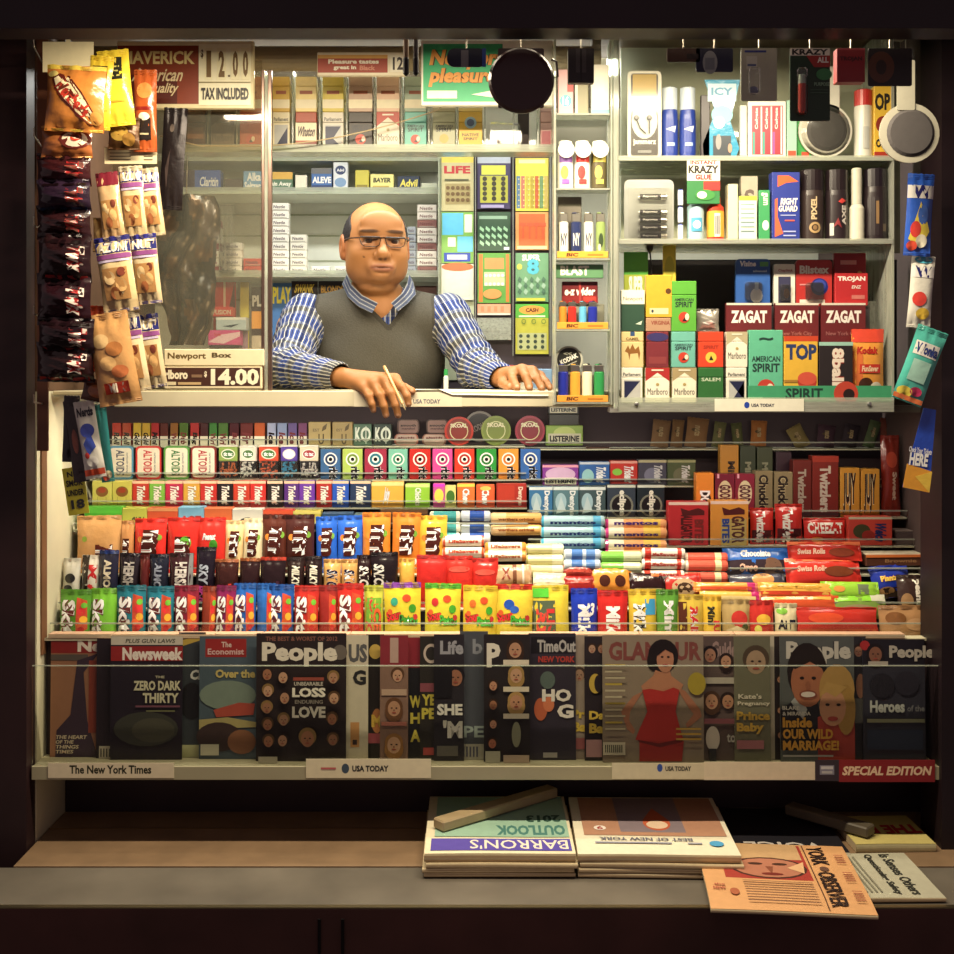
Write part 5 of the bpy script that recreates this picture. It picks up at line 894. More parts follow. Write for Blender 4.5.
C1 = [(185, 206, '5a3a2c', [('r', .1, .3, .9, .6, '8a5a3c')], 'dim brown pack'), (210, 235, '6a5a50', MLB('4a3a34', '7a6a60')[:2], 'dim grey pack with red chevron'), (239, 262, 'b8481c', SP()[2:], 'deep orange pack with round emblem'),
 (272, 290, 'e0d4b0', PARL([(.2, .1), (.88, .1), (.88, .6)]), 'cream pack with black triangle'), (295, 317, 'a84424', [('r', 0, .25, 1, .72, 'eadcb8'), ('t', 'Winston', .05, .35, .98, .62, '3a1c18', 0, .2, .045), ('r', 0, 0, 1, .2, '7a2c1c')], 'rust pack with white band and black lettering'), (322, 344, 'd8d0c0', PARL([(.14, .62), (.88, .62), (.5, .3), (.88, .1), (.14, .1)]), 'grey white pack with navy panel'),
 (348, 373, '3a302a', SP(), 'charcoal pack with red round emblem'), (376, 400, 'e8dcc4', MLB('b83c24'), 'white pack with red chevron top'), (404, 427, '6ab8a8', SP(), 'turquoise pack with red round emblem'), (432, 456, 'a8a888', SP()[:2]+[('e', .5, .3, .2, None, 'd8a04a')], 'grey green pack with amber emblem'),
 (458, 483, 'd8ac28', [('e', .5, .72, .25, None, '8ab0c0'), ('e', .5, .72, .16, None, '4a5a78'), ('t', 'NATIVE', .15, .36, .85, .44, '5a4a2a'), ('t', 'SPIRIT', .2, .26, .8, .33, '5a4a2a')], 'golden yellow pack with blue disc'), (540, 552, 'c89a90', [('r', .1, .1, .9, .5, 'a84a50')], 'narrow pink pack')]
for px0, px1, c, a, d in C1:
    h = pk(px0, px1, 112, c, a, d, YR, zR)
labelrow(K, 'in lower row of overhead rack', 'cigarettes', 'cigarette packs in the lower row of the overhead rack')
K2 = []
for (px0, px1, c, a, d), c2, n2 in zip(C1, ['8a5a3a', '8a7a6a', 'd88a50', 'd8b048', 'f0d890', 'd8c24a', 'c8a890', 'e8c0a0', 'a8b8a0', 'a8a078', 'e0c060', 'd0a8a0'], ['brown', 'grey', 'pale orange', 'amber', 'cream yellow', 'yellow', 'beige', 'peach', 'sage', 'khaki', 'gold', 'rose']):
    if px0 in (210, 239): pass
    w = (px1-px0)*s_(YR)*.95; z2 = zR+PZ(112, YR)-zR+.0006
    o = cigpack(w, .082, .022, c2, [('r', .0, .1, 1, .35, 'f0e4c0'), ('r', .2, .5, .8, .6, 'a85a3a')], None); put(K2, None, o, n2+' pack', px0, px1, YR, z2)
labelrow(K2, 'stacked in upper row of overhead rack', 'cigarettes', 'cigarette packs in the upper row of the overhead rack')
o = MB().prism([(-.038, 0), (.034, 0), (.039, .03), (.030, .062), (-.036, .066)], 0, .02, 'dcd4bc', 'film').art([('t', 'Marlboro', .15, .2, .7, .45, '6a5a54')], .06, .06, 'paper').build('plastic_packet', None, (PX(506, YR), YR+.001, zR)); tag(o, 'crumpled clear white packet in the overhead rack right of the yellow pack', 'packet')
o = MB().box(-.013, .013, 0, .02, 0, .11, '4a4240', 'matte', .002).build('dark_box', None, (PX(524, YR), YR+.023, zR)); tag(o, 'tall dark grey box behind the clear packet in overhead rack', 'box')
# cable sagging in front of the rack
q = MB(); pts = []
for k in range(40):
    t = k/39; px = 238+t*200; py = 146+(-36)*t**1.6-3*math.sin(PI*t)*-1; pts.append(P3(px, py, YR-.03))
pts = [P3(160, 136, .05), P3(200, 146, .06)]+pts+[P3(452, 96, .02), P3(462, 84, .014)]
tag(q.tube(pts, .0016, 'c8b48c', 'plastic', 6).build('cable', smooth=True), 'thin tan cable drooping across the overhead cigarette rack', 'cable')

# ---------------- back shelves ----------------
YB = .68
r = empty('back_shelf_unit', (0, 0, 0)); tag(r, 'pale green white shelving on the back wall behind the cashier', 'shelves')
sx0, sx1 = PX(112, YB), PX(438, YB)
q = MB().box(sx0, PX(556, YB), .86, .87, 1.33, 2.42, 'eceee2', 'wall')
q.build('slat_back', r)
for py in (236, 261, 300, 215):
    MB().box(sx0, PX(440, YB), .857, .860, PZ(py, .86)-.002, PZ(py, .86)+.002, 'b0b498', 'wall').build('slat_groove', r)
ZH = [PZ(191, YB), PZ(158, YB), PZ(274, YB), PZ(356, YB)]
for z in ZH:
    MB().box(sx0, PX(440, YB), YB-.004, .858, z-.008, z-.0006, 'e8eadc', 'wall').build('shelf', r)
    MB().box(sx0, PX(440, YB), YB-.007, YB-.0045, z-.009, z+.010, 'fff', 'edge').build('shelf_edge', r)
K = []
Y = YB
for px0, px1, top, c, a, d, dp in [
 (181, 221, 170, '2450a0', [('r', 0, 0, .34, 1, '3a2a40'), ('t', 'Claritin', .46, .22, .96, .68, 'f0f0e8', 0, .1, .02)], 'blue allergy medicine carton', .04),
 (224, 242, 179, '3a2a2a', [], 'small dark crumpled carton', .03), (243, 262, 171, '5a90b8', [('t', 'Alka', .2, .5, .95, .92, 'f4f0e8', 0, 0, .03), ('t', 'Seltzer', .06, .06, .95, .46, 'f4f0e8', 0, 0, .03)], 'sky blue effervescent tablet carton', .04),
 (266, 293, 172, '5a7a5c', [('r', 0, .62, 1, 1, 'd8a83c'), ('t', 'Pain Away', .08, .2, .96, .5, 'f0ecd8', 0, .1, .03)], 'green and amber pain relief carton', .04), (295, 307, 175, 'e8e0c8', [], 'plain cream carton', .03),
 (311, 332, 168, '3a68a8', [('r', 0, .0, 1, .25, '24386a'), ('t', 'ALEVE', .05, .34, .98, .62, 'f4f0e8', 0, 0, .045), ('r', 0, .75, 1, 1, '6a6a6a')], 'blue and grey pain relief carton', .04), (333, 348, 162, 'd8dce0', [('e', .5, .72, .36, .16, '24386a'), ('t', 'Advil', .25, .67, .75, .77, 'eee'), ('e', .5, .3, .4, .16, '7a9ac0')], 'small white and blue carton', .03),
 (355, 369, 170, 'c8bc3c', [('r', .1, .1, .9, .3, '8a7a2a')], 'olive yellow carton', .04), (370, 394, 174, 'e8dc84', [('t', 'BAYER', .12, .5, .9, .78, '3a3a20', 0, .1, .045), ('r', .1, .15, .8, .3, 'b89a3a')], 'pale yellow aspirin carton', .04), (397, 420, 176, '22304a', [('t', 'Advil', .1, .28, .92, .78, 'e8d850', 0, .1, .03)], 'navy tablet carton with yellow lettering', .04), (421, 438, 183, 'c8ccb4', [], 'low translucent carton', .03)]:
    w = (px1-px0)*s_(Y)*.97; z = ZH[0]; h = PZ(top, Y)-z; put(K, None, carton('medicine_box', w, h, dp, c, a), d, px0, px1, Y, z)
labelrow(K, 'on shelf above the cashier', 'box', 'medicine cartons on the shelf above the cashier')
K = []
for px0, px1, c, d in [(181, 196, '3a2a40', 'dark violet'), (197, 214, 'b8a83c', 'yellow'), (216, 242, '8a8430', 'olive'), (244, 262, 'c8c0a8', 'beige'), (268, 286, 'd89090', 'pink'), (288, 302, 'e8dcc8', 'cream'), (304, 325, '2a2438', 'black violet'), (326, 356, '9a9434', 'khaki'), (357, 384, 'b0a428', 'mustard'), (385, 413, '3c6a34', 'green'), (414, 438, 'a02c28', 'dark red')]:
    w = (px1-px0)*s_(Y)*.96; put(K, None, carton('cigar_pouch', w, .014, .05, c, [('r', .1, .3, .7, .7, 'e0d8b8')], b=.003), d+' slim pouch', px0, px1, Y, ZH[1])
labelrow(K, 'on topmost back shelf', 'pouch', 'slim pouches on the topmost back shelf')
K = []
def pile(px0, px1, base, n, c, d, txt='5a4a54', step=8.2, c2=None):
    z = ZH[2]; w = (px1-px0)*s_(Y)*.97; h = step*s_(Y)*.94
    for i in range(n):
        cc = c if not c2 or i % 3 else c2
        o = carton('film_box', w, h, .03, cc, [('t', 'Nestle', .12, .3, .8, .72, txt, 0, .1, .02), ('r', .1, .1, .9, .18, 'a8a498')]); put(K, None, o, d, px0, px1, Y, z+i*(h+.0006))
pile(243, 262, 0, 2, 'b84a40', 'flat red and white carton beside the pane bars'); pile(271, 289, 0, 9, 'e8e4d8', 'flat white carton of the tall left pile'); pile(290, 307, 0, 5, 'e4e0d0', 'flat white carton of the shorter left pile')
pile(311, 330, 0, 1, 'ece8dc', 'low white carton left of the cashier'); pile(334, 351, 0, 1, 'ece8dc', 'low white carton next to the cashier'); pile(417, 437, 0, 9, 'dcd4c8', 'grey white carton piled right of the cashier', '6a3a3a', 8.0, '8a5a54')
pile(224, 242, 0, 4, 'd8d0c4', 'flat pale carton behind the left pane'); pile(203, 221, 0, 7, 'e0dcd0', 'flat whitish carton far behind the left pane', '8a3a3a', 8, '8a2a3a'); pile(407, 416, 0, 6, '9aa0a8', 'narrow grey carton behind the cashier ear')
labelrow(K, 'on back shelf', 'box', 'flat cartons piled on the back shelf', 'from bottom')
q = MB()
for k in range(4): q.box(-.022+k*.011, -.013+k*.011, 0, .02, 0, .19, 'd8dccc', 'film', .001)
o = q.build('tube_bundle', None, (PX(229, YB), YB-.03, ZH[2]+.001)); tag(o, 'bundle of tall clear plastic tubes behind the left pane', 'tubes')
K = []
z = ZH[3]
for px0, px1, top, c, a, d in [(213, 236, 282, 'c83024', [('r', .45, .3, .55, 1, 'e8d8c0'), ('p', [(.6, .5), (.95, 1), (1, .5)], '5a2a2c')], 'red magazine with white stripe'), (240, 249, 282, 'c8b83c', [('r', .1, .1, .9, .5, 'a88a9a')], 'narrow yellow and mauve magazine'), (251, 262, 287, '3a2226', [('t', 'PL', .1, .72, .98, .88, 'eee', 0, 0, .045), ('r', .05, .4, .95, .65, 'e89a2c'), ('r', .05, .1, .95, .3, 'c8b8a0')], 'dark magazine with PL and orange panel'),
 (272, 292, 283, '4a78b0', [('t', 'PLAY', .02, .72, .98, .95, 'e8d83c', 0, 0, .045), ('e', .5, .25, .35, .3, 'c08a60')], 'blue magazine reading PLAY in yellow'), (291, 318, 281, '2a1c24', [('t', 'SWANK', .1, .84, .9, .96, 'e8c83c', 0, .2, .04), ('t', 'HUE', .05, .45, .98, .76, 'd03a88', 0, 0, .045)], 'black magazine with big pink letters'), (318, 345, 281, '2c242a', [('t', 'BLONDE', .1, .84, .98, .94, 'e0a83c', 0, 0, .04), ('r', .1, .4, .8, .7, 'b88a40')], 'black magazine with gold lettering'), (415, 437, 286, '6a3a34', [('r', .1, .4, .9, .8, 'b8483c')], 'dull red magazine behind the cashier shoulder')]:
    Y = YB+.06; w = (px1-px0)*s_(Y)*.97; h = PZ(top, Y)-z
    o = MB().box(-w/2, w/2, 0, .006, 0, h, c, 'card').art(a, w, h).build('magazine'); put(K, None, o, d, px0, px1, Y, z)
labelrow(K, 'on lower back shelf', 'magazine', 'magazines on the lower back shelf')
for px0, px1, zb, hp, c, a, d, yo in [(209, 239, 0, 11, '2c1c26', [], 'black box under the pink box behind the left pane', 0), (208, 240, 11, 15, 'd84a8c', [('p', [(.0, .2), (.5, .1), (1, .6), (1, .9), (.4, .7)], 'f0c8d0'), ('t', 'love', .2, .6, .4, .85, 'c22')], 'pink box stacked on a black box behind the left pane', 0), (216, 246, 26, 13, 'b8c8cc', [('p', [(.2, .3), (.5, .2), (.8, .5), (.5, .4)], '2a3a4a'), ('r', 0, .8, 1, 1, 'e8e8e0')], 'pale blue box on top of the pink box behind the left pane', 0), (211, 232, 39.5, 10, 'c03024', [('t', 'FUSION', .1, .2, .95, .7, 'c8b8a0', 0, 0, .03)], 'small red box topmost of the stack behind the left pane', 0)]:
    Y = YB+.01; w = (px1-px0)*s_(Y); h = hp*s_(Y)-.0006
    o = carton('storage_box', w, h, .045, c, a); o.location = (PX((px0+px1)/2, Y), Y-.0, z+zb*s_(Y)); tag(o, d, 'box', 'boxes stacked behind the left pane')
# ---------------- lottery ticket dispenser ----------------
YK = .62
r = empty('ticket_dispenser'); tag(r, 'clear three column lottery ticket dispenser right of the cashier', 'dispenser')
MB().box(PX(438, YK), PX(552, YK), YK+.012, YK+.018, 1.577, PZ(152, YK), '4a4048', 'wall').box(PX(438, YK), PX(474, YK), YK+.009, YK+.0118, 1.60, PZ(153, YK), 'c0c8a8', 'wall').build('dispenser_back', r)
for a in (439, 475.5, 513, 550): MB().box(PX(a, YK)-.001, PX(a, YK)+.001, YK-.012, YK+.0085, PZ(356, YK), PZ(152, YK), 'fff', 'edge').build('divider', r)
for i, (a, b) in enumerate(((441, 474), (477, 511))):
    MB().box(PX(a, YK), PX(b, YK), YK-.010, YK+.006, PZ(340, YK), PZ(318, YK), 'c8c8b8', 'edge').build('clear_drawer', r)
def dots(nx, ny, u0, v0, u1, v1, c, ru=.04): return [('e', u0+(u1-u0)*i/(nx-1), v0+(v1-v0)*j/(ny-1), ru, None, c) for i in range(nx) for j in range(ny)]
K = []
for px0, px1, y0, y1, c, a, d in [
 (441, 474, 156, 211, 'b8ae80', [('r', 0, .88, 1, 1, 'd8c040'), ('t', 'LIFE', .08, .68, .9, .82, 'b02028', 0, 0, .045), ('r', .12, .12, .9, .5, '9a8a5a')]+dots(5, 3, .2, .2, .82, .42, '6a5030', .06)+[('r', .1, .55, .85, .58, '5a5a40')], 'beige scratch ticket reading LIFE in red'),
 (441, 474, 212, 263, '76a84a', [('r', .02, .55, .68, .98, '5ab4d8'), ('r', .72, .6, .96, .95, 'e8e4c8'), ('r', .5, .22, .98, .52, '62b8d8'), ('r', .2, .32, .44, .5, 'e8dcc8'), ('r', .08, .03, .9, .2, '2c48a8'), ('r', .18, .07, .8, .16, 'e8e4d8')], 'green scratch ticket with light blue blocks'),
 (441, 474, 264, 300, 'd8d4c0', [('e', .5, .92, .5, .12, 'b8683a'), ('r', .05, .1, .9, .6, 'c0c8c0')], 'pale scratch ticket with an orange swirl top'),
 (477, 511, 157, 209, '3a3058', [('r', 0, .88, 1, 1, 'a8b0c0'), ('r', .12, .66, .85, .84, 'c8c83a'), ('r', .08, .12, .92, .64, 'aaa838')]+dots(3, 5, .22, .2, .78, .58, '3a3428', .07)+[('r', .1, .02, .8, .08, '9a90b8')], 'purple and yellow scratch ticket with dark number grid'),
 (477, 511, 212, 251, '35523c', [('r', .05, .82, .9, .9, '8aa890')]+[('p', [(.06+.18*i, .2+.18*j), (.18+.18*i, .12+.18*j), (.2+.18*i, .2+.18*j), (.08+.18*i, .28+.18*j)], '9ac49c') for i in range(5) for j in range(3)]+[('r', .8, .03, .96, .1, 'eee')], 'dark green scratch ticket with pale slanted bars'),
 (477, 511, 253, 303, '5a9a3c', [('r', .04, .02, .16, .98, 'c8782c'), ('r', .86, .02, .96, .98, 'c8782c'), ('r', .22, .68, .8, .9, 'e08a4a'), ('r', .2, .34, .82, .62, 'b8cc94')]+dots(5, 2, .26, .38, .76, .55, 'e8ecd0', .05)+[('e', .45, .18, .28, .1, 'd8904a')], 'green and orange framed scratch ticket'),
 (477, 511, 304, 315, 'e8a07c', [('r', 0, 0, 1, .15, 'f0dcd0')]+[('r', .1+.2*i, .3, .2+.2*i, .8, 'd88a60') for i in range(4)], 'short salmon ticket strip under the framed green ticket'),
 (515, 549, 158, 211, 'd8c83c', [('r', .1, .9, .9, .97, 'e8e0a0')]+[('r', .03+.14*i, .05, .14+.14*i, .66, cc) for i, cc in enumerate(['5a7a9a', 'b86a5a', 'b8a83c', 'a8942c', 'b85a30', '6a8a5a', 'b8a050'])]+dots(6, 6, .1, .1, .85, .6, 'd8cc90', .02), 'yellow topped scratch ticket with rainbow columns'),
 (515, 549, 212, 250, 'd89a58', [('r', .1, .12, .9, .95, 'c8602c')]+[('t', 'T', .14+.2*i, .3, .32+.2*i, .72, 'e8542c', 0, 0, .045) for i in range(4)]+[('r', .05, .02, .95, .1, 'e8c898')], 'orange scratch ticket with tall letters'),
 (515, 549, 253, 302, '6a9a70', [('t', 'SUPER', .2, .84, .75, .97, 'f0f0d8', 0, 0, .045), ('t', '8', .34, .56, .72, .88, '4ab4c8', 0, 0, .045, '2a4a50'), ('e', .12, .72, .08, .06, 'd8d04a')]+[('p', [(.06+.18*i, .2+.12*j), (.14+.18*i, .14+.12*j), (.2+.18*i, .22+.12*j), (.12+.18*i, .28+.12*j)], '9ab8a0' if (i+j) % 2 else '4a7058') for i in range(5) for j in range(3)]+[('r', .02, .02, .9, .08, 'c8c83a')], 'green scratch ticket reading SUPER 8'),
 (515, 549, 304, 354, 'bcb838', [('r', 0, .72, 1, 1, '58b03c'), ('e', .5, .88, .4, .09, 'f0a03c'), ('t', 'CASH', .3, .84, .7, .92, '5a2a1c', 0, .1, .045), ('r', .1, .74, .9, .77, 'f0f0d0'), ('r', .06, .08, .94, .42, 'b8bc84')]+dots(4, 3, .16, .14, .82, .36, '3c4a3c', .055)+[('o', .25, .65, .07, .05, .7, '6a8a3a'), ('o', .55, .65, .07, .05, .7, '6a8a3a'), ('o', .85, .65, .07, .05, .7, '6a8a3a')], 'yellow scratch ticket with green top, lowest in its column')]:
    w = (px1-px0)*s_(YK)*.97; h = PZ(y0, YK)-PZ(y1, YK)
    o = MB().box(-w/2, w/2, 0, .0012, 0, h, c, 'card').art(a, w, h, 'card').build('scratch_ticket', None, (PX((px0+px1)/2, YK), YK, PZ(y1, YK))); tag(o, d+' in the dispenser', 'ticket', 'scratch tickets in the dispenser')
K = []
for px0, px1, hp, c, d, Y in [(478, 500, 26, 'c04a28', 'orange red box with a cream panel', .42), (503, 514, 24, 'a02028', 'dark red box', .42), (500, 530, 14, 'e8e0cc', 'low white box', .41), (531, 552, 20, '8ab0d8', 'pale blue box', .41)]:
    w = (px1-px0)*s_(Y); o = carton('storage_box', w, hp*s_(Y), .05, c, [('r', .1, .3, .7, .7, 'e8b890')]); put(K, None, o, d, px0, px1, Y, 1.577)
o = MB().box(.0, .30, .402, .62, 1.56, 1.5765, 'c0b490', 'wall').build('side_ledge'); tag(o, 'cream ledge behind the counter under the ticket dispenser', 'shelf')
labelrow(K, 'behind the cashier hand', 'box', 'boxes on the ledge behind the counter')

# ---------------- lighter tower contents ----------------
Y = YT+.006
K = []
def tw(px0, px1, sh, top, fn, d):
    w = (px1-px0)*s_(Y)*.95; z = TZ[sh]; h = PZ(top, Y)-z; o = fn(w, h); K.append((o, d)); o.location = (PX((px0+px1)/2, Y), Y, z)
CW = {'e88a1c': 'orange', 'd0281c': 'red', '62b8e0': 'sky blue', '2430a0': 'navy blue', 'e8a82c': 'amber', 'f0e8cc': 'white', '2a9a50': 'green'}
def tray(sh):
    z = TZ[sh]; w = (608-557)*s_(Y-.004); o = MB().box(-w/2, w/2, 0, .003, 0, .0145, 'f0a02c', 'card', .0005).art([('t', 'BIC', .18, .2, .42, .75, '5a2c18', 0, .2, .045), ('r', .6, .35, .9, .6, 'c87a20')], w, .0145).build('brand_strip', None, (PX(582.5, Y-.004), Y-.0065, z+.0002)); return o
for sh, wh in ((0, 'lowest'), (1, 'middle'), (2, 'upper')): tag(tray(sh), 'orange lighter tray strip on the %s lighter shelf of the tower' % wh, 'label', 'orange lighter tray strips')
for c, a0, b0 in (('2430a0', 558, 569), ('e8a82c', 570, 581), ('f0e8cc', 582, 593), ('2a9a50', 594, 605)): tw(a0, b0, 0, 364, lambda w, h: lighter(w, h, c), CW[c]+' pocket lighter on the lowest shelf')
for c, a0, b0 in (('e88a1c', 559, 567), ('d0281c', 568, 577), ('62b8e0', 579, 587), ('2430a0', 588, 598)): tw(a0, b0, 1, 301, lambda w, h: lighter(w, h, c), CW[c]+' pocket lighter on the middle shelf')
NYT = lambda c: [('t', 'NY', .12, .35, .9, .7, c, 0, 0, .02)]
for c, cc, a0, b0, n in (('f0ecdc', '22305a', 559, 569, 'white pocket lighter with dark NY letters'), ('24305e', 'f0ecdc', 571, 582, 'navy pocket lighter with white NY letters'), ('ece8d8', '22305a', 584, 594, 'cream pocket lighter with dark NY letters'), ('8aa05a', '3a4a30', 596, 606, 'olive patterned pocket lighter')):
    tw(a0, b0, 2, 212, lambda w, h: lighter(w, h, c, NYT(cc) if 'NY' in n else [('e', .5, .5, .3, .2, '3a4a30'), ('e', .3, .3, .2, .1, 'd8d0b0')]), n+' on the upper shelf')
for o, d in K: tag(o, d+' of the tower', 'lighter', 'pocket lighters in the tower')
def at_tower(o, px, sh, dy, label, cat, dz=0): o.location = (PX(px, Y), Y+dy, TZ[sh]+dz); tag(o, label, cat)
at_tower(disc(14*s_(Y), .02, '2a2a26', 'b8b8a8', [('t', 'KODIAK', .16, .44, .84, .62, 'e8e8dc', 0, 0, .045, None, 25), ('t', 'wintergreen', .3, .3, .8, .38, 'c8c8b8', 0, 0, .02, None, 25), ('t', '<<', .3, .66, .6, .78, '9a9a8a', 0, 0, .04)]), 570, 0, .027, 'round black and silver tobacco tin above the lowest lighters', 'tin', .062)
o = carton('spacer_box', .10, .0605, .018, '9a9488', []); at_tower(o, 583, 0, .031, 'grey spacer box behind the lowest lighters in the tower', 'box')
o = carton('rolling_paper_box', 36*s_(Y), 22*s_(Y), .018, '6a1c20', [('r', .0, .0, 1, .35, '8a2422'), ('t', 'e-z wider', .06, .36, .94, .74, 'f4ecdc', 0, .1, .045), ('r', .6, .08, .94, .3, 'd8362a'), ('r', .47, 0, .53, 1, 'a83a34')]); at_tower(o, 581, 1, .026, 'dark red rolling paper box reading e-z wider in the tower', 'box', .058)
o = carton('spacer_box', .10, .0565, .018, '8a8a78', []); at_tower(o, 583, 1, .031, 'grey spacer box behind the middle lighters in the tower', 'box')
o = carton('film_packet', 48*s_(Y), 14*s_(Y), .004, '5a8a60', [('t', 'BLAST', .1, .2, .7, .9, 'f0f0e0', 0, 0, .045)]); at_tower(o, 580, 1, .012, 'green strip reading BLAST above the dark red box in the tower', 'packet', .112)
o = carton('dark_box', 24*s_(Y), 64*s_(Y), .01, '6a6458', []); at_tower(o, 571, 2, .035, 'grey box standing behind the upper lighters in the tower', 'box')
for px, cl, cc, lab, d in ((566, 'e8e4d8', '8a5ab0', 'yellow oval', 'white bottle with purple label and white cap'), (583, 'ece8dc', 'd02a24', '', 'white bottle with red label and white cap'), (600, '5a5030', 'c8b848', '', 'brown bottle with yellow label and white cap')):
    R = 8*s_(Y); H = 43*s_(Y)
    o = bottle('pill_bottle', [(R*.95, 0), (R, .003), (R, H*.92), (R*.6, H)], cl, [(R*.85, H), (R*.85, H+.010), (R*.8, H+.012)], 'f4f0e4', [('r', 0, .7, 1, 1, cc), ('e', .4, .4, .3, .2, 'd8a83c' if px == 566 else cc), ('r', .2, .06, .8, .2, cc)], R*1.6, H*.8, H*.06)
    o.location = (PX(px, Y), Y+.002, TZ[3]); tag(o, d+' in the tower', 'bottle', 'small capped bottles in the tower')
    MB().lathe([(R*1.02, 0), (R*1.02, .006), (R*.9, .008)], 'f2eedf', 'plastic', (0, 0, R), 'y', 20).lathe([(R*.6, -.0005), (R*.6, 0)], 'e4dfcf', 'plastic', (0, 0, R), 'y', 20).build('round_lid', o, (0, -.0125, H*.70))
for px0, px1, hp, c, a, d in ((558, 574, 45, 'd8a8a8', [('e', .5, .3, .4, None, '4ab8b8'), ('t', '16', .3, .2, .7, .4, 'fff'), ('r', .6, .5, 1, 1, 'c83a34')], 'pink and teal packet on top shelf of the tower'), (575, 589, 44, '8a8460', [('r', .0, 0, .2, 1, 'c8c8b8')], 'olive green packet on top shelf of the tower'), (591, 610, 50, 'ece8d4', [('r', 0, 0, 1, .1, '6ab0b0')], 'white packet with teal base on top shelf of the tower')):
    w = (px1-px0)*s_(Y)*.95; o = carton('film_packet', w, hp*s_(Y), .012, c, a); o.location = (PX((px0+px1)/2, Y), Y+.006, TZ[4]); tag(o, d, 'packet')

# ---------------- right case, shelf 3 (bottom) ----------------
Y = YC+.006; z = CZ1; hh = .0775; K = []
def cs(px0, px1, top, k, c, a, d, lid=None):
    w = (px1-px0)*s_(Y)*.96; zz = z+k*(.0785); h = PZ(top, Y)-zz if top else .078
    o = cigpack(w, h, .022, c, a, lid); put(K, None, o, d, px0, px1, Y, zz)
cs(621, 643, 0, 0, 'e8e4d4', PARL([(.14, .62), (.88, .62), (.14, .1)]), 'white pack with blue and black panel')
cs(645, 670, 0, 0, 'f0e8d4', MLB('b02a28'), 'white pack with red chevron')
cs(672, 697, 0, 0, 'ece4cc', MLB('a8946a'), 'white pack with gold chevron')
cs(698, 724, 0, 0, '2e6a34', [('t', 'SALEM', .12, .62, .88, .72, 'c8d8b8', 0, 0, .02)], 'green pack with small white lettering')
cs(726, 747, 0, 0, 'e8e4d4', PARL([(.14, .62), (.88, .62), (.3, .1), (.88, .1)]), 'white pack with navy diagonal panel')
cs(621, 644, 0, 1, 'd8c084', [('p', [(.15, .45), (.3, .62), (.38, .5), (.5, .66), (.62, .5), (.78, .6), (.85, .4), (.8, .2), (.74, .4), (.4, .38), (.36, .2), (.3, .4)], '8a5a24'), ('r', .4, .88, .6, 1, '34507a'), ('t', 'CAMEL', .2, .76, .8, .84, '7a5a30')], 'sand coloured pack with a camel')
cs(646, 669, 0, 1, '7a2c34', [('e', .5, .85, .5, .12, '3a3468'), ('r', .1, .1, .9, .3, '8a3a3c')], 'dusky red and violet pack')
cs(671, 696, 0, 1, '6ab4a4', SP(), 'turquoise pack with red round emblem')
cs(698, 724, 0, 1, 'd8401c', [('e', .5, .28, .22, None, 'e8c03c'), ('p', [(.42, .2), (.5, .34), (.6, .2)], '2a1c1c'), ('t', 'SPIRIT', .2, .52, .8, .62, 'a8301c')], 'orange red pack with yellow round emblem')
cs(726, 748, 0, 1, 'ece4d0', MLB('b8ac88'), 'white pack with pale gold chevron')
cs(621, 645, 290, 2, '2e4c3c', [('r', 0, .66, 1, 1, 'ece8d0'), ('t', 'Newport', .08, .72, .92, .84, '3a3a34', 0, 0, .0), ('p', [(.6, .18), (.9, .26), (.85, .16)], 'c8d8c0')], 'dark green pack with cream top')
cs(671, 697, 281, 2, '58a834', SP(), 'bright green pack with red round emblem')
for o, d in K: tag(o, d+' in the right case', 'cigarettes', 'cigarette packs in the right case')
def C(name, px0, px1, py0, zz, dp, c, a, label, cat, Yo=0, tilt=0, rz=0, m='card', py1=None):
    yy = Y+Yo; w = (px1-px0)*s_(yy); h = (PZ(py0, yy)-(PZ(py1, yy) if py1 else zz)); zz = PZ(py1, yy) if py1 else zz
    o = carton(name, w, h, dp, c, a, m); o.location = (PX((px0+px1)/2, yy), yy, zz); o.rotation_euler = (tilt, 0, rz); tag(o, label, cat); return o
zz2 = z+2*.0785
C('tobacco_box', 646, 671, 318, zz2, .022, 'b08a6c', [('t', 'VIRGINIA', .2, .5, .95, .8, '8a3a2c')], 'tan box under the large yellow box in the right case', 'box')
C('tobacco_box', 646, 672, 275, 0, .022, 'd8a41c', [('e', .86, .62, .11, None, '5a3a1c'), ('r', .14, .08, .86, .22, 'f4dca0'), ('e', .25, .15, .05, .04, '345')], 'large plain yellow box with a brown dot in the right case', 'box', py1=317.5)
q = C('tobacco_box', 749, 783, 330, z+.002, .022, '5cb894', [('t', 'AMERICAN', .08, .56, .92, .64, '24403c', 0, 0, .03), ('t', 'SPIRIT', .1, .42, .9, .54, '24403c', 0, 0, .03), ('e', .5, .20, .26, None, 'c03a2c'), ('e', .62, .2, .1, .06, 'e8dcc0'), ('t', '~', .3, .86, .7, .9, '24403c')], 'large sea green box with red round emblem in the right case', 'box')
C('tobacco_box', 784, 818, 336, z+.002, .03, 'e0b02c', [('r', 0, .92, 1, 1, 'c8401c'), ('t', 'TOP', .06, .64, .96, .88, '2c3c6a', 0, 0, .045), ('e', .68, .32, .28, .14, 'b83424'), ('e', .68, .36, .28, .1, 'd0503a'), ('r', 0, .3, .4, .34, 'a87a2c'), ('p', [(.5, .2), (.7, .02), (1, .02), (1, .25)], 'c8d0d0')], 'yellow tobacco box reading TOP with a red spinning top', 'box')
C('tobacco_box', 819, 853, 342, z+.002, .03, '2a2426', [('r', 0, .94, 1, 1, '9ac8b8'), ('t', '8ball8', .38, .1, .74, .9, 'e8d8c8', -90, 0, .045, 'a83a2c')], 'black box with big sideways white lettering in the right case', 'box')
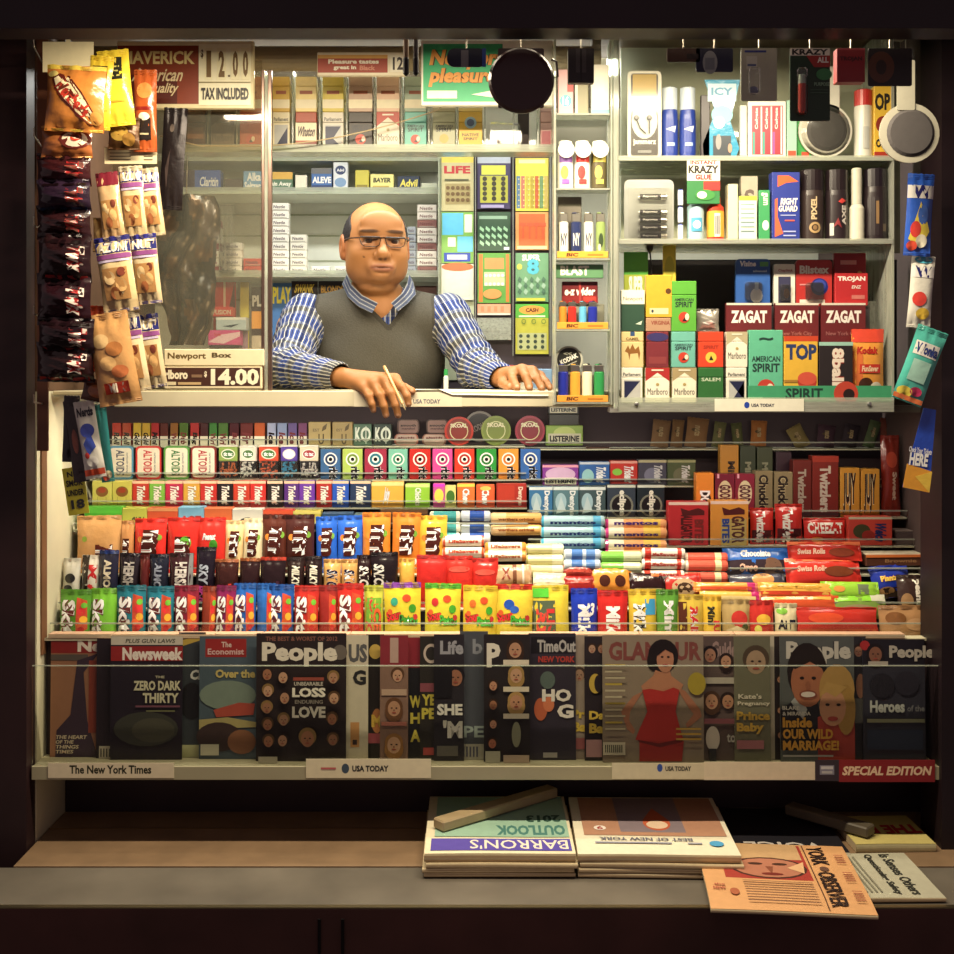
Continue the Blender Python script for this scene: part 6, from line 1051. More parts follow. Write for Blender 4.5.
o = bag('film_pouch', 33*s_(Y), PZ(328, Y)-z-.004, .012, 'e89a34', [('r', 0, .0, .3, .7, 'd06a2c'), ('r', 0, .82, 1, 1, 'd8442c'), ('t', 'Kodak', .12, .66, .8, .76, 'b8281c', 0, .1, .045), ('r', .2, .40, .85, .52, 'c83424'), ('t', 'FunSaver', .26, .42, .8, .5, 'f0c8a0', 0, .1, .045), ('e', .4, .24, .22, .1, '4a2c20'), ('e', .72, .18, .2, .1, 'e8dcc8')], 'gloss', 'c8381c', .5, 31); o.location = (PX(870, Y), Y+.016, z+.002); tag(o, 'orange camera pouch with red script in the right case', 'pouch')
# green advert strip across the bottom front
w = (892-748)*s_(YC+.002)
o = MB().box(-w/2, w/2, 0, .0008, 0, .038, '3c9a6c', 'card').art([('t', 'SPIRIT', .26, .22, .52, .86, '1c3c34', 0, 0, .03), ('e', .68, .55, .085, None, 'c0402c'), ('e', .70, .5, .04, None, '2a1c1c'), ('r', 0, .1, .1, .35, '8ac8a0')], w, .038).build('advert_strip', None, (PX(820, YC+.002), YC+.0018, z+.0005)); tag(o, 'green advert strip reading SPIRIT along the base of the right case', 'label')
zm = z+.125; Yz = .034
# guide books + row behind on a hidden riser
o = MB().box(PX(724, Y+Yz), PX(868, Y+Yz), Y+.0305, Y+.085, z+.0005, z+.104, '4a4448', 'card').build('riser_box'); tag(o, 'dark riser box hidden behind the front packs of the right case', 'box')
for px0, px1, lab in ((726, 772, 'guide book reading ZAGAT, leftmost of three'), (775, 819, 'guide book reading ZAGAT, middle of three'), (821, 866, 'guide book reading ZAGAT, rightmost of three')):
    yy = Y+Yz; w = (px1-px0)*s_(yy)*.98; r = empty('guide_book', (PX((px0+px1)/2, yy), yy, z+.105)); h = PZ(303, yy)-z-.105
    MB().box(-w/2, w/2, 0, .001, 0, h, '6a2226', 'card').box(-w/2-.0005, -w/2, 0, .014, 0, h, '6a2226').box(-w/2, w/2, .0142, .015, 0, h, '6a2226').art([('t', 'ZAGAT', .1, .62, .9, .86, 'ece4dc', 0, 0, .045), ('r', .0, .96, 1, 1, 'd8d0c0'), ('t', 'New York City', .1, .36, .85, .46, '9a5a58')], w, h).build('cover', r)
    MB().box(-w/2, w/2-.002, .0012, .014, .001, h-.002, 'e0d8c0', 'paper').build('page_block', r); tag(r, 'maroon '+lab, 'book', 'maroon guide books in the right case')
yy = Y+.055; zr = z+.105
o = MB().box(PX(733, yy), PX(870, yy), yy+.0015, yy+.029, zr, PZ(306, yy)-.0005, '4a4448', 'card').build('riser_box'); tag(o, 'dark riser box behind the three maroon books in the right case', 'box')
def bl(px0, px1, py0, c, a, label, cat='packet', py1=304, dy=0):
    y2 = yy+dy; w = (px1-px0)*s_(y2); zb = PZ(306, yy); h = PZ(py0, y2)-zb
    r = empty('blister_pack', (PX((px0+px1)/2, y2), y2, zb)); MB().prism(rrect(w, h, w*.1), 0, .012, c, 'card').art(a, w, h).build('card_back', r)
    MB().prism(rrect(w*.5, h*.4, w*.1, z0=h*.12), -.006, -.0015, 'fff', 'film').build('clear_blister', r); tag(r, label, cat); return r
bl(736, 770, 259, '2c5ca8', [('t', 'Visine', .1, .84, .6, .96, 'eee', 0, .1, .04), ('r', .7, .84, .95, .94, '5aa05a'), ('e', .6, .22, .18, .16, 'e8ecec'), ('r', .55, .34, .66, .5, 'c8dcec'), ('t', 'advanced', .5, .72, .9, .77, 'cde')], 'blue eye drop card in the right case, above the left book')
bl(774, 795, 264, 'e8e4d4', [('r', .2, .0, .8, .7, '3a3a58'), ('t', 'ChapStick', .2, .8, .9, .88, 'a33'), ('e', .6, .3, .14, .12, '8a5a3c')], 'white card with a dark blister between the blue and red cards')
bl(796, 832, 260, 'b82c28', [('t', 'Blistex', .1, .70, .92, .88, 'f0e8dc', 0, 0, .045), ('e', .65, .42, .24, None, '1c2c7a'), ('e', .65, .44, .18, None, '3a4aa8'), ('r', .1, .05, .8, .14, 'e8dcd0'), ('r', .1, .45, .4, .48, 'd88')], 'red lip balm card reading Blistex with a blue dome')
C('condom_box', 835, 868, 273, 0, .012, 'b8242a', [('t', 'TROJAN', .08, .72, .92, .9, 'f0e4dc', 0, 0, .045), ('t', 'ENZ', .5, .52, .8, .62, 'e8d0c8', 0, .2, .03), ('r', .5, .2, .9, .32, 'c87068')], 'red box reading TROJAN in front of another red box', 'box', Yo=.049, py1=305.5)
C('condom_box', 834, 866, 253, 0, .012, 'a01c24', [('r', .2, .78, .7, .86, 'd88a80'), ('e', .8, .6, .08, .06, 'c8984a')], 'dark red box behind the TROJAN box in the right case', 'box', Yo=.063, py1=305.5)
# things standing behind on the left of that shelf
for px0, px1, py0, c, a, lab, yo in [(624, 648, 252, 'a0ac34', [('r', 0, .85, 1, 1, '58b03c'), ('t', 'SUPER', .2, .72, .8, .84, 'f0f0e0', 0, 0, .045), ('r', .05, .25, .9, .62, 'e8b030'), ('r', .15, .02, .5, .2, '5ab0c8')], 'yellow green card behind the dark green pack in the right case', .05),
 (663, 676, 245, 'c8b42c', [('e', .5, .85, .35, .08, 'a8a02c'), ('r', .1, .3, .4, .55, '2a40a8'), ('r', .5, .3, .95, .55, '8ac0d0')], 'narrow yellow card behind the plain yellow box in the right case', .05)]:
    C('tobacco_card', px0, px1, py0, z, .006, c, a, lab, 'card', Yo=yo)
q = MB().prism([(-.016, 0), (.020, 0), (.008, .15), (-.004, .15)], 0, .006, 'b8b090', 'matte').prism([(-.010, .0), (.006, .0), (.0, .09), (-.003, .09)], -.001, -.0002, '7a6a50', 'matte')
o = q.build('paper_cone', None, (PX(686, Y+.06), Y+.06, z)); tag(o, 'grey tapered paper wedge standing behind the bright green pack', 'paper')
q = MB().tube([(0, 0, .0), (-.001, 0, .03), (-.004, 0, .055)], [.0015, .0015, .002], '1c1416').lathe([(.002, 0), (.007, .008), (.0085, .02), (.005, .032)], '1c1416', 'plastic', (-.004, 0, .052), 'z', 12)
o = q.build('black_brush', None, (PX(652, Y+.04), Y+.044, PZ(275, Y+.04))); o.location.z = PZ(275, Y)+.0; tag(o, 'small black hanging plug in front of the yellow green card', 'plug')
o = bag('film_pouch', .05, .05, .008, 'a8a298', [('p', [(.2, .4), (.6, .5), (.8, .4), (.5, .3)], 'e8e4dc')], 'foil', None, 2, 77); o.location = (PX(711, Y), Y+.035, z+.158); tag(o, 'crumpled silver film pouch above the orange red pack', 'pouch')
o = MB().box(-.03, .03, 0, .02, 0, .157, '3a3434', 'card').build('riser_box', None, (PX(711, Y), Y+.028, z)); tag(o, 'dark riser box behind the orange red and green packs', 'box')
q = MB().prism([(-.03, 0), (.02, 0), (.035, .16), (-.012, .16)], 0, .003, 'b0b4a0', 'edge'); o = q.build('clear_panel', None, (PX(866, Y+.09), Y+.1, z+.07)); tag(o, 'clear leaning plastic panel behind the red boxes', 'panel')

# ---------------- right case, shelf 2 (middle) ----------------
z = CZ2; K = []
r = empty('battery_pack', (PX(650, Y), Y, z)); tag(r, 'clear pack of five black and white batteries lying sideways in the right case', 'batteries')
MB().prism(rrect(50*s_(Y), 62*s_(Y), .012), .015, .0165, 'a8aaa4', 'card').build('card_back', r)
MB().prism(rrect(44*s_(Y), 56*s_(Y), .010, z0=.004), -.001, .0, 'fff', 'film').build('clear_blister', r)
for k, zz in enumerate((.010, .028, .045, .062, .096)):
    w = 27*s_(Y); q = MB().lathe([(.002, -w/2-.003), (.002, -w/2), (.0062, -w/2), (.0065, w*.28), (.0065, w*.28+.0001), (.0062, w/2)], '222', 'metal', (.008, .007, zz), 'x', 14, ['ccc', 'ccc', '1c1820', 'd8d0c0', 'd8d0c0']); q.art([('t', 'Rayovac', .1, .3, .65, .75, 'e8e4dc', 0, .1, .045)], w, .012, 'card', z0=zz-.006, y=.0002, xc=.008); q.build('battery', r)
def bot(px, w_, top, c, capc, frac, label, cat='bottle', lab=None, a=(), shelf=None, name='bottle', taper=.8, Yo=0, m='plastic'):
    zz = shelf or z; yy = Y+Yo; R = w_/2*s_(yy); H = PZ(top, yy)-zz; hb = H*frac
    o = bottle(name, [(R*.96, 0), (R, .003), (R, hb*.9), (R*taper, hb)], c, [(R*taper, hb+.0003), (R*taper, H*.985), (R*taper*.8, H)], capc, a, R*1.6, hb*.7, hb*.1, labc=lab, m=m); o.location = (PX(px, yy), yy, zz); tag(o, label, cat); return o
q = MB()
for k in range(3): q.lathe([(.006, .002+k*.038), (.006, .034+k*.038), (.005, .036+k*.038)], 'dcdce0', 'plastic', (0, .007, 0), 'z', 14, ['e4e4ec', '2c44b0'])
o = q.build('capsule_tube', None, (PX(681, Y), Y, z)); tag(o, 'stacked white and blue capsule tube beside the battery pack', 'tube')
q = C('glue_card', 687, 720, 159, 0, .003, '2c7a40', [('r', 0, .52, 1, 1, 'f0e8d8'), ('t', 'INSTANT', .1, .88, .9, .97, 'a33', 0, 0, .045), ('t', 'KRAZY', .04, .68, .96, .86, '1c1416', 0, 0, .045), ('t', 'GLUE', .25, .54, .75, .66, 'c22', 0, 0, .045), ('r', .5, .30, 1, .5, 'c02a24'), ('e', .55, .2, .3, .12, '3a8a3c'), ('e', .45, .2, .15, .08, 'e8e8dc')], 'hanging card reading INSTANT KRAZY below the middle shelf top', 'card', Yo=-.0065, py1=204)
bot(697, 17, 191, 'a8ccd4', 'e8e4d4', .78, 'clear blue sanitizer bottle with white cap in the right case', a=[('r', .1, .2, .9, .7, '4aa0c8'), ('e', .5, .45, .3, .15, 'e8f0f0')], name='sanitizer_bottle', taper=.5)
bot(717, 17, 196, 'e0381c', 'd8281c', .84, 'red and yellow lighter fluid bottle in the right case', lab='f0a82c', a=[('r', .3, .0, .75, .9, 'e8dcc8'), ('r', .35, .1, .7, .8, '888')], name='fluid_bottle', taper=.6)
C('toiletry_box', 728, 738, 184, z, .03, 'dcd8b0', [], 'narrow cream box right of the red fluid bottle', 'box')
C('toiletry_box', 739, 757, 196, z, .03, 'd8e0d0', [('r', 0, .9, 1, 1, 'c8c83c')]+[('r', .1, .8-.1*i, .85, .82-.1*i, '7a9a9a') for i in range(7)], 'pale green box with fine print rows in the right case', 'box')
C('toiletry_card', 759, 770, 190, z, .01, '3a9a5c', [('e', .6, .3, .3, .1, 'e8f0e0'), ('t', 'gum', .2, .7, .8, .95, 'e8f0e0', -90)], 'green striped card left of the blue deodorant box', 'card')
C('toiletry_box', 772, 800, 172, z, .03, '2c3c98', [('p', [(.2, .78), (.2, .95), (.6, .95), (.95, .86), (.5, .84)], 'e0602c'), ('p', [(.1, .05), (.4, .1), (.2, .35), (.2, .62), (.1, .6)], 'e8643c'), ('t', 'RIGHT', .3, .52, .92, .62, 'f0ece4', 0, .1, .045), ('t', 'GUARD', .22, .42, .92, .51, 'f0ece4', 0, .1, .045), ('r', .3, .36, .85, .375, 'a8b0e0'), ('r', .45, .28, .8, .30, 'e05a4a'), ('r', .4, .12, .85, .14, 'a8b0e0'), ('r', .4, .06, .85, .08, 'a8b0e0')], 'blue and orange deodorant box reading RIGHT GUARD', 'box')
bot(815, 24, 168, '3a2e2c', '241a1e', .70, 'dark body spray can with sideways PIXEL lettering', 'can', a=[('t', 'PIXEL', .3, .45, .6, 1.1, 'c8b088', 90, 0, .04), ('o', .5, .22, .3, .16, .6, 'b09060'), ('e', .5, .22, .12, .07, '8a6a44')], name='spray_can', taper=.97)
bot(840, 23, 168, '2c2226', '241a1e', .70, 'black body spray can with sideways AXE lettering and red mark', 'can', a=[('t', 'AXE', .6, .3, .85, .85, 'c8c0b8', 90, 0, .04), ('p', [(.4, .95), (.6, 1.05), (.85, .98), (.6, .9)], 'c83a34'), ('p', [(.1, .2), (.4, .5), (.6, .2), (.4, .35)], '8a2c30'), ('r', .0, .0, .18, .35, 'c8c8c0')], name='spray_can', taper=.97)
bot(859, 15, 167, 'd8d4c0', 'ccc8b4', .5, 'tall tapered off white tube standing upright in the right case', 'tube', name='cream_tube', taper=.7)
bot(879, 24, 167, '2a2024', '201820', .74, 'dark brown bottle at right end of the middle case shelf', lab='2a2024', a=[('r', .35, .3, .5, .9, '8a6a44'), ('r', .7, .1, .9, .3, '6a5a4a')], name='spray_can', taper=.97)
C('toiletry_box', 741, 758, 176, z, .02, 'b0a894', [('t', 'S', .2, .5, .8, .8, '6a5a54')], 'tall grey tan box behind the pale green box', 'box', Yo=.036)
# ---------------- right case, shelf 1 (top) ----------------
z = CZ3
r = empty('earphone_pack', (PX(645, Y), Y, z)); tag(r, 'earphone blister pack reading jammerz at left of the top case shelf', 'earphones')
w, h = 34*s_(Y), PZ(70, Y)-z
MB().prism(rrect(w, h, .01), .008, .012, 'e0dcc8', 'card').prism(rrect(w*.8, h*.95, .006, z0=h*.02), .0074, .008, '38302e', 'card').art([('r', .15, .68, .85, .96, 'b8962c'), ('r', .15, .62, .85, .70, '5a3a28'), ('e', .5, .42, .38, .2, 'c8ccc8'), ('t', 'jammerz', .16, .14, .84, .22, 'e8e4dc', 0, 0, .04), ('r', .3, .06, .7, .09, '888')], w, h, y=.0072).build('card_back', r)
MB().prism(rrect(w*.92, h*.96, .01, z0=h*.02), -.002, -.0008, 'fff', 'film').build('clear_blister', r)
for sx in (-1, 1): MB().lathe([(.0045, -.003), (.006, 0), (.003, .003)], '2a2628', 'plastic', (sx*.014-.004, .003, h*.46), 'y', 12).tube([(sx*.014-.004, .003, h*.44), (sx*.010, .003, h*.34), (sx*.004+.006, .003, h*.28)], .0012, '2a2628').build('earbud', r)
for px, lab in ((671, 'left'), (689, 'right')):
    bot(px, 16, 86, '26409a', 'c8d4dc', .68, 'blue battery tube with clear top, %s of the pair on the top case shelf' % lab, 'batteries', lab='26409a', a=[('p', [(.1, .7), (.9, .8), (.8, .6)], 'e8f0f8'), ('r', .2, .2, .8, .3, 'a8c0e0')], name='battery_tube', taper=.95)
o = MB().prism([(-.040, 0), (.030, 0), (.038, .02), (.018, .08), (.040, .17), (-.038, .17), (-.014, .1), (-.042, .03)], 0, .006, '3a9ac0', 'gloss').art([('r', .1, .72, .9, .95, 'b8dce4'), ('t', 'ICY', .2, .8, .8, .9, '4a90b8', 0, 0, .03), ('e', .5, .55, .3, .12, '7ad0e0'), ('e', .42, .45, .16, .08, 'd8f0f0'), ('r', .25, .02, .75, .28, '22303c'), ('e', .4, .2, .08, .1, '8a8a8a'), ('e', .72, .12, .06, .06, 'b88a70')], .078, .17).build('razor_pack', None, (PX(722, Y), Y, z)); tag(o, 'icy blue waisted blister pack on the top case shelf', 'razor')
C('dark_box', 701, 710, 95, z, .012, '3a3438', [], 'dark upright stick left of the icy blue pack', 'stick', Yo=-.0)
C('toothpaste_pack', 748, 786, 101, z, .01, 'e8e4d8', [('r', .1, .05, .92, .92, 'c8384a')]+[x for u in (.12, .38, .64) for x in (('r', u+.02, .06, u+.22, .9, 'b82c3c'), ('r', u, .06, u+.06, .45, '3a9a8a' if u < .6 else '9a4a9a'), ('t', 'Colgate', u+.06, .5, u+.16, .88, 'f4ece4', 90, 0, .03), ('r', u+.21, .06, u+.25, .9, 'e8dcd8'))], 'white box of three red toothpaste tubes on the top case shelf', 'toothpaste')
def paddle(px, py, rw, name, label, Yo, cat='brush', cut=False):
    yy = Y+Yo; R = rw*s_(yy); r = empty(name, (PX(px, yy), yy, PZ(py, yy)))
    MB().lathe([(R, .004), (R, .009)], 'ccc8b8', 'plastic', (0, 0, 0), 'y', 30).box(-R*.55, R*.55, .004, .009, R*.6, R*2.4, 'd4d0c0', 'plastic', .002).build('card_back', r)
    MB().lathe([(R*.62, .0), (R*.75, .003)], '4a4644', 'matte', (R*.05, 0, 0), 'y', 30).build('dark_pad', r)
    MB().lathe([(R*.3, -.008), (R*.75, -.005), (R*.92, .0035)], 'fff', 'film', (0, 0, 0), 'y', 30).build('clear_dome', r); tag(r, label, cat); return r
r1 = paddle(826, 128, 27, 'mirror_pack', 'round white mirror pack with dark disc on the top case shelf', .0); r1.location.z = z+27*s_(Y)+.0005
C('toiletry_box', 797, 812, 92, z, .01, '38a048', [('r', .3, .0, .8, .1, 'c84a2c')], 'green box behind the round mirror pack', 'box', Yo=.012)
bot(866, 18, 88, 'd8d4c4', 'c02c24', .76, 'white stick with bright red cap on the top case shelf', 'stick', a=[('r', .3, .1, .7, .7, 'b8b8b0')], name='stick_tube', taper=.97)
C('tobacco_box', 874, 892, 86, z, .02, 'e0b428', [('t', 'OP', .05, .66, .9, .9, '2a2420', 0, 0, .045), ('e', .5, .46, .4, .12, '8a2c1c'), ('r', 0, .0, 1, .08, 'a8301c'), ('t', 'OP', .1, .14, .6, .26, '2a2420', 0, 0, .045)], 'yellow tobacco box reading OP at right end of the top case shelf', 'box')
C('toiletry_box', 787, 797, 100, z, .012, '9ac8b0', [('r', .1, .0, .9, .12, 'c84a2c')], 'narrow mint green box right of the toothpaste', 'box')
C('toiletry_box', 740, 747, 105, z, .012, 'c8ccc0', [], 'thin grey box left of the toothpaste', 'box')

# ---------------- paper and pen on the counter ----------------
q = MB(); Yp0, Yp1 = -.0005, .16
q.grid(10, 8, lambda u, v: (PX(414, 0)+u*(PX(546, 0)-PX(414, 0))+.01*(1-v)*(u-.5), -.004+v*.14, ZK+.0022+.0012*math.sin(u*5+v*3)-(.012*max(0, .10-v)/.10 if u > .25 else 0)), 'ece4cc', 'paper'); q.grid(10, 8, lambda u, v: (PX(414, 0)+u*(PX(546, 0)-PX(414, 0))+.01*(1-v)*(u-.5), -.0035+v*.14, ZK+.0012+.0012*math.sin(u*5+v*3)-(.012*max(0, .10-v)/.10 if u > .25 else 0)), 'ece4cc', 'paper', flip=True)
tag(q.build('paper_sheet'), 'white sheet of paper lying on the counter under the cashier hands', 'paper')

# added brown sheet, shaped to stand in for the street reflection in the left pane
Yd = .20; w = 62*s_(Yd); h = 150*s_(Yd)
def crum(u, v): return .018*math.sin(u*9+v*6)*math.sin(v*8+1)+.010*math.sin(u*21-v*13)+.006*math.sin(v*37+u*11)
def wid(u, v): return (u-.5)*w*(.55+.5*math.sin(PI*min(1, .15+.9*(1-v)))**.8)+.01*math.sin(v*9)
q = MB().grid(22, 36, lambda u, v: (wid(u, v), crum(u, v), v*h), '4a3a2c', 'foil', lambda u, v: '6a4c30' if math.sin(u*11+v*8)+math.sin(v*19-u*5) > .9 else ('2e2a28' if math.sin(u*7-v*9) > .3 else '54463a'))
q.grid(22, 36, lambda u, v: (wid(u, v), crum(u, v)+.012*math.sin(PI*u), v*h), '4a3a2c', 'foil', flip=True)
r = empty('reflection_stand_in', (PX(186, Yd), Yd, PZ(345, Yd))); q.build('stand_in_sheet', r, smooth=True)
MB().tube([(0, .004, h-.004), (.002, .004, h+.10), (0, .004, 2.384-r.location.z)], .0015, '8a8070', 'plastic', 6).build('stand_in_cord', r)
tag(r, 'added crumpled dark brown sheet standing in for the street reflection in the left pane', 'reflection')
# ---------------- goods hanging on the left wall ----------------
r = empty('peg_rail', (PX(42, -.13), -.128, 1.45)); tag(r, 'narrow brown peg rail on the left post that holds the hanging bags', 'rail')
MB().box(-.012, .012, 0, .006, 0, .90, '6a3c24', 'wood', .001).build('rail_strip', r)
for k in range(5): MB().tube([(0, 0, .1+k*.18), (.02, -.10, .105+k*.18), (.022, -.105, .12+k*.18)], .0018, 'b8b0a0', 'metal', 6).build('peg', r)
def hb(px0, px1, py0, py1, Y, c, art, label, B=.016, m='gloss', top=None, ry=0, rz=0, tilt=0, name='snack_bag', wr=1.4, group='snack bags hanging on the left'):
    w = (px1-px0)*s_(Y); h = (py1-py0)*s_(Y)
    o = bag(name, w, h, B, c, art, m, top, wr, px0*3+py0); o.location = (PX((px0+px1)/2, Y), Y, PZ(py1, Y)); o.rotation_euler = (tilt, ry, rz); tag(o, label, 'snack' if name.endswith('bag') else 'candy', group); return o
WR = [('e', .46, .48, .60, .20, '5a1c14'), ('e', .46, .48, .56, .175, 'f0dcb0'), ('t', "Werther's", .10, .40, .88, .60, 'b83020', 0, 0, .045, '6a2a1c', -46), ('e', .12, .85, .1, .05, 'f0d878'), ('e', .9, .2, .1, .1, 'c88a3c')]
WR[0:2] = [('p', [(.12, .78), (.24, .86), (.42, .82), (.66, .58), (.88, .26), (.93, .10), (.80, .10), (.58, .22), (.34, .44), (.18, .62)], '5a1c14'), ('p', [(.16, .77), (.25, .83), (.41, .79), (.64, .56), (.85, .26), (.89, .13), (.80, .13), (.60, .25), (.36, .47), (.21, .64)], 'f0dcb0')]
MB_ = MB().box(-.052, .052, 0, .002, 0, .062, 'e8dcb0', 'paper').box(-.012, .012, 0, .002, -.05, 0, 'e8dcb0', 'paper').box(-.004, .004, 0, .002, .062, .085, 'e8dcb0', 'paper')
tag(MB_.build('header_card', None, (PX(68, -.20), -.20, PZ(72, -.20))), 'blank cream header card above the brown candy bag at top left', 'card')
hb(44, 104, 66, 132, -.24, 'c87a2c', WR, 'large amber candy bag with a slanted cream oval and red script, top left', .022, top='e0c040', ry=.05)
hb(41, 93, 126, 158, -.215, 'a8602c', [('e', .7, .55, .3, .3, '6a2418'), ('e', .7, .55, .24, .24, 'f0dcc0'), ('e', .72, .6, .1, .12, 'b83a24')], 'amber candy bag half hidden under the large slanted oval bag', .018, top='d89a48')
hb(86, 110, 56, 130, -.20, 'ecc818', [('r', .15, .56, .80, .86, '2a2a20'), ('r', .25, .76, .7, .78, 'c8c060'), ('r', .25, .7, .6, .72, 'c8c060'), ('r', .2, .62, .7, .64, 'c8c060'), ('r', .1, .25, .9, .27, 'c8a820')], 'yellow bag with black panel, left of the yellow pair', .010, ry=.06)
hb(104, 136, 50, 126, -.19, 'f0d01c', [('r', .12, .60, .78, .90, '2a2a20'), ('r', .18, .83, .6, .86, 'd8d070'), ('r', .25, .76, .7, .78, 'c8c060'), ('r', .3, .70, .66, .72, 'c8c060'), ('r', .22, .64, .7, .66, 'c8c060'), ('r', .1, .30, .8, .32, 'c8a820')], 'yellow bag with black panel, right of the yellow pair', .012, ry=-.10)
hb(134, 157, 70, 152, -.15, 'b8541c', [('e', .5, .74, .35, .1, 'd88a3c'), ('r', .1, .5, .9, .54, '8a2018'), ('r', .25, .14, .8, .40, '2a201c'), ('e', .5, .42, .25, .05, 'e8dcc0'), ('r', .3, .2, .7, .22, 'c8b890')], 'rust orange nut bag with a black label right of the yellow pair', .012)
hb(108, 140, 118, 150, -.165, '5a3a1c', [('e', .4, .5, .3, .25, 'c8a040'), ('e', .7, .3, .2, .2, 'a87a30')], 'dark mixed nut bag under the yellow pair', .014, m='foil')
q = MB().box(-.055, .055, 0, .001, 0, .035, 'd8c8a0', 'paper').art([('r', .1, .62, .5, .68, '6a5a48'), ('r', .1, .42, .5, .48, '6a5a48'), ('r', .75, .62, .92, .68, '5a4a38'), ('r', .75, .42, .92, .48, '5a4a38'), ('r', .75, .22, .92, .28, '5a4a38'), ('r', .1, .22, .5, .28, '6a5a48')], .11, .035)
tag(q.build('price_list', None, (PX(131, -.14), -.142, PZ(164, -.14))), 'small cream printed price list below the rust orange nut bag', 'list')
names = ['topmost', 'second from top', 'third from top', 'fourth from top', 'fifth from top', 'sixth from top', 'lowest']
cs_ = [('3a1418', 'a8301c'), ('2a1a2c', '243a5a'), ('2c1216', '8a2020'), ('241014', 'b02a2a'), ('2a1018', 'b83030'), ('200e14', 'a82828'), ('2c1416', 'b02c20')]
for i, (py0, py1) in enumerate(((154, 186), (180, 212), (206, 240), (234, 282), (274, 326), (318, 352), (342, 382))):
    c, c2 = cs_[i]
    hb(37+(i % 2), 92+(3 if i > 4 else 0), py0, py1, -.20-.012*(i % 2), c, [('r', .05, .05, .95, .14, c2), ('t', 'Twix', .62, .2, .92, .8, 'e8dcd0' if i > 2 else '6a3a30', -90, .2, .045, 'a82020'), ('r', .05, .80, .95, .88, '14080c')], 'dark glossy chip bag in the left column, '+names[i], .030, ry=random.uniform(-.05, .08), tilt=.12, wr=2.2)
NB = lambda t: [('r', 0, .78, 1, .93, '2a2c70'), ('t', t, .08, .79, .92, .92, 'f0e8dc', 0, 0, .03), ('r', 0, .70, 1, .765, '8c4a88'), ('r', .05, .66, .95, .69, 'c8b8d8'), ('r', .14, .16, .86, .58, 'b8864c'), ('e', .35, .45, .16, .09, 'e0bc84'), ('e', .65, .35, .16, .09, 'd8a868'), ('e', .45, .25, .14, .08, '9a5a30'), ('e', .7, .52, .12, .06, '7a3a28')]
hb(103, 126, 172, 240, -.17, 'd0a878', [('r', 0, .80, 1, 1, '7a2030')]+NB('A')[4:], 'beige and red nut bag, leftmost in the upper nut trio', .012, top='5a1c28', ry=-.12)
hb(124, 148, 166, 238, -.16, 'd8bc8c', NB('AZUNI'), 'beige nut bag with navy band, middle of the upper nut trio', .012, top='c8bca0', ry=-.08)
hb(144, 166, 168, 236, -.15, 'd8be90', NB('ZUNI'), 'beige nut bag with navy band, rightmost of the upper nut trio', .012, top='c8bca0', ry=-.12)
hb(104, 140, 236, 312, -.19, 'dcc08c', NB('AZUNI'), 'beige nut bag with navy top, left of the middle pair', .014, top='2c2c78', ry=-.14)
hb(136, 163, 234, 304, -.175, 'dcc498', NB('NUT'), 'beige nut bag with navy top, right of the middle pair', .012, top='30308a', ry=-.10)
hb(100, 143, 312, 404, -.20, 'd09a5c', [('e', .3, .7, .2, .08, 'e0b87c'), ('e', .6, .6, .2, .08, 'b87438'), ('e', .4, .45, .2, .08, 'e0b070'), ('e', .65, .35, .2, .07, 'c8703c'), ('r', .2, .12, .8, .24, 'c83c24'), ('t', 'MIX', .3, .13, .7, .23, 'f0e0c8', 0, 0, .04)], 'large tan trail mix bag in front, lowest of the hanging nut bags', .016, ry=-.17)
hb(122, 152, 312, 392, -.165, 'e4d0a4', NB('AZUNI'), 'beige nut bag with navy band, left of the lower pair', .012, top='c8bca0', ry=-.16)
hb(142, 168, 314, 388, -.15, 'dcc89c', NB('NUT'), 'beige nut bag with navy band, right of the lower pair', .011, top='2c2c70', ry=-.14)
hb(84, 104, 306, 372, -.16, 'b8401c', [('e', .5, .7, .3, .1, 'e0782c'), ('e', .5, .4, .35, .12, 'd0601c')], 'glossy orange red snack bag beside the large tan mix bag', .012, ry=.04)
hb(80, 112, 380, 402, -.17, '5a3020', [('e', .5, .5, .3, .3, 'a8643c')], 'brown crumpled bag end above the white rope candy', .010, ry=.2)
hb(93, 116, 218, 252, -.14, 'b08850', [('e', .5, .5, .3, .2, 'd8b070')], 'small amber bag between the dark column and the nut bags', .012)
hb(158, 182, 108, 210, -.02, '2a2224', [('e', .4, .8, .1, .04, '8a7a70'), ('p', [(.2, .4), (.4, .6), (.3, .2)], '5a4a48')], 'long black plastic sleeve hanging before the left pane', .006, m='foil', ry=.06, wr=2.5)
hb(86, 107, 400, 478, -.17, 'e0dcd0', [('t', 'Nerds', .1, .80, .9, .92, '2a2a34', 0, 0, .045), ('e', .5, .62, .35, .09, '3a4aa8'), ('p', [(.2, .45), (.6, .6), (.8, .4), (.4, .3)], '3a50b0'), ('e', .5, .22, .3, .07, 'e8e4dc'), ('e', .3, .3, .12, .04, 'd83a2c'), ('r', .0, .04, 1, .12, 'd8502c')], 'white rope candy pack with blue figure, left under the nut bags', .008, ry=-.17, name='rope_candy_pack')
hb(102, 115, 404, 482, -.15, '2a8a8a', [('r', .0, .3, .4, .9, '3aa89a'), ('e', .6, .1, .3, .05, 'e8d8b0'), ('e', .4, .06, .3, .04, 'd8502c')], 'narrow teal rope candy pack right of the white one', .007, ry=-.12, name='rope_candy_pack')
hb(62, 78, 396, 462, -.15, '241a24', [], 'black hanging strip bag, left of the pair under the chip column', .006, ry=.03)
hb(74, 90, 400, 482, -.16, '2a1c20', [('e', .5, .5, .2, .15, '7a3c30')], 'black and rust hanging strip bag, right of the pair under the chip column', .006, ry=-.14)
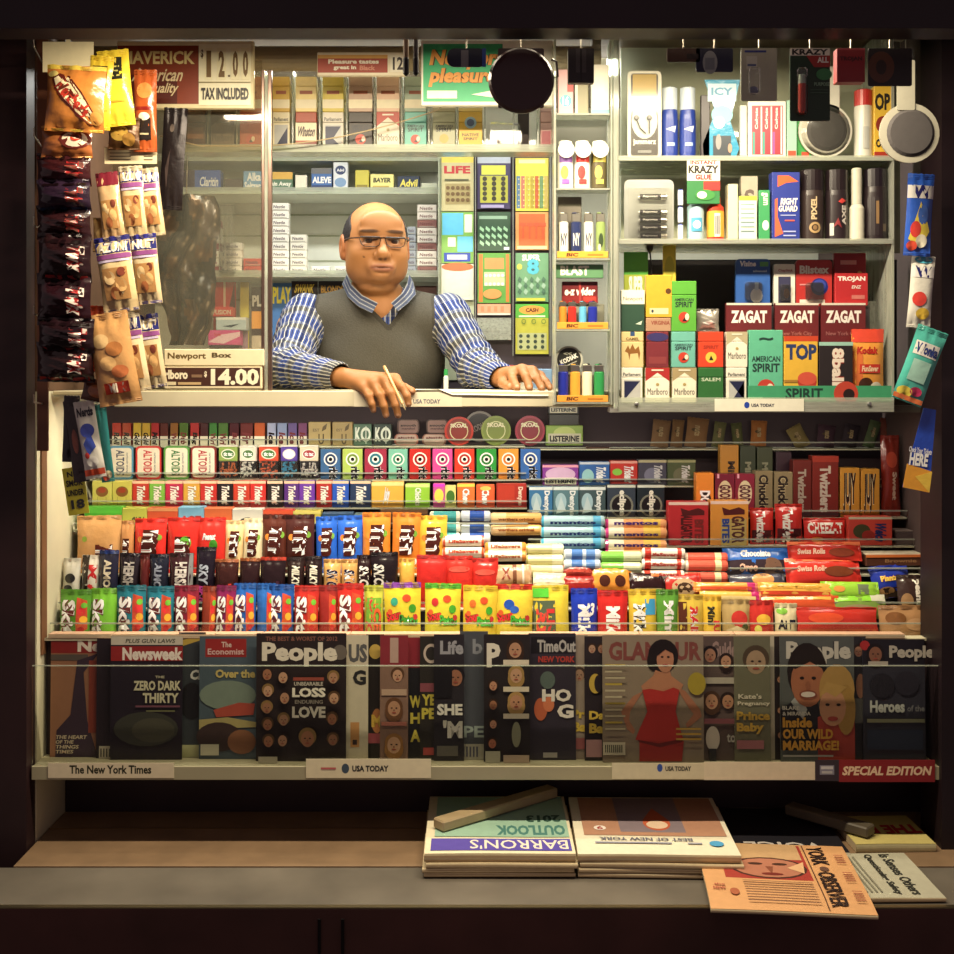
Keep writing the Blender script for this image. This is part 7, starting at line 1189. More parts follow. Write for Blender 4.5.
o = MB().box(-.022, .022, 0, .001, 0, .10, 'd8cc20', 'card').art([('t', 'NO', .2, .8, .8, .92, '222', 8, 0, .04), ('t', 'SMOK', .1, .6, .9, .74, '222', 0, 0, .04), ('t', 'UNDER', .1, .4, .9, .53, '222', 0, 0, .04), ('t', '18', .2, .12, .85, .32, '333', 0, 0, .04)], .044, .10).build('warning_card', None, (PX(80, -.13), -.135, PZ(514, -.13)), (0, -.15, 0)); tag(o, 'yellow warning card with black lettering hanging at the left rack side', 'card')
# ---------------- right edge hanging packs ----------------
WK = [('r', 0, .70, 1, .86, 'e0dcd8'), ('t', 'W', .15, .70, .95, .86, '2a2a6a', 0, 0, .045), ('p', [(.1, .2), (.5, .66), (.9, .3), (.6, .1)], 'e0c83c'), ('e', .6, .5, .2, .12, '3a60b0'), ('e', .35, .32, .2, .1, 'd83c30'), ('e', .6, .18, .22, .08, 'e8e0c8'), ('e', .25, .12, .2, .06, 'd84a30')]
G2 = 'rope candy packs hanging at the right edge'
hb(903, 930, 174, 256, -.18, '2a5ac0', WK, 'blue candy pack with white W band, topmost at the right edge', .008, ry=.06, name='rope_candy_pack', group=G2)
hb(906, 930, 256, 328, -.17, 'd8d4c8', WK[:2]+[('e', .4, .4, .3, .1, 'd83c30'), ('e', .6, .2, .3, .08, 'e8c030'), ('e', .5, .95, .4, .05, '4aa8c0')], 'white candy pack with colourful spots, middle at the right edge', .008, ry=.08, name='rope_candy_pack', group=G2)
hb(890, 922, 324, 402, -.18, '4ab8a8', [('r', .1, .62, .9, .80, 'e8e4dc'), ('t', 'Wonka', .15, .64, .9, .78, '2a3a7a', 0, 0, .045), ('r', .2, .28, .8, .56, 'a8d8c8'), ('e', .3, .12, .25, .07, 'e8d040'), ('e', .65, .16, .2, .06, 'c82c60'), ('r', 0, .02, 1, .08, 'e8783c')], 'teal candy pack leaning outward, lowest at the right edge', .008, ry=.36, name='rope_candy_pack', group=G2)
o = MB().prism([(-.030, 0), (.026, -.008), (.030, .165), (.004, .168)], 0, .002, '2048b8', 'gloss').art([], 1, 1)
o.prism([(-.030, 0), (.026, -.008), (.029, .036), (-.024, .050)], -.0006, -.0001, 'e8a020', 'gloss').prism([(-.006, .024), (.026, -.008), (.029, .036)], -.0011, -.0007, 'f0c83c', 'gloss').art([('t', 'Check Your Tickets', .08, .44, 1.0, .51, 'e8e8f0', 0, 0, .03, None, -6), ('t', 'HERE', .12, .28, .86, .44, 'f4f4f4', 0, 0, .045, None, -4)], .052, .165, y=-.0012)
o = o.build('ticket_banner', None, (PX(917, -.16), -.16, PZ(488, -.16)), (0, .06, 0)); tag(o, 'blue and yellow banner reading HERE hanging at the right edge', 'banner')
# ---------------- goods hanging from the canopy front ----------------
Yh = -.66
def hook(r, px, zt):
    MB().tube([(0, .001, zt), (0, .001, 2.176-r.location.z), (0, .02, 2.19-r.location.z)], .0011, 'a8a090', 'metal', 5).build('hang_wire', r)
def hung(name, px0, px1, py1, c, art, label, cat, blister=None, m='card', rad=.003, py0=38, d=.002, wire=True, Yh=-.66):
    w = (px1-px0)*s_(Yh); zb = PZ(py1, Yh); h = min(PZ(py0, Yh), 2.15 if Yh < -.6 else 2.3)-zb; r = empty(name, (PX((px0+px1)/2, Yh), Yh, zb))
    MB().prism(rrect(w, h, rad), 0, d, c, m).art(art, w, h).build('card_back', r)
    if blister:
        u0, v0, u1, v1, bc, bm = blister; q = MB().box((u0-.5)*w, (u1-.5)*w, -.012, -.0005, v0*h, v1*h, bc, bm, .003); q.build('clear_blister', r)
    if wire and Yh < -.6: hook(r, 0, h)
    elif wire: MB().tube([(0, .001, h), (0, .001, 2.419-zb)], .0011, 'a8a090', 'metal', 5).build('hang_wire', r)
    tag(r, label, cat); return r
r = hung('mirror_pack', 498, 544, 108, '3a2426', [('r', .15, .90, .85, .93, '6a5450')], 'round dark red compact hanging on its card at top centre', 'compact')
R = 32.5*s_(Yh)
MB().lathe([(R, -.004), (R*1.01, -.010), (R*.93, -.016), (R*.80, -.017)], '3c2024', 'plastic', (0, 0, .0+26*s_(Yh)), 'y', 40).build('round_rim', r)
MB().lathe([(R*.80, -.015), (R*.76, -.0125), (.0001, -.0125)], '6a1620', 'plastic', (0, 0, 26*s_(Yh)), 'y', 40).build('glass_disc', r, smooth=True)
MB().tube([(R*.95, -.008, 26*s_(Yh)+.004), (R*1.12, -.008, .05), (R*1.08, -.008, .075), (R*.92, -.008, .078)], .002, '4a3a3c', 'plastic', 8).build('side_loop', r)
hung('hanging_pack', 447, 486, 67, '141c38', [('r', .36, .0, .55, .9, '7a7a80'), ('r', .9, 0, 1, 1, '2a50a8')], 'small dark blue pack hanging left of the round red compact', 'pack', rad=.012)
hung('hanging_pack', 568, 594, 83, '2a2426', [('r', .3, .3, .7, .98, '4a4444'), ('r', .46, 0, .54, 1, '1c1618')], 'slim black pack hanging above the lighter tower', 'pack', rad=.002, d=.012)
for px, c, lab in ((406, '7a5a38', 'brown topped dark pen hanging left of the green sign, left one'), (416, '2a2024', 'black pen hanging left of the green sign, right one')):
    r = empty('hanging_pen', (PX(px, Yh), Yh, PZ(76, Yh)))
    MB().lathe([(.0015, 0), (.005, .004), (.005, .028), (.0045, .03)], '1c1418', 'plastic', n=12).build('pen_cap', r); MB().lathe([(.0045, .0305), (.0045, .062), (.002, .064)], c, 'plastic', n=12).build('pen_barrel', r); hook(r, 0, .064); tag(r, lab, 'pen')
hung('hanging_pack', 667, 700, 62, '4a2c1c', [('r', .6, .2, .95, .6, '2a1c18')], 'low brown pack hanging left of the dark bottle card', 'pack')
hung('hanging_pack', 696, 733, 72, '1e2240', [('e', .38, .4, .2, .5, '9aa0a0'), ('r', .25, .1, .5, .6, '7a8088')], 'dark blue card with a grey bottle picture at the top right', 'pack')
hung('hanging_pack', 741, 777, 101, 'b8b8a0', [('r', .15, .6, .45, .85, 'd0d0c0'), ('r', .18, .66, .42, .7, '4a5a8a'), ('e', .35, .2, .14, .08, '2a3468'), ('r', .1, .92, .7, .96, '2a3a8a')], 'pale blister card with a dark blue tip hanging at the top right', 'pack', (.2, .12, .5, .62, 'fff', 'film'))
hung('glue_card', 790, 830, 121, '1c3a24', [('r', 0, .90, 1, 1, 'e8e0d0'), ('t', 'KRAZY', .05, .91, .95, .99, '1c1418', 0, 0, .045), ('p', [(.4, .9), (1, .9), (1, .74), (.6, .74)], 'a82a24'), ('t', 'ALL', .68, .80, .96, .88, 'f0e8e0', 0, 0, .04), ('e', .85, .64, .2, .08, '3a8a4c'), ('t', 'PURPOSE', .6, .48, .98, .53, '8ab090'), ('r', .5, .42, .95, .43, '4a6a50'), ('r', .5, .38, .95, .39, '4a6a50')], 'dark green and black glue card with red corner hanging at top right', 'card', (.16, .08, .40, .72, '3a8a4c', 'film'))
r = [o for o in COL.objects if o.name.startswith("glue_card") and o.type == "EMPTY"][0]
MB().lathe([(.0045, .012), (.006, .016), (.006, .06), (.0055, .075)], 'd8d8c8', 'plastic', (-.015, -.006, 0), n=12, cols=['c83a24', 'c83a24', 'b8c8b8']).build('glue_tube', r)
hung('hanging_box', 837, 865, 82, '9a1820', [('t', 'TROJAN', .1, .6, .9, .76, '4a1018', 0, 0, .045), ('r', 0, .95, 1, 1, 'c8404a')], 'dark red box reading TROJAN hanging at the top right', 'box', d=.02, rad=.001)
r = hung('hanging_pack', 868, 912, 86, '1c1014', [('e', .3, .5, .3, .42, '5a3018'), ('e', .3, .5, .12, .2, '2c1810')], 'black pack with amber tape roll hanging at top right corner', 'pack')
r = hung('mirror_pack', 897, 915, 110, '9a9686', [('t', 'S', .2, .6, .6, .7, '8a7a70')], 'round white mirror pack hanging at the right corner edge', 'mirror', py0=60, Yh=-.28)
R = 30*s_(-.28); MB().lathe([(R, .0025), (R, .008)], 'a09c8c', 'plastic', (.008, 0, -.045), 'y', 30).build('round_backing', r); MB().lathe([(R*.7, -.002), (R*.8, .002)], '4a4646', 'matte', (.010, 0, -.045), 'y', 30).build('dark_pad', r)
# ---------------- the cashier: one continuous body grown from a distance field ----------------
class Field:
    def __init__(s, lo, hi, h):
        s.lo = np.array(lo, float); s.h = h; s.n = np.ceil((np.array(hi)-s.lo)/h).astype(int)+1
        s.F = np.full(s.n, .06, np.float32); s.ax = [s.lo[i]+h*np.arange(s.n[i]) for i in range(3)]
    def app(s, fn, lo, hi, k=.01, sub=False):
        pad = k+.012; i0 = np.clip(np.floor((np.array(lo)-pad-s.lo)/s.h).astype(int), 0, s.n); i1 = np.clip(np.ceil((np.array(hi)+pad-s.lo)/s.h).astype(int)+1, 0, s.n)
        if (i1 <= i0).any(): return s
        sl = tuple(slice(a, b) for a, b in zip(i0, i1)); X, Y, Z = [s.ax[i][sl[i]].astype(np.float32) for i in range(3)]
        d = fn(X[:, None, None], Y[None, :, None], Z[None, None, :]); A = s.F[sl]
        if sub: s.F[sl] = -Field.smin(-A, d, k)
        else: s.F[sl] = Field.smin(A, d, k)
        return s
    @staticmethod
    def smin(a, b, k):
        h = np.clip(.5+.5*(b-a)/k, 0, 1); return b*(1-h)+a*h-k*h*(1-h)
    def cone(s, a, b, r0, r1, k=.01, sub=False):
        a = np.array(a, float); b = np.array(b, float); ab = b-a; L = (ab**2).sum()+1e-12
        def fn(X, Y, Z):
            t = np.clip(((X-a[0])*ab[0]+(Y-a[1])*ab[1]+(Z-a[2])*ab[2])/L, 0, 1)
            return np.sqrt((X-a[0]-t*ab[0])**2+(Y-a[1]-t*ab[1])**2+(Z-a[2]-t*ab[2])**2)-(r0+(r1-r0)*t)
        r = max(r0, r1); return s.app(fn, np.minimum(a, b)-r, np.maximum(a, b)+r, k, sub)
    def ell(s, c, r, k=.01, sub=False, M=None):
        c = np.array(c, float); r = np.array(r, float)
        if M is None: R = np.eye(3); o = np.zeros(3); sc = 1
        else: R, o, sc = M
        cw = o+sc*(R@c); e = sc*max(r)
        def fn(X, Y, Z):
            dx, dy, dz = X-cw[0], Y-cw[1], Z-cw[2]
            q = [(dx*R[0, i]+dy*R[1, i]+dz*R[2, i])/sc for i in range(3)]
            k0 = np.sqrt(sum((q[i]/r[i])**2 for i in range(3))); k1 = np.sqrt(sum((q[i]/r[i]**2)**2 for i in range(3)))+1e-9
            return k0*(k0-1)/k1*sc
        ext = sc*np.abs(R)@r; return s.app(fn, cw-ext, cw+ext, k, sub)
    def mesh(s):
        F = s.F; n = s.n; I = F < 0
        c = [I[dx:n[0]-1+dx, dy:n[1]-1+dy, dz:n[2]-1+dz] for dx in (0, 1) for dy in (0, 1) for dz in (0, 1)]
        cnt = sum(x.astype(np.uint8) for x in c); act = (cnt > 0) & (cnt < 8); idx = np.argwhere(act)
        vid = np.full(act.shape, -1, np.int64); vid[act] = np.arange(len(idx))
        acc = np.zeros((len(idx), 3)); num = np.zeros(len(idx))
        cor = [(dx, dy, dz) for dx in (0, 1) for dy in (0, 1) for dz in (0, 1)]
        val = {k: F[idx[:, 0]+k[0], idx[:, 1]+k[1], idx[:, 2]+k[2]].astype(float) for k in cor}
        for a in cor:
            for ax in range(3):
                if a[ax]: continue
                b = list(a); b[ax] = 1; b = tuple(b); va, vb = val[a], val[b]; m = (va < 0) != (vb < 0)
                t = np.where(m, va/np.where(m, va-vb, 1), 0); p = np.array([a]*len(idx), float); p[:, ax] += t
                acc[m] += p[m]; num[m] += 1
        V = s.lo+s.h*(idx+acc/num[:, None]); faces = []
        for ax in range(3):
            u, w = [(1, 2), (2, 0), (0, 1)][ax]
            a = [slice(1, n[i]-1) for i in range(3)]; a[ax] = slice(0, n[ax]-1); b = list(a); b[ax] = slice(1, n[ax])
            A, B = I[tuple(a)], I[tuple(b)]; ch = np.argwhere(A != B); st = A[tuple(ch.T)]
            g = ch.copy(); 
            for i in range(3):
                if i != ax: g[:, i] += 1
            def at(du, dw):
                q = g.copy(); q[:, u] -= du; q[:, w] -= dw; return vid[q[:, 0], q[:, 1], q[:, 2]]
            f = np.stack([at(1, 1), at(0, 1), at(0, 0), at(1, 0)], 1); f[~st] = f[~st][:, ::-1]; faces.append(f)
        return V, np.concatenate(faces)
def lap(V, Fc, it=1, lam=.5):
    e = np.concatenate([Fc[:, [0, 1]], Fc[:, [1, 2]], Fc[:, [2, 3]], Fc[:, [3, 0]]]); e = np.concatenate([e, e[:, ::-1]])
    deg = np.bincount(e[:, 0], minlength=len(V))[:, None]
    for _ in range(it):
        S = np.stack([np.bincount(e[:, 0], V[e[:, 1], i], len(V)) for i in range(3)], 1); V = V+lam*(S/np.maximum(deg, 1)-V)
    return V
def fmesh(name, V, Fc, cols, mat, parent, org, extra=None):
    me = bpy.data.meshes.new(name); V = V-np.array(org)
    me.vertices.add(len(V)); me.vertices.foreach_set('co', V.astype(np.float32).ravel())
    me.loops.add(Fc.size); me.loops.foreach_set('vertex_index', Fc.astype(np.int32).ravel())
    me.polygons.add(len(Fc)); me.polygons.foreach_set('loop_start', np.arange(0, Fc.size, 4, dtype=np.int32)); me.polygons.foreach_set('loop_total', np.full(len(Fc), 4, np.int32))
    me.update(calc_edges=True); me.polygons.foreach_set('use_smooth', [True]*len(Fc)); me.materials.append(mat)
    ca = me.color_attributes.new('Col', 'FLOAT_COLOR', 'POINT'); ca.data.foreach_set('color', cols.astype(np.float32).ravel())
    if extra is not None:
        at = me.attributes.new('plaid', 'FLOAT_VECTOR', 'POINT'); at.data.foreach_set('vector', extra.astype(np.float32).ravel())
    me.update(); o = bpy.data.objects.new(name, me); COL.objects.link(o); o.parent = parent; return o
def A3(px, py, Y): return np.array(P3(px, py, Y))
OX, OY = -.262, .52
HO = np.array((PX(375.5, .40), .40, PZ(242.5, .40))); psi = math.radians(15); pit = math.radians(4); HS = 1.02
Rz = np.array([[math.cos(psi), -math.sin(psi), 0], [math.sin(psi), math.cos(psi), 0], [0, 0, 1]])
Rx = np.array([[1, 0, 0], [0, math.cos(pit), -math.sin(pit)], [0, math.sin(pit), math.cos(pit)]])
HM = (Rz@Rx, HO, HS)
def hw(p): return HM[1]+HS*(HM[0]@np.array(p, float))
def hl(V): return ((V-HM[1])@HM[0])/HS
man = empty('person', (OX, OY, .33)); tag(man, 'balding man in glasses, grey vest and plaid shirt leaning on the counter with a pen', 'person'); MO = np.array((OX, OY, .33))
SHL = np.array((-.450, .47, 1.765)); ELL = np.array((-.468, .27, 1.628)); WRL = A3(337, 377, .055)
SHR = np.array((-.078, .46, 1.765)); ELR = np.array((.004, .345, 1.628)); WRR = A3(500, 378, .125)
B = Field((-.56, -.06, 1.22), (.19, .66, 2.10), .003)
# torso, neck, shoulders, arms
B.ell((-.262, .485, 1.66), (.165, .100, .19), .03).ell((-.262, .52, 1.45), (.155, .112, .22), .04)
B.cone((-.262, .47, 1.77), SHL+[.02, 0, -.01], .07, .05, .03).cone((-.262, .47, 1.77), SHR-[.02, 0, .01], .07, .05, .03)
for sh, el, wr in ((SHL, ELL, WRL), (SHR, ELR, WRR)):
    B.cone(sh, el, .047, .038, .02).cone(el, wr, .038, .0245, .02)
B.cone(hw((0, .022, -.06)), (-.262, .455, 1.79), .056, .064, .03)
E = lambda c, r, k=.012, sub=False: B.ell(c, r, k, sub, HM)
E((0, .005, .012), (.0775, .098, .088), .02); E((0, -.018, -.035), (.071, .074, .070), .03); E((0, -.022, -.066), (.060, .062, .040), .025)
E((0, -.068, -.085), (.028, .020, .015), .014); E((0, -.014, -.112), (.045, .040, .020), .012)
E((0, -.082, .045), (.050, .014, .028), .03)
for sx in (-1, 1):
    E((sx*.040, -.054, -.034), (.029, .028, .026), .02); E((sx*.047, -.026, -.066), (.025, .036, .030), .025)
    E((sx*.029, -.081, .0215), (.025, .012, .0075), .012); E((sx*.031, -.1015, -.001), (.019, .013, .0125), .010, True)
    E((sx*.031, -.0785, .0072), (.0165, .0150, .0062), .003); E((sx*.031, -.0775, -.0092), (.0165, .0148, .0055), .003)
    E((sx*.031, -.082, -.017), (.016, .009, .004), .006)
    E((sx*.082, .010, -.012), (.0085, .019, .031), .006); E((sx*.0905, .004, -.008), (.006, .010, .016), .005, True); E((sx*.080, .004, -.036), (.007, .011, .011), .006)
B.cone(hw((0, -.084, .006)), hw((0, -.105, -.030)), .0075*HS, .0125*HS, .012)
E((0, -.1035, -.033), (.0135, .0130, .0120), .008)
for sx in (-1, 1):
    E((sx*.0145, -.094, -.0365), (.0092, .0110, .0085), .005); E((sx*.0065, -.1035, -.0465), (.0036, .0050, .0030), .002, True)
    B.cone(hw((sx*.022, -.0955, -.036)), hw((sx*.034, -.086, -.062)), .0034, .0024, .005, True)
E((0, -.086, -.064), (.032, .014, .018), .016)
E((0, -.0965, -.0610), (.025, .0062, .0040), .004); E((0, -.0950, -.0690), (.021, .0064, .0046), .004)
E((0, -.1030, -.0650), (.027, .0072, .0014), .002, True); E((0, -.0955, -.0785), (.020, .005, .003), .006, True)
# right hand of the man (left in the photo), fingers over the lip, each its own chain
def finger(pts, r, k=.004):
    P = [A3(*p) for p in pts]
    for i in range(len(P)-1): B.cone(P[i], P[i+1], r[i], r[i+1], k if i else .008)
    return P
K1 = [(363, 387, -.004), (373, 383, -.006), (384, 379.5, -.006), (395, 379, -.002)]
W1 = A3(342, 377.5, .048)
for kk, rr in zip(K1, (.0115, .012, .0125, .0125)): B.cone(W1, A3(*kk), .017, rr, .012)
B.ell(A3(362, 382, .03), (.030, .032, .014), .015)
FL = [finger([K1[0], (369, 396, -.019), (372, 404, -.022), (373.5, 410, -.019)], (.0100, .0088, .0080, .0072)),
      finger([K1[1], (380, 395, -.024), (384, 406, -.027), (386, 415, -.023)], (.0105, .0094, .0086, .0076)),
      finger([K1[2], (391, 393, -.027), (395.5, 405, -.030), (398, 415, -.026)], (.0108, .0096, .0088, .0078)),
      finger([K1[3], (402, 387, -.026), (407, 396, -.033), (408.5, 404, -.032)], (.0106, .0094, .0086, .0076)),
      finger([(366, 384, .045), (390, 387, .030), (404, 387.5, .012), (412, 391, -.004)], (.014, .0115, .0100, .0088))]
# left hand of the man (right in the photo), loosely curled on the counter
W2 = A3(502, 377, .118); K2_ = [(512, 374, .066), (522, 369.5, .060), (532, 371, .061), (540, 376, .066)]
for kk, rr in zip(K2_, (.0120, .0125, .012, .0112)): B.cone(W2, A3(*kk), .018, rr, .012)
FR = [finger([K2_[0], (513, 380, .036), (516, 386, .020), (517, 388, .012)], (.0105, .0096, .0088, .0080)),
      finger([K2_[1], (526, 377, .028), (529, 386, .014), (529.5, 388.5, .008)], (.0108, .0098, .0090, .0082)),
      finger([K2_[2], (537, 379, .030), (541, 386.5, .018), (542, 388.5, .012)], (.0105, .0094, .0086, .0078)),
      finger([K2_[3], (546, 382, .040), (549, 386.5, .030), (550, 388, .024)], (.0098, .0086, .0078, .0070)),
      finger([(503, 379, .105), (503, 383, .070), (507, 386, .045), (510, 387, .030)], (.014, .0115, .0100, .0088))]
V, Fc = B.mesh(); V = lap(V, Fc, 1, .4); L = hl(V)
cols = np.tile(np.array(rgb('aa713e')), (len(V), 1))
hd = (V[:, 2] > 1.80)
def paint(mask, c, a=1.0):
    m = (np.clip(mask, 0, 1)*a)[:, None]; cols[:, :3] = cols[:, :3]*(1-m)+np.array(rgb(c)[:3])*m
def blob(c, r, soft=.3): q = np.sqrt((((L-np.array(c))/np.array(r))**2).sum(1)); return np.clip((1+soft-q)/soft, 0, 1)*hd
for sx in (-1, 1):
    paint(blob((sx*.031, -.088, .0225), (.021, .02, .0042), .4), '2e1c14', .85)
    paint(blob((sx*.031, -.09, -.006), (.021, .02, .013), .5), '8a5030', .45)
    paint(blob((sx*.087, .0, -.01), (.014, .03, .035), .5), 'b86a40', .5)
for sx in (-1, 1): paint(blob((sx*.031, -.092, .0035), (.019, .012, .0020), .5), '2a1810', .75)
paint(blob((0, -.096, -.0655), (.027, .016, .0085), .35), '9a5a48', .75)
paint(blob((0, -.10, -.0650), (.027, .02, .0016), .6), '5a2c22', .8)
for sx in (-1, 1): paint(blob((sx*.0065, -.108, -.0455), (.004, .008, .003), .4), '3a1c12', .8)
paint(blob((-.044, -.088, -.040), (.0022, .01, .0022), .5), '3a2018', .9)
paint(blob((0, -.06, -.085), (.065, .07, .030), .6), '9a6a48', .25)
for tips in (FL, FR):
    for i, P in enumerate(tips):
        d = np.sqrt(((V-(P[-1]+np.array((0, -.006, -.001 if tips is FL else .004))))**2).sum(1)); m = (np.clip((.0058-d)/.002, 0, 1)*.55)[:, None]; cols[:, :3] = cols[:, :3]*(1-m)+np.array(rgb('d8a484')[:3])*m
fmesh('body', V, Fc, cols, MATS['skin'], man, MO)
# eyes
for sx in (-1, 1):
    c = hw((sx*.031, -.0795, -.0005)); q = MB(); R3 = .0118*HS; g = HM[0]@np.array((0, -1, 0)); g = Vector(g).normalized(); U = Vector((0, 0, 1)); Rr = g.cross(U).normalized(); U = Rr.cross(g)
    for j in range(14):
        t0, t1 = PI*j/14, PI*(j+1)/14; cc = '120c0c' if j < 1 else ('3a1e12' if j < 3 else 'a89684')
        if j == 3: cc = '6a5a4c'
        vs = [(g*math.cos(t)+Rr*math.sin(t)*math.cos(a)+U*math.sin(t)*math.sin(a))*R3 for t in (t0, t1) for a in [2*PI*k/16 for k in range(16)]]
        q.add(vs, [(k, (k+1) % 16, (k+1) % 16+16, k+16) for k in range(16)], cc, 'plastic')
    q.build('eye', man, Vector(c-MO), smooth=True)
# hair
H = Field(HO-np.array((.12, .13, .10)), HO+np.array((.12, .15, .15)), .0025)
H.ell((0, .008, .010), (.0815, .1015, .0905), .001, False, HM).ell((0, .012, -.02), (.078, .088, .055), .01, False, HM)
def hfield(Xg, Yg, Zg):
    q = [((Xg-HO[0])*HM[0][0, i]+(Yg-HO[1])*HM[0][1, i]+(Zg-HO[2])*HM[0][2, i])/HS for i in range(3)]
    return q
Xg, Yg, Zg = H.ax[0][:, None, None], H.ax[1][None, :, None], H.ax[2][None, None, :]; q = hfield(Xg, Yg, Zg)
bald = np.sqrt((q[0]/.0695)**2+((q[1]+.055)/.120)**2+((q[2]-.055)/.085)**2)-1
cut = np.maximum(np.maximum(-.05*bald, -(q[2]+.018+np.clip(-(q[1]-.02), -.08, 0)*.5*0+np.where(q[1] > .03, .05, 0))), -(q[1]+.040))
cut = np.maximum(cut, np.where(q[2] < .0, -(q[1]+.012), -1))
inner = np.sqrt((q[0]/.072)**2+(q[1]/.092)**2+((q[2]-.01)/.08)**2)-1
H.F = np.maximum(np.maximum(H.F, cut*HS), -.05*inner).astype(np.float32)
V, Fc = H.mesh(); V = lap(V, Fc, 1, .4); V += (np.random.RandomState(3).rand(len(V), 3)-.5)*.0012
fmesh('hair', V, Fc, np.tile(np.array(rgb('1c1414')), (len(V), 1)), MATS['hair'], man, MO)
# glasses
gl = empty('eyeglasses', tuple(-MO+MO)); gl.parent = man
def W(p): return Vector(hw(p)-MO)
q = MB()
for sx in (-1, 1):
    pts = [W((sx*.031+a, -.1035+abs(sx*.031+a-.0)*.10, b)) for a, b in [(-.024, .008), (.024, .008), (.0255, .002), (.022, -.011), (.014, -.015), (-.012, -.015), (-.020, -.010), (-.025, .002), (-.024, .008)]]
    q.tube(pts, .0012, '2a1a18', 'plastic', 6); q.tube(pts[:2], .0024, '241614', 'plastic', 6)
q.tube([W((-.008, -.1015, .006)), W((0, -.1055, .008)), W((.008, -.1015, .006))], .0014, '2a1a18', 'metal', 6)
q.build('glasses_frame', gl)
for sx in (-1, 1):
    MB().tube([W((sx*.056, -.097, .006)), W((sx*.074, -.06, .006)), W((sx*.080, 0, .004)), W((sx*.080, .02, -.008))], .0018, '2a1a1a', 'plastic', 6).build('temple_arm', gl)
    MB().add([W((sx*.031+a, -.1033+abs(sx*.031+a)*.10, b)) for a, b in [(-.024, .008), (.024, .008), (.022, -.011), (.014, -.015), (-.012, -.015), (-.020, -.010)]], [(0, 1, 2, 3, 4, 5)], 'fff', 'clear').build('lens', gl)
# --- shirt
pm = mk('plaid_cotton', .85, var=.08, scale=150, spec=.15, bump=.3); nt = pm.node_tree; N = nt.nodes; Lk = nt.links
at = N.new('ShaderNodeAttribute'); at.attribute_name = 'plaid'; sp = N.new('ShaderNodeSeparateXYZ'); Lk.new(at.outputs['Vector'], sp.inputs[0])
def band(src, period, lo, hi):
    m1 = N.new('ShaderNodeMath'); m1.operation = 'DIVIDE'; m1.inputs[1].default_value = period; Lk.new(src, m1.inputs[0])
    m2 = N.new('ShaderNodeMath'); m2.operation = 'FRACT'; Lk.new(m1.outputs[0], m2.inputs[0])
    a = N.new('ShaderNodeMath'); a.operation = 'GREATER_THAN'; a.inputs[1].default_value = lo; Lk.new(m2.outputs[0], a.inputs[0])
    b = N.new('ShaderNodeMath'); b.operation = 'LESS_THAN'; b.inputs[1].default_value = hi; Lk.new(m2.outputs[0], b.inputs[0])
    c = N.new('ShaderNodeMath'); c.operation = 'MULTIPLY'; Lk.new(a.outputs[0], c.inputs[0]); Lk.new(b.outputs[0], c.inputs[1]); return c.outputs[0]
vc = [n for n in N if n.type == 'VERTEX_COLOR'][0]; cur = vc.outputs[0]; vm = [n for n in N if n.type == 'VECT_MATH'][0]
for src, per, lo, hi, c, f in ((sp.outputs[0], .075, .0, .48, '2a4694', .75), (sp.outputs[0], .075, .62, .86, '5a584a', .8), (sp.outputs[1], .036, .1, .36, '1e2648', .7), (sp.outputs[1], .0105, .0, .20, 'd0ccc0', .8), (sp.outputs[0], .0375, .0, .07, 'b8b8b4', .2), (sp.outputs[1], .0105, .5, .68, '1c2038', .75)):
    mx = N.new('ShaderNodeMix'); mx.data_type = 'RGBA'; ms = N.new('ShaderNodeMath'); ms.operation = 'MULTIPLY'; ms.inputs[1].default_value = f
    Lk.new(band(src, per, lo, hi), ms.inputs[0]); mz = N.new('ShaderNodeMath'); mz.operation = 'MULTIPLY'; Lk.new(ms.outputs[0], mz.inputs[0]); Lk.new(sp.outputs[2], mz.inputs[1])
    Lk.new(mz.outputs[0], mx.inputs[0]); Lk.new(cur, mx.inputs[6]); mx.inputs[7].default_value = rgb(c); cur = mx.outputs[2]
Lk.new(cur, vm.inputs[0])
S = Field((-.56, -.0, 1.24), (.12, .68, 1.90), .004)
S.ell((-.262, .485, 1.66), (.172, .107, .19), .03).ell((-.262, .52, 1.45), (.162, .119, .22), .04)
S.cone((-.262, .47, 1.775), SHL+[.02, 0, -.008], .072, .057, .03).cone((-.262, .47, 1.775), SHR-[.02, 0, .008], .072, .057, .03)
for sh, el, wr in ((SHL, ELL, WRL), (SHR, ELR, WRR)):
    cu = el+(wr-el)*1.02; S.cone(sh, el, .062, .052, .02).cone(el, cu, .052, .034, .02)
    S.cone(cu-(wr-el)*.16, cu+(wr-el)*.02, .0345, .0335, .004)
# neck opening and open cuffs
S.cone(hw((0, .02, -.09)), (-.262, .452, 1.80), .062, .066, .004, True)
def vopen(X, Y, Z): return np.maximum(np.abs(X+.246)-.55*(Z-1.795), Y-.45)+0*Z
S.app(vopen, (-.34, .30, 1.79), (-.16, .46, 1.90), .003, True)
for el, wr in ((ELL, WRL), (ELR, WRR)): S.cone(el+(wr-el)*1.03, el+(wr-el)*1.28, .029, .029, .002, True)
V, Fc = S.mesh(); V = lap(V, Fc, 2, .4)
ex = np.zeros((len(V), 3)); ex[:, 2] = 1; best = np.full(len(V), 1e9)
for a, b, off in ((SHL, ELL, 0), (ELL, WRL, .25), (SHR, ELR, 0), (ELR, WRR, .25)):
    ab = b-a; Ln = np.linalg.norm(ab); d = ab/Ln; t = np.clip((V-a)@d, 0, Ln); pr = a+t[:, None]*d; rr = V-pr; dist = np.linalg.norm(rr, axis=1)
    u = np.cross(d, (0, .3, 1.)); u /= np.linalg.norm(u); w = np.cross(d, u); ang = np.arctan2(rr@w, rr@u)
    m = dist < best; best[m] = dist[m]; ex[m, 0] = (t+off)[m]; ex[m, 1] = (ang*.045)[m]
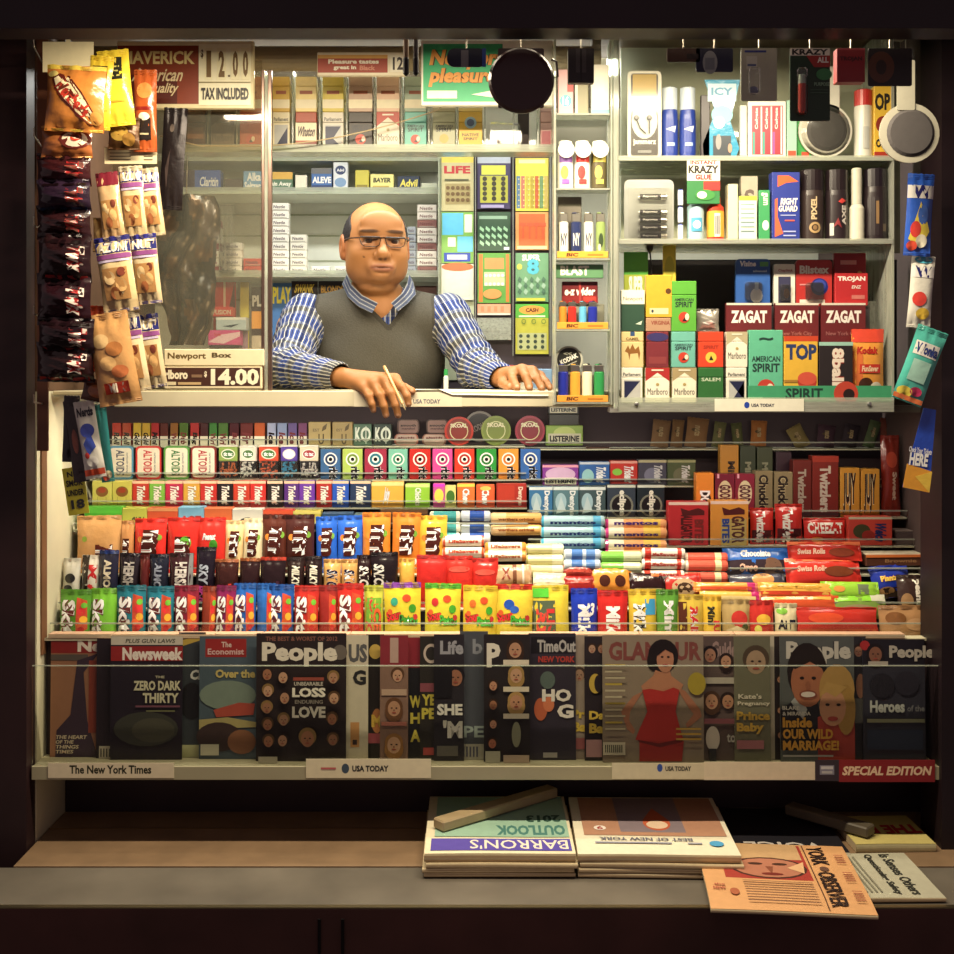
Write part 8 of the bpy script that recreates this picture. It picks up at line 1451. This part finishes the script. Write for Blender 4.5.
tor = (np.abs(V[:, 0]+.262) < .125) & (V[:, 1] > .28); ex[tor, 0] = V[tor, 2]; ex[tor, 1] = V[tor, 0]*.8
# cloth folds round the sleeves
near = (best < .075) & ~tor; ph = ex[:, 0]; fold = .0026*np.sin(ph*120+ex[:, 1]*60)+.0016*np.sin(ph*230-ex[:, 1]*110+1)
e1 = np.exp(-((V-ELL)**2).sum(1)/.0050)+np.exp(-((V-ELR)**2).sum(1)/.0050)
for c0, a, b in ((0, SHL, ELL), (0, ELL, WRL), (0, SHR, ELR), (0, ELR, WRR)):
    ab = b-a; d = ab/np.linalg.norm(ab); t = np.clip((V-a)@d, 0, np.linalg.norm(ab)); pr = a+t[:, None]*d; rr = V-pr; dist = np.linalg.norm(rr, axis=1)[:, None]
    m = (near & (np.abs(dist[:, 0]-best) < 1e-6))[:, None]; V = V+np.where(m, rr/np.maximum(dist, 1e-6)*(fold*(.5+1.2*e1))[:, None], 0)
cols = np.tile(np.array(rgb('6a7290')), (len(V), 1))
V[:, 2] = np.where((V[:, 2] < 1.5795) & (V[:, 1] < .342), 1.5795, V[:, 2])
fmesh('plaid_shirt', V, Fc, cols, pm, man, MO, ex)
# collar flaps
def flap(inn, out, name='collar_flap'):
    I_ = [Vector(A3(*p)-MO) for p in inn]; O_ = [Vector(A3(*p)-MO) for p in out]; vs = []; fs = []; n = len(I_)
    for dz in (0, .0035):
        for row in (I_, O_): vs += [p+Vector((0, dz, 0)) for p in row]
    for i in range(n-1):
        fs += [(n+i, n+i+1, i+1, i), (2*n+i, 2*n+i+1, 3*n+i+1, 3*n+i), (n+i, 3*n+i, 3*n+i+1, n+i+1), (i, i+1, 2*n+i+1, 2*n+i)]
    fs += [(0, 2*n, 3*n, n), (n-1, 2*n-1, 4*n-1, 3*n-1)]
    me = bpy.data.meshes.new(name); me.from_pydata(vs, [], fs); me.materials.append(pm); ca = me.color_attributes.new('Col', 'FLOAT_COLOR', 'POINT'); ca.data.foreach_set('color', list(rgb('565e74'))*len(vs))
    at = me.attributes.new('plaid', 'FLOAT_VECTOR', 'POINT'); dat = []
    for k, p in enumerate(vs): dat += [.04+.001*(k % n), (0 if (k//n) % 2 == 0 else .032)+.0, .6]
    at.data.foreach_set('vector', dat); me.update(); o = bpy.data.objects.new(name, me); COL.objects.link(o); o.parent = man
flap([(347, 274, .45), (351, 284, .385), (362, 295, .355), (378, 303, .345)], [(342, 284, .46), (348, 297, .385), (358, 306, .350), (372, 313, .335)])
flap([(409, 274, .45), (407, 284, .385), (402, 293, .355), (391, 303, .345)], [(413, 281, .46), (416, 294, .385), (408, 303, .350), (398, 311, .335)])
# --- vest
VT = Field((-.50, .30, 1.24), (-.03, .68, 1.90), .0035)
VT.ell((-.262, .485, 1.66), (.182, .117, .19), .03).ell((-.262, .52, 1.45), (.172, .129, .23), .04)
VT.cone((-.262, .47, 1.775), SHL+[.02, 0, -.008], .079, .064, .03).cone((-.262, .47, 1.775), SHR-[.02, 0, .008], .079, .064, .03)
for sgn, sh, el in ((-1, SHL, ELL), (1, SHR, ELR)):
    VT.cone(sh+np.array((sgn*.030, -.02, .02)), sh+np.array((sgn*.055, -.09, -.09)), .068, .066, .006, True)
    VT.cone(sh+np.array((sgn*.04, 0, -.02)), sh+np.array((sgn*.05, .02, -.12)), .066, .060, .006, True)
VT.cone(hw((0, .02, -.09)), (-.262, .452, 1.82), .070, .080, .004, True)
zV = PZ(325, .36); xV = PX(388, .36)
def vneck(X, Y, Z): return np.maximum((np.abs(X-xV+ (Z-zV)*.13)-.86*(Z-zV))*.7, Y-.46)
VT.app(vneck, (-.38, .28, zV-.01), (-.12, .47, 1.90), .003, True)
g = VT.F.copy(); V, Fc = VT.mesh(); V = lap(V, Fc, 1, .4)
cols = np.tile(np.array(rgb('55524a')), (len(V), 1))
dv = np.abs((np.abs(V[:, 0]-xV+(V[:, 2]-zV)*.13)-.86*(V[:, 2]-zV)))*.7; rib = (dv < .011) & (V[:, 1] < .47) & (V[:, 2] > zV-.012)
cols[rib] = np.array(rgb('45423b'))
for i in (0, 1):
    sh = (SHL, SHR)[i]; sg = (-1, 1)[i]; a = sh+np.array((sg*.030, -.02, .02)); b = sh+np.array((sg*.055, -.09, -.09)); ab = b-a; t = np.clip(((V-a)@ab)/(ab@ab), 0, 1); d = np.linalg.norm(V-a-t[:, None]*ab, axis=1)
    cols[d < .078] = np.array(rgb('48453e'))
V[:, :] += 0.0012*np.sin(V[:, [2]]*55+V[:, [0]]*30)*np.array((0, 1, 0))
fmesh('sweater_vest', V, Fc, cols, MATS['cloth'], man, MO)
# trousers and shoes (behind the counter)
T_ = Field((-.50, .33, .36), (-.02, .72, 1.36), .011)
T_.ell((-.262, .535, 1.22), (.165, .125, .14), .04)
for sx in (-1, 1):
    T_.cone((-.262+sx*.085, .535, 1.18), (-.262+sx*.095, .525, .80), .085, .062, .03).cone((-.262+sx*.095, .525, .80), (-.262+sx*.10, .545, .42), .062, .050, .02)
V, Fc = T_.mesh(); V = lap(V, Fc, 1, .4); fmesh('trousers', V, Fc, np.tile(np.array(rgb('2a2c34')), (len(V), 1)), MATS['matte'], man, MO)
for sx in (-1, 1): MB().lathe([(.01, 0), (.045, .012), (.048, .05), (.035, .09)], '241a18', 'plastic', (-.262+sx*.10-OX, .53-OY, .002), n=16).box(-.262+sx*.10-OX-.045, -.262+sx*.10-OX+.045, .44-OY, .58-OY, .002, .045, '241a18', 'plastic', .02).build('shoe', man)
# pen held between the fingers
a = Vector(P3(384, 366, -.006)); b = Vector(P3(405.5, 410, -.044)); d = (b-a)
q = empty('ballpoint_pen', a); tag(q, 'short tan ballpoint pen held between the fingers of the hand over the lip', 'pen')
MB().tube([(0, 0, 0), tuple(d*.06), tuple(d*.86)], [.0028, .0038, .0038], 'd8a868', 'plastic', 10).build('pen_barrel', q)
MB().tube([tuple(d*.865), tuple(d*.97), tuple(d)], [.0036, .0016, .0008], 'e8d8a8', 'metal', 10).build('pen_tip', q)
o = MB().lathe([(.006, 0), (.006, .03), (.004, .034)], 'e8e8e0', 'plastic', n=12).lathe([(.005, .0345), (.005, .05)], '2a9a50', 'plastic', n=12).build('glue_bottle', None, (PX(446, .30), .30, ZK+.001)); tag(o, 'tiny white bottle with green cap on the counter beside the sweater vest', 'bottle')
